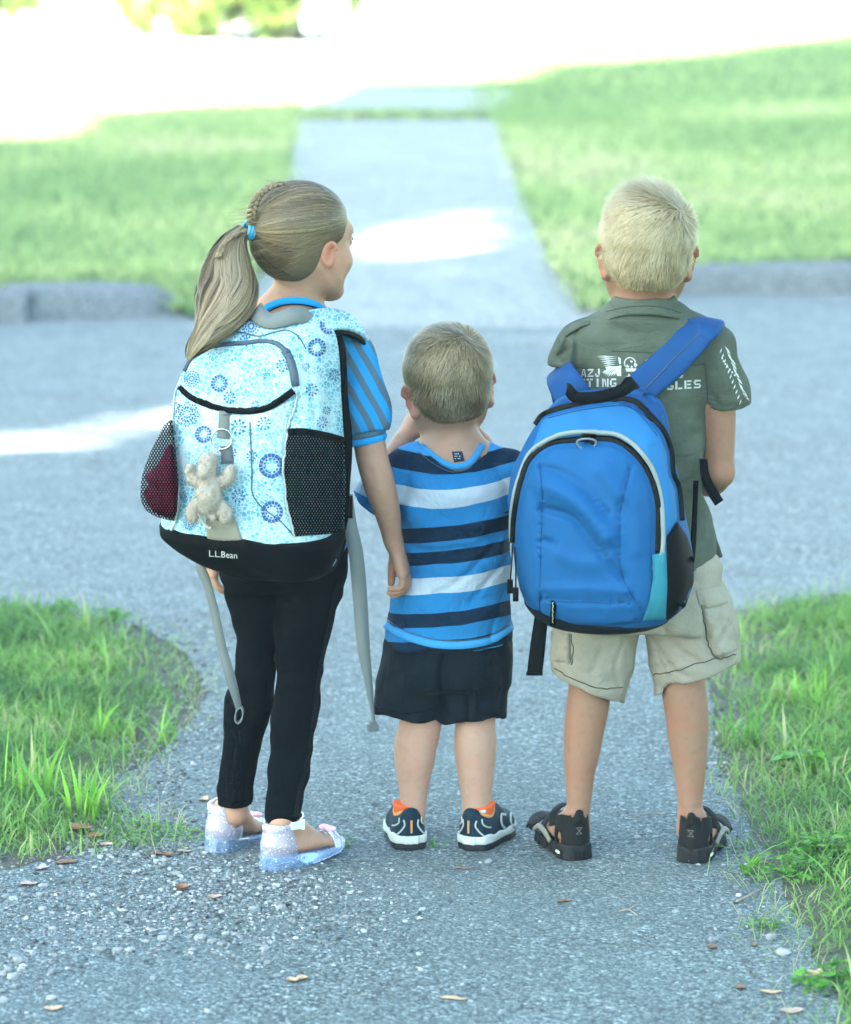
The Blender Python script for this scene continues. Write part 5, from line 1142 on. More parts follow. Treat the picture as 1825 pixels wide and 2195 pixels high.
# ------------------------------------------------------------------ the small boy in the middle
tod = thing('person', 'small boy in blue, white and navy striped shirt, one hand at his mouth', 'person', (.04, .1, 0), 'children on the path')
M_skin_t = skin_mat('skin', (.37, .24, .172), (.41, .19, .135))
th = Head(P(963, 832, .085), R_(-12), R_(-6), R_(-7), 1.0)
TL = Frame(G(880, 1822)+np.array([0, .006, .022]), R_(-9)); TR = Frame(G(1012, 1823)+np.array([0, .006, .022]), R_(27))
b = SDF((-.2, -.06, -.01), (.24, .34, 1.02), .003)
th.skull(b, 1.02, 32)
b.limb([P(966, 875, .075), P(972, 930, .082), P(974, 975, .09)], [.038, .0375, .045], .02)
for sx in (845, 1098): b.limb([P(974, 962, .09), P((974+sx)/2, 985, .092), P(sx+(14 if sx < 900 else -14), 1016, .09)], [.04, .032, .026], .025)
b.loft(rowloft([(975, 880, 1062, .045), (1030, 866, 1076, .058), (1150, 872, 1078, .066), (1260, 862, 1074, .07), (1350, 862, 1066, .07), (1430, 868, 1060, .06)], .1), .03)
aL = [P(853, 1010, .09), P(815, 1050, .07), P(790, 1082, .1), P(822, 1020, .15), P(868, 938, .18)]
b.limb([P(853, 1012, .09), P(826, 1042, .085), P(808, 1066, .1)], [.026, .026, .025], .02); b.limb([P(808, 1066, .1), P(828, 1015, .14), P(862, 948, .17)], [.026, .025, .0185], .015)
hand(b, P(864, 944, .172), (.45, .35, .9), (.6, .3, -.5), (.3, -.8, .3), (.35, .8, .6), .86, (.6, .6, .5), curls=[(.5, .9, .6)]*4)
aR = [P(1084, 1016, .09), P(1105, 1090, .12), P(1075, 1020, .19), P(1030, 945, .2)]
b.limb(aR[:2], [.026, .026], .02); b.limb(aR[1:], [.026, .024, .018], .015); hand(b, aR[-1], (-.5, -.05, .8), (-.5, -.3, -.5), (-.3, -.8, .3), (.4, .8, .6), .84)
tl_r = [(1400, 850, 962), (1500, 852, 952), (1541, 857, 948), (1565, 853, 945), (1600, 845, 937), (1630, 846, 932), (1657, 850, 925), (1700, 857, 917), (1729, 860, 914), (1760, 860, 912)]
tr_r = [(1400, 966, 1072), (1500, 970, 1068), (1545, 977, 1062), (1565, 975, 1063), (1600, 974, 1065), (1630, 977, 1062), (1657, 981, 1060), (1700, 988, 1055), (1721, 990, 1053), (1760, 990, 1048)]
pl, rl = rowpts(tl_r, .1, .085); pr, rr = rowpts(tr_r, .1, .085)
for y in (1550, 1552): pass
b.limb(pl, rl, .006, 4); b.limb(pr, rr, .006, 4)
for x0, x1, Y in ((868, 930, .045), (985, 1045, .045)): b.groove([P(x0, 1552, Y), P((x0+x1)/2, 1556, Y), P(x1, 1552, Y)], .008, .0045)
foot(b, TL, .15, .06, pl[-1], rl[-1]*.9, -1, False); foot(b, TR, .15, .06, pr[-1], rr[-1]*.9, 1, False)
def flush_ears(h): return lambda V: {'flush': np.clip(np.exp(-((np.abs(h.loc(V)[:, 0])-.081)**2/.00012+(h.loc(V)[:, 2]+.014)**2/.0012+(h.loc(V)[:, 1])**2/.0012))*1.25, 0, 1)}
o_tb = b.build('body', M_skin_t, tod, attrs=flush_ears(th)); th.eyes(tod, M_eye); th.lashes(tod)
# cropped hair
def crop_hair(name, h, parent, m, whorl, n, lmax, seed, spike=0., infl=1.05):
    YS, ZS = [-.12, -.07, -.045, -.032, -.018, .012, .02, .03, .05], [-.052, -.055, -.05, -.03, .006, .012, -.012, -.016, -.004]
    front = lambda z: np.interp(z, [-.05, 0, .05, .08, .1], [.012, .03, .05, .066, .2])
    f = hair_cap(h, infl, YS, ZS, front, res=.003, napex=.003); V, F = f.nets(); V = smoothV(V, F); rg = np.random.default_rng(seed)
    p, nn = sample_surface(V, F, n, seed+1); L = h.loc(p); nl = (nn@h.R)
    w = np.array(whorl, float); to = L-w; to -= nl*(to*nl).sum(1)[:, None]; tn_ = norm_(to+1e-6); tw = np.cross(nl, tn_)
    dist = np.linalg.norm(L-w, axis=1); sw = np.exp(-dist/.035)
    fl = norm_(tn_+tw*(1.1*sw)[:, None]+np.array([0, 0, -1.])*np.clip((.05-L[:, 2])*12, 0, 1.4)[:, None]+rg.normal(0, .16, L.shape))
    low = np.clip((L[:, 2]+.055)/.1, 0, 1); ln = lmax*(.22+.78*low**1.2)*rg.uniform(.75, 1.2, len(L)); up = (.2+.3*sw+spike*np.clip((L[:, 2]-.08)/.03, 0, 1)*rg.uniform(.3, 1, len(L)))
    K = 5; t = np.linspace(0, 1, K)[None, :, None]
    cl = np.round((np.arctan2(to[:, 0], to[:, 2])+dist*6)*9); jit = np.sin(cl*12.9)*.28; fl = norm_(fl+tw*jit[:, None]*.6)
    # hair hugs the skull: bend along the curvature
    d0 = fl; pos = L[:, None]+d0[:, None]*(ln[:, None, None]*t)+nl[:, None]*(ln[:, None, None]*(up[:, None, None]*t-.0*t*t))
    q = (pos-HC)/(Head.CR[1]*infl); rad = np.linalg.norm(q, axis=2); r0 = np.linalg.norm((L-HC)/(Head.CR[1]*infl), axis=1)[:, None]; want = r0+(ln/.085)[:, None]*up[:, None]*t[..., 0]
    pos = np.where((L[:, 2] > .015)[:, None, None], HC+(pos-HC)*(want/np.maximum(rad, .2))[..., None], pos)
    pw = h.c+(pos*h.s)@h.R.T; sd_ = np.repeat((nl@h.R.T)[:, None], K, 1)
    tint = np.clip(.15+.6*low+.16*np.sin(cl*7.7)+rg.normal(0, .16, len(L)), 0, 1)
    A = strands(pw, rg.uniform(.0006, .0011, len(L)), sd_, tint)
    Lc = h.loc(V); tc_ = np.clip(.1+.5*np.clip((Lc[:, 2]+.055)/.1, 0, 1), 0, 1)
    VV, FF = join([(V, [F]), A[:2]]); return mesh_np(name, VV, FF, m, parent, attrs={'tint': np.concatenate([tc_, A[2]['tint']]), 'along': np.concatenate([np.full(len(V), .45), A[2]['along']]), 'fade': np.concatenate([np.clip((-.03-Lc[:, 2])/.02, 0, 1)*(Lc[:, 1] < .0), np.zeros(len(A[0]))])})
M_hair_t = hair_mat('toddler_hair', (.07, .06, .035), (.215, .17, .095), (.42, .34, .21))
crop_hair('hair', th, tod, M_hair_t, (.033, -.06, .088), 24000, .026, 41, .35)
# striped shirt
def band_mat(rows):
    m, n, b = new_mat('blue_band_jersey', .88, (0, .2, .4), .15); v = n.attr(); z = n.attr('band', 'Fac')
    z = n.math('ADD', z, n.math('MULTIPLY', n.math('SUBTRACT', n.noise(v, 9, 2), .5), .03))
    st = []; 
    for p, c in rows: st.append((p, c))
    c = n.ramp(z, st, 'CONSTANT'); h = n.noise(v, 700, 2, .7); c = n.mix(n.math('MULTIPLY', h, .3), c, n.mix(1., c, (1.5, 1.5, 1.5), 'MULTIPLY')); c = n.mix(n.math('MULTIPLY', n.noise(v, 30, 4, .6), .25), c, (.006, .05, .12)); n.set(b, 'Base Color', c)
    n.set(b, 'Normal', n.bump(n.math('ADD', n.math('MULTIPLY', h, .12), n.noise(v, 26, 4, .6, dist=1.2)), .6, .01)); return m
NV, BL, WH, LB = (.0008, .008, .02), (.012, .145, .34), (.36, .42, .48), (.035, .22, .46)
bands = [(900, LB), (966, NV), (1003, BL), (1036, WH), (1075, BL), (1114, NV), (1144, BL), (1166, NV), (1194, BL), (1222, WH), (1256, BL), (1297, NV), (1327, BL), (1358, NV), (1387, LB)]
M_band = band_mat([((y-900)/520, c) for y, c in bands])
s_ = SDF((-.26, -.06, .33), (.26, .36, .8), .0038)
s_.loft(rowloft([(968, 900, 1048, .05), (985, 866, 1082, .06), (1012, 848, 1100, .07), (1060, 850, 1098, .078), (1120, 858, 1097, .08), (1200, 856, 1094, .084), (1270, 842, 1092, .09), (1330, 830, 1096, .097), (1362, 826, 1099, .1), (1425, 826, 1099, .1)], .1), .02, rnd=.012)
hem_n = np.cross(P(1098, 1352, .1)-P(822, 1350, .1), P(968, 1402, .0)-P(822, 1350, .1)); hem_n = -hem_n if hem_n[2] > 0 else hem_n
for sx in (868, 1084): s_.limb([P(974, 985, .092), P(sx, 1002, .09)], [.05, .036], .03)
sleeve(s_, [P(858, 1010, .09), P(822, 1045, .08), P(798, 1082, .085)], [.038, .04, .041], k=.015)
sleeve(s_, [P(1088, 1010, .09), P(1096, 1055, .1), P(1103, 1095, .115)], [.038, .038, .04], k=.015)
s_.ell(P(970, 937, .085), (.057, .092, .067), None, .004, 'c')
s_.loft(rowloft([(1345, 838, 1088, .09), (1372, 834, 1091, .094), (1435, 834, 1091, .094)], .1), .003, mode='c', rnd=.004)
plane_cut(s_, P(822, 1350, .1), hem_n, s_.lo, s_.ax_hi())
s_.wrinkle(.0042, 42, 12, stretch=(1, .4, .7)); s_.wrinkle(.002, 90, 13)
tl_lines = [([(1090, 1130), (1040, 1190), (985, 1245), (930, 1275)], 7, .006), ([(1094, 1190), (1050, 1240), (1010, 1290)], 6, .005), ([(1094, 1110), (1040, 1160), (960, 1190), (880, 1178)], 9, .005), ([(868, 1165), (930, 1180), (1000, 1172)], 6, .004), ([(905, 960), (880, 1000), (868, 1050)], 8, .004), ([(845, 1290), (862, 1340), (868, 1380)], 4, .004), ([(858, 1285), (880, 1360)], 3, .003), ([(1086, 1260), (1060, 1330), (1050, 1380)], 5, .004), ([(1060, 990), (1085, 1040), (1088, 1090)], 8, .004), ([(870, 1110), (950, 1140), (1030, 1130)], 16, -.005), ([(900, 1040), (980, 1060), (1060, 1040)], 26, -.006), ([(920, 1300), (980, 1340), (1040, 1320)], 20, -.004)]
def bandpos(V):
    px = proj(V); sag = ((px[:, 0]-965)/130)**2; tiltx = (px[:, 0]-965)*.12
    depth = (V[:, 1]-.1); y = px[:, 1]+12*sag*np.where(px[:, 1] > 1100, .6, 1.6)-12+tiltx*np.clip((px[:, 1]-960)/150, .0, 1)*.9
    y = y+depth*0; front = P(965, 1100, .02); y = np.where(depth > .0, y+(depth)*330, y+(depth+.08)*60+0)
    return {'band': (y-900)/520}
o_ts = s_.build('shirt', M_band, tod, 2, bandpos, creases(tl_lines))
tb = bvh_of(o_ts, o_tb)
M_lb = cloth('light_blue_rib', LB, .2, 900, .4)
line_on(tb, [(901, 958), (911, 963), (930, 978), (955, 994), (979, 1000), (1003, 994), (1020, 976), (1034, 954)], .004, M_lb, 'collar', tod, .0015, flat=.012)
lines_on(tb, [[(897, 968), (925, 990), (955, 1007), (979, 1012), (1008, 1004), (1030, 978)]], .0009, M_zipnavy, 'collar_seam', tod, .001)
line_on(tb, [(828, 1339), (870, 1363), (920, 1378), (970, 1383), (1020, 1379), (1060, 1368), (1096, 1343)], .003, M_lb, 'hem', tod, .001, flat=.014)
lines_on(tb, [[(832, 1329), (870, 1353), (920, 1368), (970, 1373), (1020, 1369), (1060, 1358), (1093, 1333)]], .0009, M_zipnavy, 'hem_seam', tod, .0015)
o_tag = patch(tb, [(969, 968), (991, 967), (996, 988), (974, 991)], .003, flat_mat('navy_label', (.012, .025, .06), .7), 'neck_label', tod, 6, 0, closed_curve=True)
tv = bvh_of(o_tag, o_ts); decal(tv, [[(975+i*3.2, 972+j*5), (977+i*3.2, 971.8+j*5), (977.4+i*3.2, 973.6+j*5), (975.4+i*3.2, 973.8+j*5)] for j in range(3) for i in range(4) if (i+j) % 4 != 3], .001, M_whiteprint, 'label_print', tod)
# shorts
M_short = cloth('navy_shorts', (.0012, .0055, .0105), .35, 600, .7, .9, 24, .12)
k = SDF((-.16, -.04, .2), (.24, .28, .52), .0035)
k.loft(rowloft([(1290, 842, 1086, .088), (1350, 832, 1090, .094), (1420, 826, 1091, .094), (1465, 818, 1090, .085)], .1), .01, rnd=.015)
kl = [(1400, 826, 962), (1450, 818, 962), (1500, 806, 958), (1533, 804, 952)]; kr = [(1400, 955, 1092), (1450, 950, 1090), (1500, 944, 1088), (1543, 942, 1086)]
a_, b_ = rowpts(kl, .1, .095); sleeve(k, a_, b_, .004, .02, hollow=.9, tip=(-.06, -.1, -1)); a_, b_ = rowpts(kr, .1, .095); sleeve(k, a_, b_, .004, .02, hollow=.9, tip=(.05, -.12, -1))
k.wrinkle(.0045, 45, 21, stretch=(1, .6, .3)); k.wrinkle(.0015, 110, 22)
sh_lines = [([(950, 1410), (945, 1460), (948, 1540)], 7, .014), ([(1020, 1480), (1018, 1520), (1018, 1556)], 5, -.01), ([(1002, 1480), (1004, 1550)], 5, .007), ([(1060, 1400), (1080, 1460), (1070, 1520)], 6, .004), ([(830, 1420), (820, 1480), (812, 1520)], 5, .003), ([(880, 1460), (920, 1455)], 6, .003), ([(1050, 1430), (1070, 1480)], 4, .004), ([(860, 1420), (870, 1500)], 9, -.003)]
o_tk = k.build('shorts', M_short, tod, 2, None, creases(sh_lines))
lines_on(bvh_of(o_tk), [[(808, 1515), (870, 1530), (935, 1518)], [(955, 1522), (985, 1540), (1010, 1546)], [(1026, 1532), (1086, 1522)]], .0009, M_black, 'hem_seam', tod, .0008)
# trainers
M_nvy = cloth('navy_trainer_mesh', (.005, .02, .034), .3, 500, .6, .7); M_wht = flat_mat('white_rubber', (.42, .45, .42), .6); M_grey = flat_mat('grey_overlay', (.3, .34, .31), .6); M_org = cloth('orange_lining', (.5, .24, .09), .25, 500, .4); M_sock = cloth('orange_sock', (.55, .1, .03), .2, 400, .5); M_sole = flat_mat('dark_outsole', (.004, .006, .011), .7)
def trainer(fr, L, side, ankle, parent, m_up, m_mid, m_lin, name='trainer'):
    s_ = L/.16; o_ = fr(0, 0, -.022)
    us = np.array([-.012, -.004, .02, .06, .1, .128, .146, .154])*s_; hw = np.array([.012, .028, .034, .032, .036, .035, .024, .006])*s_
    fw = lambda u: np.interp(u, np.linspace(us[0], us[-1], 60), hermite(us, hw, np.linspace(us[0], us[-1], 60)))
    cv = lambda u: np.interp(u, np.array([0, .05, .1, .154])*s_, [0, .002*side, 0, -.006*side])
    B = fr.o
    def rng(): return B-.2, B+.2
    lo, hi = rng()
    up = SDF(lo, hi, .0025)
    hz = np.array([-.012, 0, .02, .05, .075, .1, .13, .154])*s_; hh = np.array([.05, .058, .058, .066, .062, .044, .034, .018])*s_
    def upper(X, Y, Z):
        u, v, w = fr.loc(X, Y, Z); w = w+.022-.02*s_; H_ = np.interp(u, hz, hh); W_ = np.maximum(fw(u)-.002, .003); q = ((np.abs(v-cv(u))/W_)**2.4+(np.abs(w)/H_)**2.6+1e-9)**(1/2.5); d = (q-1)*.03*s_
        return np.maximum(d, np.maximum(-w-.004, np.maximum(-.012*s_-u, u-.155*s_)))
    up.op(upper, lo, hi)
    up.limb([fr(.022*s_, 0, .03), fr(.03*s_, 0, .048*s_), fr(.036*s_, 0, .09)], [.018*s_, .0205*s_, .026*s_], .004, 4, (fr.u, 1.35), 'c')
    up.limb([fr(-.004, 0, .03*s_), fr(-.006, 0, .05*s_)], [.008, .0085], .01, 3, (fr.v, 1.5))
    root = up.build(name, m_up, parent, 1)
    ub = bvh_of(root)
    ml = SDF(lo, hi, .0025)
    def sole(t0, t1, ex):
        def fn(X, Y, Z):
            u, v, w = fr.loc(X, Y, Z); w = w+.022; top = t1+.004*np.exp(-((u-.0)/.03)**2); d = np.maximum(np.abs(v-cv(u))-fw(u)-ex*(1-.35*(w/.03)), 0*u-.5); e = np.maximum(-.014*s_-ex-u, u-.156*s_-ex)
            a = np.maximum(d, e); wv = .0015*np.sin(u*150); return np.maximum(a, np.maximum(w-top-wv, t0+.006*np.clip((u/s_-.12)/.03, 0, 1)-w))
        return fn
    ml.op(sole(.012, .027*s_, .0025), lo, hi); ml.groove([fr(-.017*s_, -.03*s_, -.004), fr(-.019*s_, 0, -.004), fr(-.017*s_, .03*s_, -.004)], .002, .0025); o_m = ml.build('midsole', m_mid, root, 1)
    os_ = SDF(lo, hi, .003); os_.op(sole(-.0005, .0135, .0005), lo, hi); os_.build('outsole', M_sole, root, 1)
    return root, bvh_of(root, o_m)
for fr, side, ank in ((TL, -1, pl), (TR, 1, pr)):
    root, bv = trainer(fr, .152, side, ank, tod, M_nvy, M_wht, M_org)
    pj = lambda u, v, w: tuple(proj(fr(u, v, w)))
    back = [pj(-.014, 0, w) for w in (.012, .022, .036)]
    line_on(bv, back, .0015, M_org, 'heel_stripe', root, .0005, flat=.004)
    for sgn in (-1, 1):
        line_on(bv, [pj(-.008, .0135*sgn, .036), pj(-.01, .012*sgn, .026), pj(-.006, .019*sgn, .014), pj(.0, .026*sgn, .006)], .0012, M_grey, 'overlay', root, .0006, flat=.0032)
        line_on(bv, [pj(.0, .02*sgn, .038), pj(.002, .021*sgn, .028), pj(.008, .027*sgn, .022), pj(.016, .031*sgn, .02)], .0012, M_grey, 'overlay', root, .0006, flat=.003)
    a = np.arange(30)/30*2*PI; c = fr(.03, 0, .042); rim = [c+fr.u*math.cos(t)*.031+fr.v*math.sin(t)*.0235+fr.w*(.002+.006*math.cos(2*t)+.008*max(0, math.cos(t))) for t in a]
    V, F = tube(rim, .0042, 7, True); mesh_np('collar_lining', V, F, M_org, root)
    sk = SDF(fr.o-.13, fr.o+.13, .0025); cw = fr(.03, 0, .05); pk = pl if side < 0 else pr
    sk.limb([fr(.03, 0, .02), fr(.029, 0, .04), fr(.03, 0, .062)], [.0235, .0255, .0285], .004, 4); plane_cut(sk, fr(.03, 0, .06), fr.w-fr.u*.1, sk.lo, sk.ax_hi()); sk.wrinkle(.002, 130, 31)
    o_sk = sk.build('sock', M_sock, tod, 1)
    if side > 0:
        line_on(bvh_of(o_sk), [pj(.0, -.012, .04), pj(.002, .0, .043), pj(.006, .012, .048), pj(.014, .021, .05)], .001, M_whiteprint, 'sock_flash', o_sk, .0006, flat=.006)
        for j, (u, w, r) in enumerate(((.07, .018, .012), (.11, .01, .009))):
            pts = [pj(u+.0, .034, w-.014), pj(u-.016, .033, w), pj(u-.006, .028, w+.014), pj(u+.012, .029, w+.01)]
            line_on(bv, pts, .0012, M_grey, 'overlay', root, .0008, flat=.005)
# ------------------------------------------------------------------ the blond boy on the right
boy = thing('person', 'blond boy in an olive shirt, khaki cargo shorts and dark sandals', 'person', (.4, .03, 0), 'children on the path')
M_skin_b = skin_mat('skin', (.25, .147, .095), (.28, .115, .075))
bh = Head(P(1387, 545, .01), R_(-2), R_(-4), R_(1), 1.045)
BL_, BR = Frame(G(1237, 1843)+np.array([0, .004, .024]), R_(-18)), Frame(G(1484, 1849)+np.array([0, .004, .024]), R_(17))
b = SDF((.1, -.1, -.01), (.62, .3, 1.25), .003)
bh.skull(b, 1.0, 34)
b.limb([P(1384, 585, .0), P(1380, 640, .005), P(1378, 685, .025)], [.046, .044, .044], .02)
for sx in (1258, 1514): b.limb([P(1380, 676, .012), P((1380+sx)/2, 708, .015), P(sx, 758, .02)], [.042, .032, .028], .03)
b.loft(rowloft([(690, 1290, 1472, .045), (750, 1250, 1510, .058), (860, 1252, 1502, .068), (980, 1256, 1496, .068), (1100, 1252, 1500, .07), (1200, 1246, 1510, .08), (1300, 1250, 1505, .075)], .03), .03)
eR = P(1541, 1012, .03)
b.limb([P(1530, 770, .02), P(1542, 880, .025), eR], [.034, .03, .0265], .02); b.limb([eR, P(1522, 1035, .11), P(1468, 1030, .18)], [.0275, .0255, .0185], .012)
hand(b, P(1462, 1030, .186), (-1, .35, .05), (0, .2, -1), (.2, 1, .1), (.3, .7, .5), 1.02)
eL = P(1222, 990, .05)
b.limb([P(1240, 775, .03), P(1228, 880, .05), eL], [.027, .0265, .0255], .02); b.limb([eL, P(1250, 1020, .13), P(1310, 1020, .19)], [.0275, .0245, .018], .015)
hand(b, P(1317, 1020, .196), (1, .3, .05), (0, .2, -1), (-.2, 1, .1), (.3, .7, .5), 1.02)
bl_r = [(1300, 1205, 1350), (1400, 1215, 1330), (1468, 1219, 1308), (1502, 1215, 1308), (1563, 1209, 1296), (1610, 1209, 1287), (1653, 1211, 1276), (1700, 1214, 1270), (1730, 1216, 1266), (1775, 1214, 1264)]
br_r = [(1300, 1400, 1530), (1400, 1408, 1518), (1450, 1416, 1512), (1492, 1420, 1516), (1540, 1427, 1520), (1578, 1431, 1519), (1620, 1439, 1516), (1660, 1446, 1513), (1712, 1452, 1507), (1775, 1452, 1508)]
pl, rl = rowpts(bl_r, .035, .02); pr, rr = rowpts(br_r, .035, .005)
b.limb(pl, rl, .006, 4); b.limb(pr, rr, .006, 4)
for x, y, Y in ((1261, 1500, -.02), (1468, 1480, -.02)): b.groove([P(x-28, y, Y), P(x, y+4, Y-.01), P(x+28, y, Y)], .01, .004)
for p0, x in ((pl, 1240), (pr, 1480)): b.groove([P(x-18, 1735, -.01), P(x-12, 1765, -.01)], .006, .004); b.groove([P(x+18, 1735, -.01), P(x+12, 1765, -.01)], .006, .0025)
foot(b, BL_, .152, .065, pl[-1], rl[-1]*.9, -1); foot(b, BR, .152, .065, pr[-1], rr[-1]*.9, 1)
o_bb = b.build('body', M_skin_b, boy, attrs=flush_ears(bh)); bh.eyes(boy, M_eye); bh.lashes(boy)
M_hair_b = hair_mat('boy_hair', (.22, .165, .085), (.44, .35, .2), (.6, .52, .36))
crop_hair('hair', bh, boy, M_hair_b, (.058, -.062, .078), 30000, .032, 51, .75, 1.055)
# olive shirt
def olive_mat():
    m, n, b = new_mat('olive_cotton', .9, (.1, .13, .1), .15); v = n.attr(); f = n.noise(v, 900, 2, .7); g_ = n.noise(v, 14, 5, .65)
    c = n.ramp(g_, [(.3, (.034, .045, .034)), (.55, (.055, .07, .056)), (.75, (.076, .092, .075))]); c = n.mix(n.math('MULTIPLY', f, .35), c, (.13, .145, .11)); n.set(b, 'Base Color', c)
    n.set(b, 'Normal', n.bump(n.math('ADD', n.math('MULTIPLY', f, .12), n.noise(n.node('ShaderNodeVectorMath', {0: v, 1: (12, 10, 34)}, operation='MULTIPLY').outputs[0], 1., 4, .6, dist=1.)), .7, .01)); return m
M_olive = olive_mat(); M_olived = cloth('olive_stitch', (.03, .042, .034), .2)
s_ = SDF((.1, -.12, .48), (.64, .26, 1.08), .0038)
s_.loft(rowloft([(664, 1312, 1452, .062, 2.2, -.016), (688, 1272, 1490, .072, 2.3, -.008), (722, 1236, 1520, .078), (790, 1236, 1519, .08), (900, 1238, 1518, .084), (980, 1242, 1511, .083), (1047, 1238, 1503, .084), (1113, 1228, 1528, .092), (1170, 1222, 1538, .098), (1231, 1222, 1535, .1)], .03), .02, rnd=.012)
for sx, y in ((1240, 742), (1530, 742)): s_.limb([P(1380, 682, .015), P(sx, y, .02)], [.05, .04], .03)
sleeve(s_, [P(1522, 752, .02), P(1545, 800, .02), P(1558, 850, .022), P(1560, 878, .024)], [.04, .043, .043, .041], k=.015, tip=(.25, -.12, -1))
sleeve(s_, [P(1246, 752, .02), P(1222, 772, .022), P(1212, 796, .03)], [.04, .037, .034], k=.015, tip=(-.35, -.1, -1))
s_.wrinkle(.003, 40, 61, stretch=(1, .5, .6)); s_.wrinkle(.0016, 100, 62)
bo_lines = [([(1232, 700), (1238, 745), (1230, 790)], 7, .007), ([(1220, 715), (1212, 745), (1200, 770)], 6, .006), ([(1205, 730), (1192, 755)], 6, -.005), ([(1226, 735), (1222, 790)], 5, -.006), ([(1218, 748), (1196, 762)], 4, .006), ([(1512, 780), (1516, 850), (1512, 930), (1508, 1000)], 3, .0035), ([(1530, 850), (1545, 872), (1580, 870)], 7, .004), ([(1300, 700), (1380, 712), (1450, 700)], 10, .003), ([(1510, 1060), (1490, 1120), (1480, 1180)], 8, .006), ([(1520, 1080), (1512, 1150)], 7, -.005), ([(1505, 1010), (1480, 1030), (1460, 1040)], 7, .006), ([(1500, 930), (1470, 950)], 10, .003), ([(1320, 730), (1400, 745), (1440, 735)], 14, -.003), ([(1538, 770), (1560, 830)], 8, -.003), ([(1230, 786), (1300, 788), (1400, 786), (1510, 780)], 3, .002)]
o_bs = s_.build('shirt', M_olive, boy, 2, None, creases(bo_lines))
# collar: a folded band
k = SDF((.25, -.1, .92), (.52, .16, 1.1), .003)
k.loft(rowloft([(632, 1317, 1446, .061, 2.2, 0), (645, 1311, 1452, .064), (662, 1304, 1458, .066, 2.2, -.002), (676, 1292, 1468, .072, 2.2, -.004), (684, 1288, 1472, .074, 2.2, -.005)], .008), .003, rnd=.003)
k.loft(rowloft([(618, 1331, 1435, .05), (640, 1322, 1443, .054), (664, 1312, 1450, .058), (690, 1294, 1466, .066), (700, 1294, 1466, .066)], .008), .002, mode='c', rnd=.002)
plane_cut(k, P(1380, 666, -.075), (.0, -.55, -1), k.lo, k.ax_hi(), .002); k.wrinkle(.0012, 90, 5)
o_bc = k.build('collar', M_olive, boy, 1)
bv = bvh_of(o_bs, o_bc)
lines_on(bv, [[(1300, 668), (1340, 659), (1380, 656), (1420, 659), (1460, 671)]], .0007, M_olived, 'stitching', boy, .0004)
lines_on(bv, [[(1230, 789), (1290, 789), (1350, 788)], [(1440, 786), (1512, 781)], [(1512, 785), (1517, 850), (1517, 900), (1511, 970), (1503, 1030)], [(1312, 752), (1350, 754), (1400, 756)], [(1520, 872), (1560, 880), (1600, 852)], [(1488, 1222), (1510, 1224), (1534, 1222)]], .0008, M_olived, 'stitching', boy, .0004)
p4 = [P(1263, 697, .0), P(1245, 702, .0), P(1225, 712, .005), P(1209, 724, .012)]
V, F = strap(p4, [(-.3, -.3, 1), (-.4, -.3, 1), (-.5, -.3, .8), (-.7, -.3, .6)], [.03, .03, .032, .03], .004, 4); V = V+np.array([0, 0, .008]); mesh_np('epaulette', V, F, M_olive, boy)
V, F = strap([P(1530, 1150, .03), P(1538, 1175, .02), P(1545, 1195, .015)], [(.8, -.6, 0)]*3, [.012, .014, .01], .003, 4); mesh_np('side_tab', V, F, M_olived, boy)
# print on the back: stencil words, eagle and star
pr_ = stencil('AZJ', 1246, 791, 1288, 808, -.01)+stencil('HTING', 1242, 812, 1322, 830, -.012)+stencil('S', 1450, 793, 1464, 810)+stencil('GLES', 1428, 818, 1502, 836, -.06)
npr = len(pr_)
def feather(x, y, L, a, w): c, s2 = math.cos(a), math.sin(a); return [(x, y), (x+c*L*.6-s2*w, y+s2*L*.6+c*w), (x+c*L, y+s2*L), (x+c*L*.5+s2*w, y+s2*L*.5-c*w)]
for i in range(6): pr_.append(feather(1327-i*1.5, 765+i*4.2, 48-i*4.5, PI+.04+i*.02, 1.5))
for i in range(8): pr_.append(feather(1329-i*3.2, 786+i*.6, 26-abs(i-3)*2.2, PI*.62+i*.09, 2.1))
pr_ += [[(1298, 786), (1332, 784), (1332, 792), (1302, 793)], [(1326, 764), (1331, 768), (1333, 788), (1328, 788)], [(1318, 790), (1332, 788), (1332, 806), (1324, 806)]]
for i in range(14):                                             # head outline with hooked beak
    a0, a1 = PI*.75+i*.27, PI*.75+(i+.85)*.27; pr_.append([(1351+13*math.cos(a0), 778+13*math.sin(a0)), (1351+13*math.cos(a1), 778+13*math.sin(a1)), (1351+10.4*math.cos(a1), 778+10.4*math.sin(a1)), (1351+10.4*math.cos(a0), 778+10.4*math.sin(a0))])
pr_ += [[(1361, 776), (1367, 781), (1363, 788), (1359, 783)], [(1352, 772), (1357, 774), (1356, 777), (1352, 776)], [(1341, 790), (1365, 790), (1362, 796), (1344, 796)], [(1344, 780), (1350, 784), (1349, 789), (1343, 788)], [(1354, 782), (1358, 786), (1356, 790), (1352, 787)]]
pr_ += [[(1349, 800), (1352, 806), (1359, 807), (1350, 808)], [(1349, 800), (1350, 808), (1341, 807), (1346, 806)], [(1350, 806), (1354, 814), (1349, 810), (1345, 814)], [(1384, 772), (1392, 768), (1394, 772), (1386, 776)], [(1381, 778), (1385, 774), (1386, 784), (1382, 788)]]
decal(bvh_of(o_bs), pr_[:npr], .0012, M_whiteprint, 'lettering', boy); decal(bvh_of(o_bs), pr_[npr:], .0012, M_whiteprint, 'eagle_print', boy)
wp = []
for i in range(12): y = 742+i*11; x = 1553+i*4.2; wp.append(feather(x, y, 22+4*math.sin(i), .95+.1*math.sin(i*2), 2.2)); wp.append(feather(x-6, y+4, 12, 1.9, 1.6))
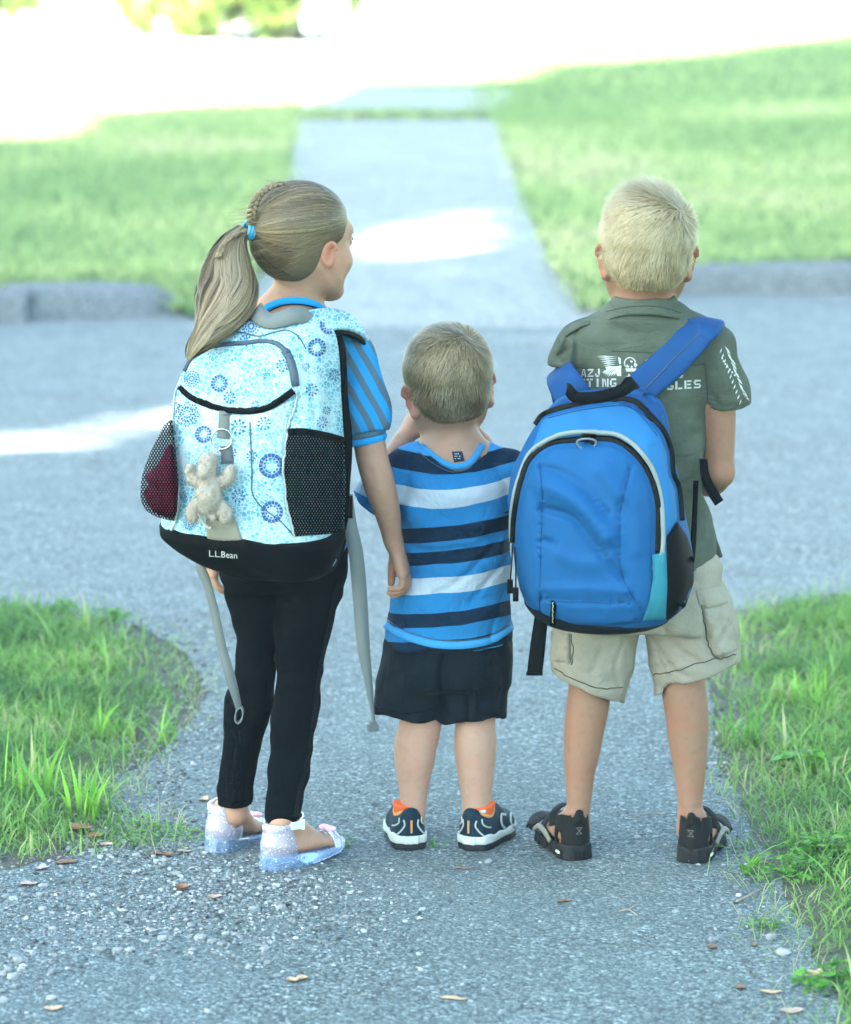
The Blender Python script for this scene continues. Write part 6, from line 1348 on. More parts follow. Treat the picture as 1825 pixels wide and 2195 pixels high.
for i in range(7): a = 1.9+i*.13; wp.append([(1560-14*math.cos(i*.2)+i*3, 766+i*6), (1563-14*math.cos(i*.2)+i*3, 766+i*6), (1564-14*math.cos(i*.2)+i*3, 770+i*6), (1560-14*math.cos(i*.2)+i*3, 770+i*6)])
decal(bvh_of(o_bs), wp, .0012, M_whiteprint, 'sleeve_print', boy)
# khaki cargo shorts
M_khaki = cloth('khaki_twill', (.27, .245, .195), .55, 700, .8, .9, 24, .16); M_kst = cloth('khaki_stitch', (.06, .06, .05), .2)
k = SDF((.14, -.12, .22), (.62, .26, .66), .0036)
k.loft(rowloft([(1180, 1225, 1535, .088), (1240, 1210, 1548, .095), (1300, 1196, 1566, .1), (1345, 1190, 1574, .095)], .03), .01, rnd=.015)
kl = [(1320, 1184, 1372), (1380, 1178, 1364), (1430, 1181, 1354), (1478, 1192, 1340)]; kr = [(1320, 1384, 1580), (1370, 1385, 1587), (1415, 1391, 1588), (1462, 1402, 1565)]
a_, b_ = rowpts(kl, .035, .025); sleeve(k, a_, b_, .004, .012, hollow=.9, tip=(-.42, -.12, -1)); a_, b_ = rowpts(kr, .035, .025); sleeve(k, a_, b_, .004, .012, hollow=.9, tip=(.42, -.12, -1), flat=(np.array([0, 1., 0]), .85))
k.op(lambda X, Y, Z: np.maximum(np.abs(X-P(1376, 1400, 0)[0])-.006-.05*np.clip(P(1376, 1335, 0)[2]-Z, 0, .1), Z-P(1376, 1352, 0)[2]) + 0*Y, k.lo, k.ax_hi(), .008, 'c')
k.wrinkle(.005, 40, 71, stretch=(1, .6, .5)); k.wrinkle(.0026, 105, 72)
kh_lines = [([(1420, 1340), (1450, 1390), (1500, 1420)], 8, .006), ([(1400, 1370), (1440, 1430), (1470, 1450)], 6, .005), ([(1500, 1270), (1512, 1330), (1520, 1390), (1545, 1420)], 5, .006), ([(1540, 1310), (1550, 1350), (1572, 1390)], 5, .006), ([(1525, 1340), (1540, 1380), (1560, 1405)], 6, -.006), ([(1200, 1370), (1208, 1420)], 4, .005), ([(1222, 1360), (1222, 1420)], 4, .005), ([(1186, 1385), (1220, 1392)], 4, .004), ([(1186, 1405), (1225, 1412)], 4, .004), ([(1240, 1400), (1290, 1440), (1330, 1430)], 12, -.005), ([(1340, 1370), (1320, 1430), (1330, 1480)], 6, .005), ([(1395, 1430), (1440, 1425)], 7, .004), ([(1290, 1390), (1270, 1440)], 8, .004), ([(1410, 1400), (1430, 1450)], 5, .004), ([(1560, 1330), (1580, 1390)], 4, .005)]
o_bk = k.build('shorts', M_khaki, boy, 2, None, creases(kh_lines)); kv = bvh_of(o_bk)
patch(kv, [(1493, 1266), (1545, 1256), (1562, 1292), (1520, 1304), (1500, 1296)], .003, M_khaki, 'pocket_flap', boy, 8, .004, 10)
patch(kv, [(1506, 1306), (1560, 1296), (1582, 1392), (1540, 1412), (1524, 1390), (1515, 1350)], .002, M_khaki, 'cargo_pocket', boy, 8, .008, 14, disp=lambda W: .003*np.sin(W[:, 0]*.25+W[:, 1]*.12))
patch(kv, [(1180, 1352), (1222, 1358), (1224, 1420), (1184, 1418)], .002, M_khaki, 'cargo_pocket', boy, 7, .007, 10, disp=lambda W: .003*np.sin(W[:, 1]*.35))
lines_on(kv, [bend([(1504, 1300), (1510, 1340), (1520, 1385), (1540, 1412), (1575, 1402)], 1.5, 1), bend([(1400, 1446), (1440, 1440), (1490, 1424), (1540, 1410)], 1.2, 2), bend([(1190, 1432), (1230, 1456), (1290, 1476), (1335, 1472)], 1.2, 3), bend([(1226, 1360), (1229, 1400), (1226, 1425)], 1.5, 4), bend([(1548, 1300), (1556, 1340), (1570, 1385)], 2, 5)], .0011, M_kst, 'stitching', boy, .0006)
# sandals
M_sand = cloth('dark_sandal_nubuck', (.007, .0085, .0095), .35, 600, .5, .75); M_sandsole = flat_mat('black_sandal_sole', (.002, .0035, .0045), .7); M_sandgrey = flat_mat('taupe_trim', (.16, .155, .13), .6); M_sandor = cloth('rust_lining', (.35, .13, .06), .3, 500)
def sandal(fr, L, side):
    s_ = L/.19; lo, hi = fr.o-.24, fr.o+.24
    us = np.array([-.014, -.004, .025, .075, .125, .16, .182, .192])*s_; hw = np.array([.014, .029, .034, .031, .037, .035, .024, .006])*s_
    fw = lambda u: np.interp(u, np.linspace(us[0], us[-1], 60), hermite(us, hw, np.linspace(us[0], us[-1], 60)))
    sh = SDF(lo, hi, .0025)
    def sole(X, Y, Z):
        u, v, w = fr.loc(X, Y, Z); w = w+.024; d = np.maximum(np.abs(v)-fw(u)-.003+.0018*np.sin(u*260)*(w < .01), np.maximum(-.016*s_-u, u-.193*s_)); return np.maximum(d, np.maximum(w-.024-.006*np.exp(-(u/.03)**2), -.0005-w+.004*np.clip((u/s_-.15)/.04, 0, 1)))
    sh.op(sole, lo, hi); root = sh.build('sandal', M_sandsole, boy, 1)
    hc = SDF(lo, hi, .0022)
    def cup(X, Y, Z, e):
        u, v, w = fr.loc(X, Y, Z); kx = 1.03-.25*np.clip(w/.06, 0, 1)**2*.6
        d = (np.sqrt(((u-.03*s_)/(.040*s_*kx+e))**2+(v/(.0325*s_*kx+e))**2)-1)*.03; top = .06+.008*np.exp(-(v/.01)**2)-.28*np.clip(u-.012, 0, .05)
        return np.maximum(d, np.maximum(np.maximum(w-top, -.003-w), u-.052*s_))
    hc.op(lambda X, Y, Z: np.maximum(cup(X, Y, Z, .0035), -cup(X, Y, Z, -.0012)) if False else np.maximum(cup(X, Y, Z, .0035), -(np.sqrt(((fr.loc(X, Y, Z)[0]-.03*s_)/(.0385*s_))**2+(fr.loc(X, Y, Z)[1]/(.0305*s_))**2)-1)*.03), lo, hi)
    for sg in (-1, 1): hc.ell(fr(.02, .032*sg*s_, .014), (.011, .016, .0125), np.stack([fr.u, fr.v, fr.w]), .002, 'c')
    hc.limb([fr(-.01, 0, .05), fr(-.012, 0, .066)], [.0065, .006], .003, 3, (fr.v, 1.3)); hc.wrinkle(.0006, 200, 3)
    o_h = hc.build('heel_counter', M_sand, root, 1)
    for sg in (-1, 1):
        a = np.arange(16)/16*2*PI; c = fr(.02, .0295*sg*s_, .014); V, F = tube(np.array([c+fr.u*math.cos(t)*.011+fr.w*math.sin(t)*.0125-fr.v*sg*.004*abs(math.cos(t)) for t in a]), .0016, 5, True); mesh_np('opening_trim', V, F, M_sandor, root)
    def band(pts, w, m, nm, th=.004):
        p = np.array([fr(*q) for q in pts]); c = fr(np.mean([q[0] for q in pts]), 0, -.01); n_ = p-c; n_ -= np.outer(n_@fr.u, fr.u); V, F = strap(p, n_/np.linalg.norm(n_, axis=1)[:, None], w, th, 5, 1); return mesh_np(nm, V, F, m, root)
    band([(.045, -.031, .03), (.055, -.026, .05), (.062, -.008, .062), (.062, .01, .061), (.053, .027, .048), (.045, .031, .03)], .017, M_sand, 'ankle_strap')
    band([(.088, -.034, .0), (.09, -.03, .025), (.088, -.006, .041), (.09, .018, .036), (.088, .032, .012), (.088, .034, .0)], .02, M_sand, 'instep_strap')
    band([(.135, -.04, .0), (.135, -.035, .015), (.13, -.008, .028), (.132, .02, .025), (.132, .036, .01), (.132, .039, .0)], .026, M_sand, 'toe_strap')
    band([(.165, -.035, .0), (.18, -.02, .012), (.187, 0, .016), (.18, .02, .012), (.165, .034, .0)], .018, M_sand, 'toe_bumper')
    for sg in (-1, 1):
        band([(.05, .034*sg, .0), (.075, .036*sg, .012), (.1, .0375*sg, .016), (.125, .04*sg, .004)], .01, M_sandgrey, 'side_trim', .003)
    hb = bvh_of(root, o_h); pj = lambda u, v, w: tuple(proj(fr(u, v, w)))
    lines_on(hb, [[pj(-.01, -.005, .026), pj(-.012, .005, .038)], [pj(-.01, .005, .026), pj(-.012, -.005, .038)], [pj(-.01, -.006, .026), pj(-.01, .006, .026)], [pj(-.012, -.006, .038), pj(-.012, .006, .038)]], .0005, M_sandgrey, 'heel_stitch', root, .0006, 4, 3)
    V, F = join([box(fr(-.0185, dv, -.012), (.002, .0035, .012), np.stack([fr.u, fr.v, fr.w], 1)) for dv in (-.012, -.004, .004, .012)]); mesh_np('heel_lug', V, F, M_sandsole, root, False)
    V, F = join([box(fr(.005, .0355*side, -.008), (.014, .003, .004), np.stack([fr.u, fr.v, fr.w], 1))]); mesh_np('sole_flash', V, F, flat_mat('silver_flash', (.6, .62, .6), .3), root, False)
sandal(BL_, .16, -1); sandal(BR, .16, 1)
# ------------------------------------------------------------------ the boy's backpack
bpk = thing('backpack', 'bright blue backpack with black zips, hung low on the blond boy\'s back', 'backpack', (.29, -.14, .41))
M_blue = cloth('blue_nylon', (.004, .07, .2), .3, 1000, .5, .75, 15, .08); M_blued = cloth('deep_blue_nylon', (.005, .045, .15), .25, 1000, .35, .75, 15, .05); M_bluel = cloth('light_blue_nylon', (.014, .115, .285), .2, 1000, .3, .75, 13, .04)
M_teal = cloth('teal_nylon', (.02, .15, .2), .3, 800, .3); M_pipe = flat_mat('reflective_piping', (.16, .2, .2), .45)
bp_yaw = R_(-14); bp_o = P(1275, 1120, -.145)[:2]
bp_rows = [(838, 1228, 1400, .025, 2.4, .03), (862, 1192, 1420, .04, 2.6, .022), (893, 1165, 1431, .055, 2.8, .014), (930, 1138, 1436, .066, 3, .006), (967, 1118, 1442, .076, 3), (1013, 1097, 1453, .086, 3), (1060, 1090, 1462, .094, 3), (1113, 1092, 1472, .1, 3), (1163, 1097, 1482, .104, 3), (1205, 1103, 1488, .106, 3), (1250, 1112, 1486, .106, 3), (1292, 1128, 1470, .1, 2.8), (1320, 1150, 1440, .088, 2.6), (1340, 1180, 1400, .07, 2.4), (1350, 1215, 1350, .05, 2.3)]
bp_secs = rowloft(bp_rows, -.145, bp_o, bp_yaw)
lo_, hi_ = (bp_o[0]-.24, bp_o[1]-.2, .36), (bp_o[0]+.24, bp_o[1]+.22, .92)
bp_lines = [([(1150, 913), (1173, 888), (1243, 868), (1320, 858), (1362, 864), (1390, 890), (1420, 925), (1436, 970), (1440, 1015), (1453, 1050), (1458, 1115)], 7, .006),
    ([(1103, 1163), (1107, 1097), (1120, 1030), (1140, 983), (1180, 953), (1247, 943), (1313, 943), (1352, 965), (1384, 1000), (1403, 1047), (1411, 1097), (1410, 1187)], 8, .008),
    ([(1157, 988), (1161, 1040), (1163, 1080), (1160, 1160), (1158, 1247), (1157, 1315)], 4, .0035), ([(1353, 996), (1340, 1050), (1330, 1097), (1328, 1190), (1334, 1230), (1347, 1263), (1380, 1318)], 4, .0035),
    ([(1162, 1002), (1200, 1012), (1250, 1045), (1300, 1098)], 7, .005), ([(1165, 1090), (1230, 1110), (1270, 1160), (1310, 1215), (1335, 1240)], 9, .006), ([(1165, 1158), (1180, 1165)], 8, .004), ([(1170, 1040), (1240, 1080), (1300, 1150)], 22, -.009), ([(1290, 1010), (1330, 1060)], 18, -.006), ([(1160, 1262), (1250, 1262), (1345, 1268)], 6, -.004), ([(1160, 1284), (1250, 1290), (1350, 1292)], 4, .005), ([(1400, 1200), (1400, 1330)], 5, .004), ([(1402, 960), (1406, 990), (1420, 1080)], 8, .005), ([(1240, 1330), (1310, 1335), (1360, 1330)], 8, -.004), ([(1200, 1190), (1250, 1210), (1300, 1200)], 18, -.006), ([(1120, 1060), (1125, 1180)], 14, -.004), ([(1360, 1080), (1370, 1180)], 14, -.005), ([(1270, 1310), (1330, 1340), (1370, 1325)], 4, .003)]
k = SDF(lo_, hi_, .0038); k.loft(bp_secs, .01, bp_yaw, bp_o, rnd=.02)
o_bp = k.build('body', M_blue, bpk, 2, None, creases(bp_lines)); pv = bvh_of(o_bp)
# base strip, panels
zb = P(1290, 1352, -.21)[2]
k = SDF(lo_, hi_, .0038); k.loft([(z, cx, cy, rx+.003, ry+.003, n) for z, cx, cy, rx, ry, n in bp_secs], .01, bp_yaw, bp_o, rnd=.02); plane_cut(k, P(1290, 1338, -.235), (.1, -.12, 1), lo_, hi_, .003)
o_bbase = k.build('base', cloth('navy_base', (.001, .005, .011), .3, 900, .3), bpk, 1)
patch(pv, [(1222, 842), (1300, 832), (1395, 838), (1424, 880), (1436, 940), (1439, 975), (1428, 935), (1396, 888), (1366, 860), (1320, 853), (1243, 863), (1172, 882), (1150, 908), (1175, 880)], .0015, M_blued, 'yoke', bpk, 9, .001)
patch(pv, [(1160, 905), (1176, 893), (1243, 876), (1320, 866), (1358, 872), (1384, 896), (1412, 930), (1428, 970), (1432, 1016), (1446, 1052), (1452, 1110), (1430, 1150), (1420, 1140), (1417, 1090), (1409, 1045), (1390, 996), (1356, 955), (1314, 934), (1250, 934), (1178, 943), (1140, 968)], .0015, M_bluel, 'upper_panel', bpk, 9, .006, 16)
patch(pv, [(1112, 1160), (1116, 1097), (1129, 1032), (1148, 990), (1184, 962), (1247, 955), (1311, 955), (1344, 973), (1372, 1004), (1391, 1049), (1399, 1097), (1398, 1190), (1400, 1255), (1392, 1318), (1370, 1335), (1300, 1342), (1220, 1340), (1170, 1322), (1135, 1285), (1116, 1230)], .002, M_blue, 'front_pocket', bpk, 9, .012, 26, disp=lambda W: sum((-a*np.exp(-(((W[:, None]-np.array(crom(np.array(p, float), 5))[None])**2).sum(2).min(1))/(w*w)) for p, w, a in bp_lines[2:12])))
fp = bvh_of(*[o for o in bpk.children if o.name.startswith(('front_pocket', 'body', 'upper_panel', 'base', 'yoke'))])
patch(fp, [(1398, 1190), (1412, 1186), (1428, 1180), (1432, 1260), (1428, 1328), (1378, 1330), (1392, 1290), (1400, 1240)], .003, M_teal, 'side_panel', bpk, 8, .003)
o_pn = patch(pv, [(1430, 1150), (1452, 1118), (1474, 1150), (1489, 1197), (1487, 1250), (1470, 1300), (1427, 1334), (1431, 1260)], .003, M_black, 'mesh_pocket', bpk, 8, .008, 14)
# zips, piping, seams
line_on(fp, [(1103, 1163), (1104, 1130), (1107, 1097), (1120, 1030), (1140, 983), (1180, 953), (1247, 945), (1313, 945), (1350, 966), (1380, 1000), (1400, 1047), (1408, 1097), (1407, 1187)], .0025, M_zip, 'zip', bpk, .0018, flat=.0125)
line_on(fp, [(1098, 1160), (1098, 1110), (1104, 1060), (1116, 1015), (1136, 972), (1170, 945), (1210, 930), (1262, 926), (1320, 930), (1356, 950), (1388, 985), (1409, 1030), (1420, 1085), (1422, 1160), (1416, 1200), (1402, 1222)], .0025, M_pipe, 'piping', bpk, .0018, flat=.008)
line_on(fp, [(1150, 913), (1173, 888), (1243, 868), (1320, 858), (1362, 864), (1390, 890), (1420, 925), (1436, 970), (1440, 1015), (1453, 1050), (1459, 1117)], .0025, M_zip, 'zip', bpk, .0018, flat=.0125)
lines_on(fp, [[(1157, 988), (1161, 1040), (1163, 1080), (1160, 1160), (1158, 1247), (1157, 1312)], [(1353, 996), (1340, 1050), (1330, 1097), (1328, 1190), (1334, 1230), (1347, 1263), (1380, 1318)], [(1160, 1287), (1250, 1291), (1350, 1293)], [(1176, 896), (1243, 880), (1320, 870), (1356, 876), (1382, 900), (1409, 934)]], .0009, M_blued, 'seam', bpk, .0006)
line_on(fp, [(1188, 1290), (1187, 1312), (1183, 1338)], .003, M_black, 'zip_pull', bpk, .002, flat=.009)
lines_on(fp, [[(1188+(i % 2)*2-1, 1291+i*6), (1187, 1294+i*6), (1188-(i % 2)*2+1, 1296+i*6)] for i in range(7)], .0006, flat_mat('yellow_thread', (.5, .5, .3), .6), 'zip_cord', bpk, .0042, 4, 2)
V, F = strap([hit(fp, 1263, 928, .004), hit(fp, 1263, 938, .006), hit(fp, 1262, 952, .006)], [(0, -1, .2)]*3, .025, .004, 3); mesh_np('ring_tab', V, F, M_black, bpk)
c = hit(fp, 1259, 955, .008); a = np.arange(24)/24*2*PI; V, F = tube(np.array([c+np.array([.0165*math.cos(t), -.003*math.sin(t), .011*math.sin(t)*(1.15 if math.sin(t) < 0 else .6)]) for t in a]), .002, 6, True); mesh_np('d_ring', V, F, flat_mat('dark_ring', (.12, .15, .18), .35), bpk)
for i, (x0, y0, x1, y1) in enumerate(((1101, 1168, 1094, 1245), (1106, 1172, 1106, 1262))):
    p0, p1 = hit(fp, x0+4, y0, .006), P(x1, y1, hit(fp, x0+4, y0, .006)[1]-.012); V, F = tube([p0, (p0*.6+p1*.4)+np.array([.001, -.002, 0]), p1], .0015, 5, sub=4); mesh_np('pull_cord', V, F, M_zip, bpk)
    V, F = box(p1-np.array([0, 0, .01]), (.01, .007, .024)); mesh_np('pull_end', V, F, M_black, bpk, False)
# straps
sv = bvh_of(o_bs, o_bc, o_bp)
cl = [(1360, 850), (1392, 815), (1425, 780), (1458, 745), (1488, 716), (1503, 704)]
p = [hit(sv, x, y, .010) for x, y in cl]; p = [np.array(q) for q in p]
p[0] = P(1358, 852, p[1][1]-.012)
top = p[-1]; p += [top+np.array([.010, .045, .004]), top+np.array([.012, .085, -.03]), top+np.array([.0, .11, -.09]), top+np.array([-.01, .118, -.16])]
nrm = [(.1, -1, .3), (.1, -.95, .35), (.1, -.9, .4), (.1, -.8, .55), (.15, -.55, .8), (.15, -.35, .9), (.15, .2, .95), (.1, .7, .7), (0, 1, .2), (0, 1, 0)]
V, F = strap(p, nrm, [.058, .06, .062, .064, .066, .066, .062, .06, .056, .05], .013, 6, 1); mesh_np('shoulder_strap', V, F, M_blued, bpk)
stp = bvh_of(*[o for o in bpk.children if o.name.startswith('shoulder_strap')])
lines_on(stp, [[(1378, 838), (1412, 804), (1446, 768), (1480, 734), (1500, 716)]], .0012, M_zipnavy, 'strap_seam', bpk, .0004)
ptsL = [P(1240, 862, -.07), P(1222, 838, -.07), P(1206, 815, -.045), P(1200, 800, -.01), P(1200, 792, .03), P(1205, 820, .075), P(1215, 880, .085)]
V, F = strap(ptsL, [(-.3, -.9, .3), (-.4, -.8, .4), (-.6, -.6, .5), (-.7, -.2, .7), (-.6, .3, .7), (-.4, .9, .2), (-.2, 1, 0)], [.06, .064, .062, .06, .056, .05, .045], .012, 6, 1); mesh_np('shoulder_strap', V, F, M_blued, bpk)
V, F = strap([hit(fp, 1222, 846, .004), P(1218, 832, -.215), P(1232, 850, -.23), P(1262, 853, -.235), P(1300, 848, -.235), P(1335, 836, -.23), P(1352, 822, -.215), P(1362, 820, -.19)], [(-.5, -.8, .2), (-.6, -.8, .1), (-.2, -1, .2), (0, -1, .2), (0, -1, .3), (.1, -.9, .4), (.2, -.8, .5), (.2, -.8, .5)], [.018, .018, .02, .021, .021, .022, .026, .024], .003, 6); mesh_np('handle', V, F, M_black, bpk)
V, F = strap([P(1163, 1310, -.16), P(1158, 1345, -.165), P(1152, 1395, -.165), P(1146, 1446, -.16)], [(-.1, -1, .1)]*4, [.024, .025, .027, .027], .003, 5); mesh_np('loose_strap', V, F, M_black, bpk)
V, F = box(P(1146, 1444, -.16), (.029, .006, .006)); mesh_np('strap_end', V, F, M_black, bpk, False)
V, F = strap([P(1508, 985, -.03), P(1512, 1020, -.05), P(1525, 1050, -.06), P(1542, 1078, -.06)], [(.2, -1, .2)]*4, [.014, .016, .018, .018], .003, 5); mesh_np('loose_strap', V, F, M_black, bpk)
V, F = strap([P(1492, 1030, -.06), P(1490, 1090, -.07), P(1487, 1150, -.085), P(1484, 1200, -.1)], [(.3, -1, 0)]*4, [.009, .009, .01, .01], .0025, 4); mesh_np('webbing', V, F, M_black, bpk)
# ------------------------------------------------------------------ gravel, stones, leaves, twigs, weeds
M_gravel = bpy.data.materials.new('gravel_stone'); M_gravel.use_nodes = True
n_ = NT(M_gravel); b_ = n_.n['Principled BSDF']; b_.inputs['Roughness'].default_value = .85
c_ = n_.ramp(n_.attr('tint', 'Fac'), [(0, (.025, .032, .038)), (.3, (.1, .115, .12)), (.62, (.22, .24, .25)), (1, (.44, .46, .46))]); c_ = n_.mix(n_.math('MULTIPLY', n_.noise(n_.attr(), 300, 4), .45), c_, (.08, .085, .09)); n_.set(b_, 'Base Color', c_); n_.set(b_, 'Normal', n_.bump(n_.noise(n_.attr(), 240, 4), .5, .002))
IV, IF = ico(1)
def pebbles(x, y, r, seed, tint):
    rg = np.random.default_rng(seed); n = len(x); k = len(IV)
    sc = np.stack([r*rg.uniform(.8, 1.35, n), r*rg.uniform(.7, 1.1, n), r*rg.uniform(.4, .75, n)], 1); a = rg.uniform(0, 2*PI, n); c, s_ = np.cos(a)[:, None], np.sin(a)[:, None]
    W = IV[None]*(1+rg.uniform(-.5, .35, (n, k, 1)))*sc[:, None]; V = np.stack([W[..., 0]*c-W[..., 1]*s_+x[:, None], W[..., 0]*s_+W[..., 1]*c+y[:, None], W[..., 2]+(sc[:, 2]*.55)[:, None]], -1)
    F = (np.arange(n)[:, None, None]*k+IF[None]).reshape(-1, 3); return V.reshape(-1, 3), [F], {'tint': np.repeat(np.clip(tint, 0, 1), k)}
rg = np.random.default_rng(77)
# loose gravel: thick at lower left, by the grass edges and behind the girl
gx, gy = [], []
for cx, cy, sx, sy, n in [(240, 1790, 90, 40, 900), (330, 1700, 50, 60, 600), (430, 1900, 230, 45, 3000), (560, 1960, 200, 40, 2400), (250, 1950, 200, 60, 2200), (60, 2020, 90, 70, 1200), (320, 1650, 90, 90, 1200), (410, 1460, 50, 110, 900), (300, 1350, 120, 25, 700), (520, 2010, 120, 35, 500), (600, 1890, 120, 30, 700), (360, 1700, 60, 60, 500), (450, 1560, 60, 60, 400), (330, 1840, 120, 15, 500), (1590, 1900, 40, 90, 300), (1540, 1600, 25, 120, 350), (1530, 1420, 30, 60, 250)]:
    px = rg.normal(cx, sx, n); py = rg.normal(cy, sy, n)
    for a, b2 in zip(px, py): g_ = G(a, min(b2, 2400)); gx.append(g_[0]); gy.append(g_[1])
m2 = 1600; gx += list(rg.uniform(-.75, .7, m2)); gy += list(rg.uniform(-1.2, 2.1, m2)); gx, gy = np.array(gx), np.array(gy); ok = (edge_dist(gx, gy, VLpx) < .16) & (edge_dist(gx, gy, VRpx) < .12); gx, gy = gx[ok], gy[ok]
gz = np.maximum(0, np.maximum(vzl(gx, gy, VLpx), vzl(gx, gy, VRpx)))*((edge_dist(gx, gy, VLpx) > 0) | (edge_dist(gx, gy, VRpx) > 0))
V, F, A = pebbles(gx, gy, np.clip(rg.gamma(2.2, .0009, len(gx)), .001, .0062), 5, rg.normal(.48, .33, len(gx)))
V[:, 2] += np.repeat(gz, len(IV))
tag(mesh_np('gravel', V, F, M_gravel, attrs=A, smooth=False), 'loose grey gravel scattered over the near path', 'gravel', kind='stuff')
IV2, IF2 = ico(2); IV2 = np.sign(IV2)*np.abs(IV2)**.8
def stone(x, y, r, seed, label, group):
    rg = np.random.default_rng(seed); p = G(x, y); W = IV2*np.array([1.25, .9, .62])*r; W = W*(1+.34*np.array([mnoise.noise((v[0]*1.7+seed, v[1]*1.7, v[2]*1.7)) for v in IV2])[:, None]+.2*np.array([mnoise.noise((v[0]*3+seed, v[1]*4, v[2]*4)) for v in IV2])[:, None]); W = W@rotz(rg.uniform(0, 6)).T+np.array([p[0], p[1], r*.42])
    o = mesh_np('stone', W, IF2, M_gravel, attrs={'tint': np.full(len(W), rg.uniform(.5, .86))}, smooth=False); tag(o, label, 'stone', group)
fz = lambda x, y: (x/2.1825, 1700+y/2.1825)
for i, (x, y, r) in enumerate([(155, 755, 11), (85, 790, 14), (65, 870, 17), (40, 835, 12), (20, 975, 12), (240, 965, 12), (10, 930, 9), (60, 770, 11), (15, 850, 10), (100, 830, 9)]): stone(*fz(x, y), r*.72/1198, 100+i, 'pale stone in the heap of stones at the lower left corner', 'pale stones heaped at the lower left corner')
for i, (x, y, r) in enumerate([(475, 740, 13), (550, 745, 14), (610, 740, 12), (765, 685, 13), (935, 685, 15), (995, 700, 12), (1040, 715, 11), (895, 625, 11), (680, 700, 9), (600, 650, 9), (1240, 735, 12), (1165, 820, 10), (1300, 860, 10), (1705, 650, 9), (1250, 800, 10)]): stone(*fz(x, y), r*.72/1198, 130+i, 'pale pebble in the loose gravel patch behind the girl', 'pale pebbles in the loose gravel patch')
for i, (x, y, r) in enumerate([(205, 440, 12), (200, 548, 11), (30, 490, 12), (325, 545, 10), (185, 475, 8), (250, 640, 10), (240, 845, 11), (410, 630, 8), (325, 270, 12), (430, 275, 10), (580, 240, 12), (640, 295, 11), (720, 300, 8), (830, 385, 12), (1295, 440, 12), (1190, 550, 13), (1320, 540, 12), (1620, 585, 10), (815, 95, 9), (960, 285, 9), (770, 320, 10), (710, 490, 8)]): stone(*fz(x, y), r*.72/1198, 160+i, 'small light stone at the gravelly left edge of the near path', 'small light stones along the left edge')
f6 = lambda x, y: (1300+x/2.2229, 1250+y/2.2229)
for i, (x, y, r, lb) in enumerate([(510, 1705, 12, 'white pebble on bare asphalt beside a small brown leaf, right of centre'), (840, 1770, 17, 'bluish white stone against the right grass edge, biggest there'), (785, 1695, 14, 'flat white stone half under the right clover patch'), (600, 985, 10, 'tan pebble on the bare soil behind the right sandal'), (150, 1215, 10, 'flat pebble on the asphalt left of the right sandal')]): stone(*f6(x, y), r*.72/1198, 190+i, lb, 'stones by the right verge')
stone(1048, 1849, 8/1198, 199, 'flat bluish pebble on the asphalt behind the right trainer', None)
def leaf_mat(name, a, b): 
    m, n, bb_ = new_mat(name, .7, a, .25); c = n.mix(n.ramp(n.noise(n.attr(), 120, 4), [(.35, 0.), (.7, 1.)]), a, b); n.set(bb_, 'Base Color', c); n.set(bb_, 'Normal', n.bump(n.noise(n.attr(), 260, 3), .5, .0015)); return m
LM = {'tan': leaf_mat('tan_leaf', (.5, .36, .24), (.38, .25, .15)), 'brown': leaf_mat('brown_leaf', (.16, .08, .045), (.28, .15, .08)), 'red': leaf_mat('reddish_leaf', (.19, .12, .085), (.13, .08, .055)), 'pink': leaf_mat('pinkish_leaf', (.4, .31, .27), (.3, .21, .17))}
def dry_leaf(x, y, L, W, ang, kind, curl, label, group='fallen leaves on the near path', z=.0):
    p = G(x, y); L = L*.85; u = np.linspace(0, 1, 8); hw = 1.25*W*np.clip(np.sin(PI*u**.8), 0, 1)**.8*(1+.15*np.sin(u*17+x)); V = []
    for t, w in zip(u, hw):
        xx = (t-.5)*L; zz = .004+curl*L*(t-.45)**2*1.1+.001*math.sin(t*7+x)
        V += [(xx, -w, zz+abs(w)*curl*.8), (xx, -w*.5, zz+.15*w*curl), (xx, 0, zz-.0008), (xx, w*.5, zz+.15*w*curl), (xx, w, zz+abs(w)*curl*.9)]
    V = np.array(V)@rotz(ang).T; V[:, 2] -= V[:, 2].min()-.0015; V = V+np.array([p[0], p[1], z]); i = np.arange(7)[:, None]*5; F = (i+np.array([[0], [1], [2], [3]]).T)[..., None]+np.array([0, 5, 6, 1]); F = F.reshape(-1, 4)
    V2 = np.vstack([V, V-np.array([0, 0, .0007])]); F2 = np.vstack([F, F[:, ::-1]+len(V)])
    tag(mesh_np('dry_leaf', V2, F2, LM[kind]), label, 'leaf', group)
def vz_at(x, y): g_ = G(x, y); return float(max(0, max(vzl(np.array([g_[0]]), np.array([g_[1]]), VLpx)[0] if in_poly(g_[0], g_[1], VLpx) else 0, vzl(np.array([g_[0]]), np.array([g_[1]]), VRpx)[0] if in_poly(g_[0], g_[1], VRpx) else 0)))
f5 = lambda x, y: (700+x/2.494, 1750+y/2.494)
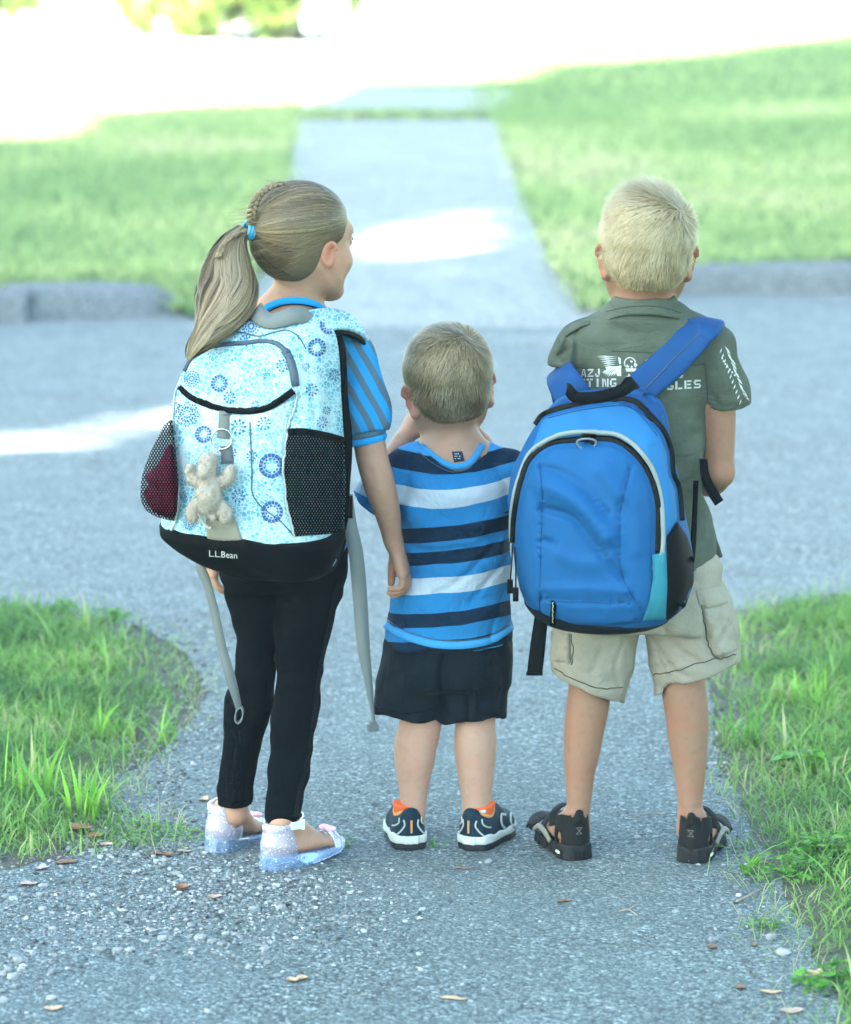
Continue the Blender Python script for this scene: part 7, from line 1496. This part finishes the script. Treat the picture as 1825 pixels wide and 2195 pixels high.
for a in [(*fz(1372, 884), .028, .008, .3, 'tan', .35, 'tan curled leaf on the plain asphalt right of the gravel patch'), (*fz(1415, 874), .024, .008, -.5, 'tan', .3, 'paler leaf touching the tan curled leaf on the asphalt'), (*f5(680, 980), .055, .0065, -.25, 'tan', .12, 'long pale tan leaf alone at the bottom centre of the path'),
          (*fz(135, 430), .04, .009, .15, 'pink', .2, 'pale flat leaf on the gravel at the far left edge'), (*fz(375, 190), .07, .014, -.7, 'brown', .45, 'large dark brown leaf leaning in the bright grass tuft'), (*fz(440, 220), .045, .012, -1.1, 'brown', .4, 'brown leaf just below the bright grass tuft'), (*fz(500, 250), .035, .008, -.5, 'pink', .3, 'narrow pale leaf right of the brown leaves at the tuft'),
          (*fz(785, 300), .03, .009, .3, 'red', .5, 'curled dark brown leaf at the tip of the creeping weed'), (*fz(735, 290), .05, .005, -.35, 'brown', .2, 'thin brown leaf sliver left of the curled dark one'), (*fz(862, 279), .035, .006, .1, 'pink', .3, 'pale leaf sliver on the asphalt beside the weed tip'), (*fz(855, 457), .03, .011, .1, 'brown', .6, 'dark brown crumpled leaf in the middle of the gravel'),
          (*fz(1005, 497), .032, .008, -.1, 'pink', .4, 'greyish leaf arched over the gravel below the girl'), (*fz(250, 1015), .04, .008, .2, 'tan', .15, 'flat beige leaf near the lower left corner'), (*fz(200, 358), .035, .007, .4, 'pink', .3, 'narrow leaf under the left grass edge'), (*fz(955, 37), .022, .012, -.3, 'tan', .3, 'cream bark chip on the path left of the leggings'),
          (*fz(915, 185), .03, .004, -.1, 'red', .3, 'thin brown sliver left of the raised shoe'), (*fz(310, 330), .05, .01, 0., 'brown', .2, 'brown leaf lying along the foot of the left grass'), (*f6(640, 1935), .022, .009, .2, 'red', .35, 'brown leaf scrap on the asphalt below the right grass'), (*f6(505, 1745), .024, .008, -.4, 'red', .4, 'small brown leaf beside the white pebble right of centre'),
          (*f6(1010, 1880), .06, .016, .5, 'tan', .35, 'large crumpled tan leaf at the right grass edge'), (*f6(785, 1957), .045, .006, -.1, 'tan', .2, 'narrow tan leaf on the asphalt in the lower right'), (*f6(885, 2045), .05, .011, .1, 'pink', .1, 'broad pale leaf nearest the bottom right corner'), (*f6(705, 1733), .016, .006, .1, 'red', .4, 'tiny dark leaf scrap under the right clover patch'), (*f5(1275, 460), .034, .004, .35, 'brown', .3, 'thin brown leaf sliver left of the right forked twig')]:
    dry_leaf(*a[:7], a[7], z=vz_at(a[0], a[1]))
M_twig = leaf_mat('twig_bark', (.36, .3, .22), (.2, .16, .11)); M_twigd = leaf_mat('dark_twig_bark', (.2, .12, .08), (.12, .08, .06))
def twig(pts, r, m, label, fork=None):
    q = [G(x, y)+np.array([0, 0, .003+.002*(i % 2)+vz_at(x, y)]) for i, (x, y) in enumerate(pts)]; ps = [tube(q, np.linspace(r, r*.5, len(q)), 6, sub=4)]
    if fork is not None: ps.append(tube([q[fork[0]], G(*fork[1])+np.array([0, 0, .008])], [r*.7, r*.35], 5))
    V, F = join(ps); tag(mesh_np('twig', V, F, m), label, 'twig')
twig([f5(690, 281), f5(735, 287), f5(780, 290)], .0022, M_twigd, 'short dark twig on the asphalt behind the right trainer')
twig([f6(60, 1572), f6(105, 1568), f6(150, 1592)], .0016, M_twig, 'pale forked twig on the asphalt right of centre', (1, f6(140, 1550)))
twig([f6(620, 1525), f6(680, 1500), f6(745, 1462)], .0022, M_twig, 'pale twig sticking out of the right clover patch')
twig([f6(130, 1120), f6(200, 1108), f6(280, 1104)], .0014, M_twig, 'thin pale twig on the asphalt left of the right sandal')
twig([f6(730, 1320), f6(800, 1360), f6(880, 1368)], .0024, M_twigd, 'dark bent twig in the right grass edge')
M_weed = grass_mat('weed_leaf', (.04, .16, .03), (.12, .32, .05), (.3, .3, .1), .1); M_tuft = grass_mat('bright_tuft', (.1, .32, .04), (.24, .5, .07), (.4, .4, .12), .05)
def tuft(x, y, n, L, W, lean, seed, m, label, r=.015, cat='grass tuft', name='grass_tuft'):
    p = G(x, y); rg = np.random.default_rng(seed); V, F, A = blades(n, (p[0]+rg.normal(0, r, n), p[1]+rg.normal(0, r, n), np.full(n, vz_at(x, y)-.003)), L, W, seed, lean, 5); tag(mesh_np(name, V, F, m, attrs=A), label, cat)
tuft(193, 1752, 26, .115, .0095, .45, 301, M_tuft, 'bright broad bladed grass tuft beside the large brown leaf', .022)
tuft(60, 1715, 16, .13, .008, .5, 302, M_tuft, 'tall bright grass tuft at the left picture edge', .022); tuft(232, 1575, 12, .08, .008, .6, 303, M_tuft, 'low bright tuft in the middle of the left grass', .015)
tuft(352, 1590, 14, .1, .006, 1.0, 304, M_tuft, 'spreading tuft at the gravel edge of the left grass', .02); tuft(735, 1817, 16, .045, .004, .9, 305, M_weed, 'tiny weed on the asphalt in front of the right jelly shoe', .008); tuft(935, 1817, 14, .026, .004, .8, 306, M_weed, 'tiny weed between the two trainers', .006)
tuft(1590, 1600, 40, .12, .005, 1.0, 307, M_weed, 'drooping dark grass clump behind the right sandal', .025); tuft(1560, 1415, 22, .11, .006, .7, 308, M_tuft, 'bright upright grass clump beside the khaki shorts', .02); tuft(1605, 1870, 10, .09, .008, 1.2, 309, M_tuft, 'flat lying seed head reaching over the asphalt on the right', .006)
tuft(1740, 1520, 20, .12, .006, .6, 310, M_tuft, 'bright grass clump at the right picture edge', .025)
def leafy(x, y, n, spread, size, h, seed, label, name='weed', cat='weed'):
    p = G(x, y); rg = np.random.default_rng(seed); z0 = vz_at(x, y); a = rg.uniform(0, 2*PI, n); r = spread*np.sqrt(rg.uniform(0, 1, n)); c = np.stack([p[0]+r*np.cos(a)*1.5, p[1]+r*np.sin(a), z0+h*rg.uniform(.15, 1, n)*(1-(r/spread)**2*.6)], 1)
    V, F, A = leaf_cloud(c, n, size, seed); nz_ = rg.normal(0, .35, (n, 1)); root = thing(name, label, cat, (p[0], p[1], z0))
    V = V.reshape(n, 4, 3); V[..., 2] = c[:, None, 2]+(V[..., 2]-c[:, None, 2])*.45; mesh_np('leaves', V.reshape(-1, 3), F, M_weed, root, False, A)
    st = [tube([(p[0], p[1], z0-.004), (p[0]*.4+q[0]*.6, p[1]*.4+q[1]*.6, q[2]*.8+z0*.2), q], [.0014, .001, .0006], 5) for q in c[:: max(1, n//10)]]; V2, F2 = join(st); mesh_np('stems', V2, F2, M_weed, root, attrs={'tint': np.full(len(V2), .3), 'along': np.ones(len(V2))})
leafy(352, 1797, 170, .05, .0052, .028, 401, 'creeping small leaved weed at the tip of the left verge'); leafy(300, 1775, 110, .04, .005, .03, 402, 'small leaved weed left of the creeping weed tip')
leafy(1700, 1880, 240, .06, .0085, .05, 403, 'clover patch at the right grass edge', 'clover', 'clover'); leafy(1740, 1665, 26, .05, .024, .05, 404, 'broad leaved weed in the right grass'); leafy(1770, 1840, 120, .06, .011, .05, 405, 'broad clover clump at the right picture edge', 'clover', 'clover'); leafy(1640, 1990, 60, .025, .006, .02, 406, 'tiny weed creeping onto the asphalt below the right clover'); leafy(1800, 2120, 90, .05, .014, .05, 407, 'leafy weed in the bottom right corner')
leafy(240, 1330, 60, .03, .011, .035, 408, 'leafy weed at the road edge of the left grass'); leafy(140, 1310, 40, .025, .011, .035, 409, 'small leafy weed at the far edge of the left grass')
# straw-dry stems lying along the verge edges
n = 900; e = np.concatenate([np.array(VLpx)[1:-2], np.array(VRpx)[1:-2]]); i = rg.integers(0, len(e)-1, n); t = rg.uniform(0, 1, (n, 1)); q = e[i]*(1-t)+e[i+1]*t; ok = np.linalg.norm(e[i+1]-e[i], axis=1) < .6; q = q[ok]+rg.normal(0, .035, (ok.sum(), 2)); n = len(q)
V, F, A = blades(n, (q[:, 0], q[:, 1], np.full(n, .004)), .06, .002, 88, 1.5, 2); A['tint'] = np.repeat(rg.uniform(.8, 1, n), 5)
tag(mesh_np('dry_grass', V, F, M_grass, attrs=A), 'dry straw lying along the grass edges of the path', 'straw', kind='stuff')
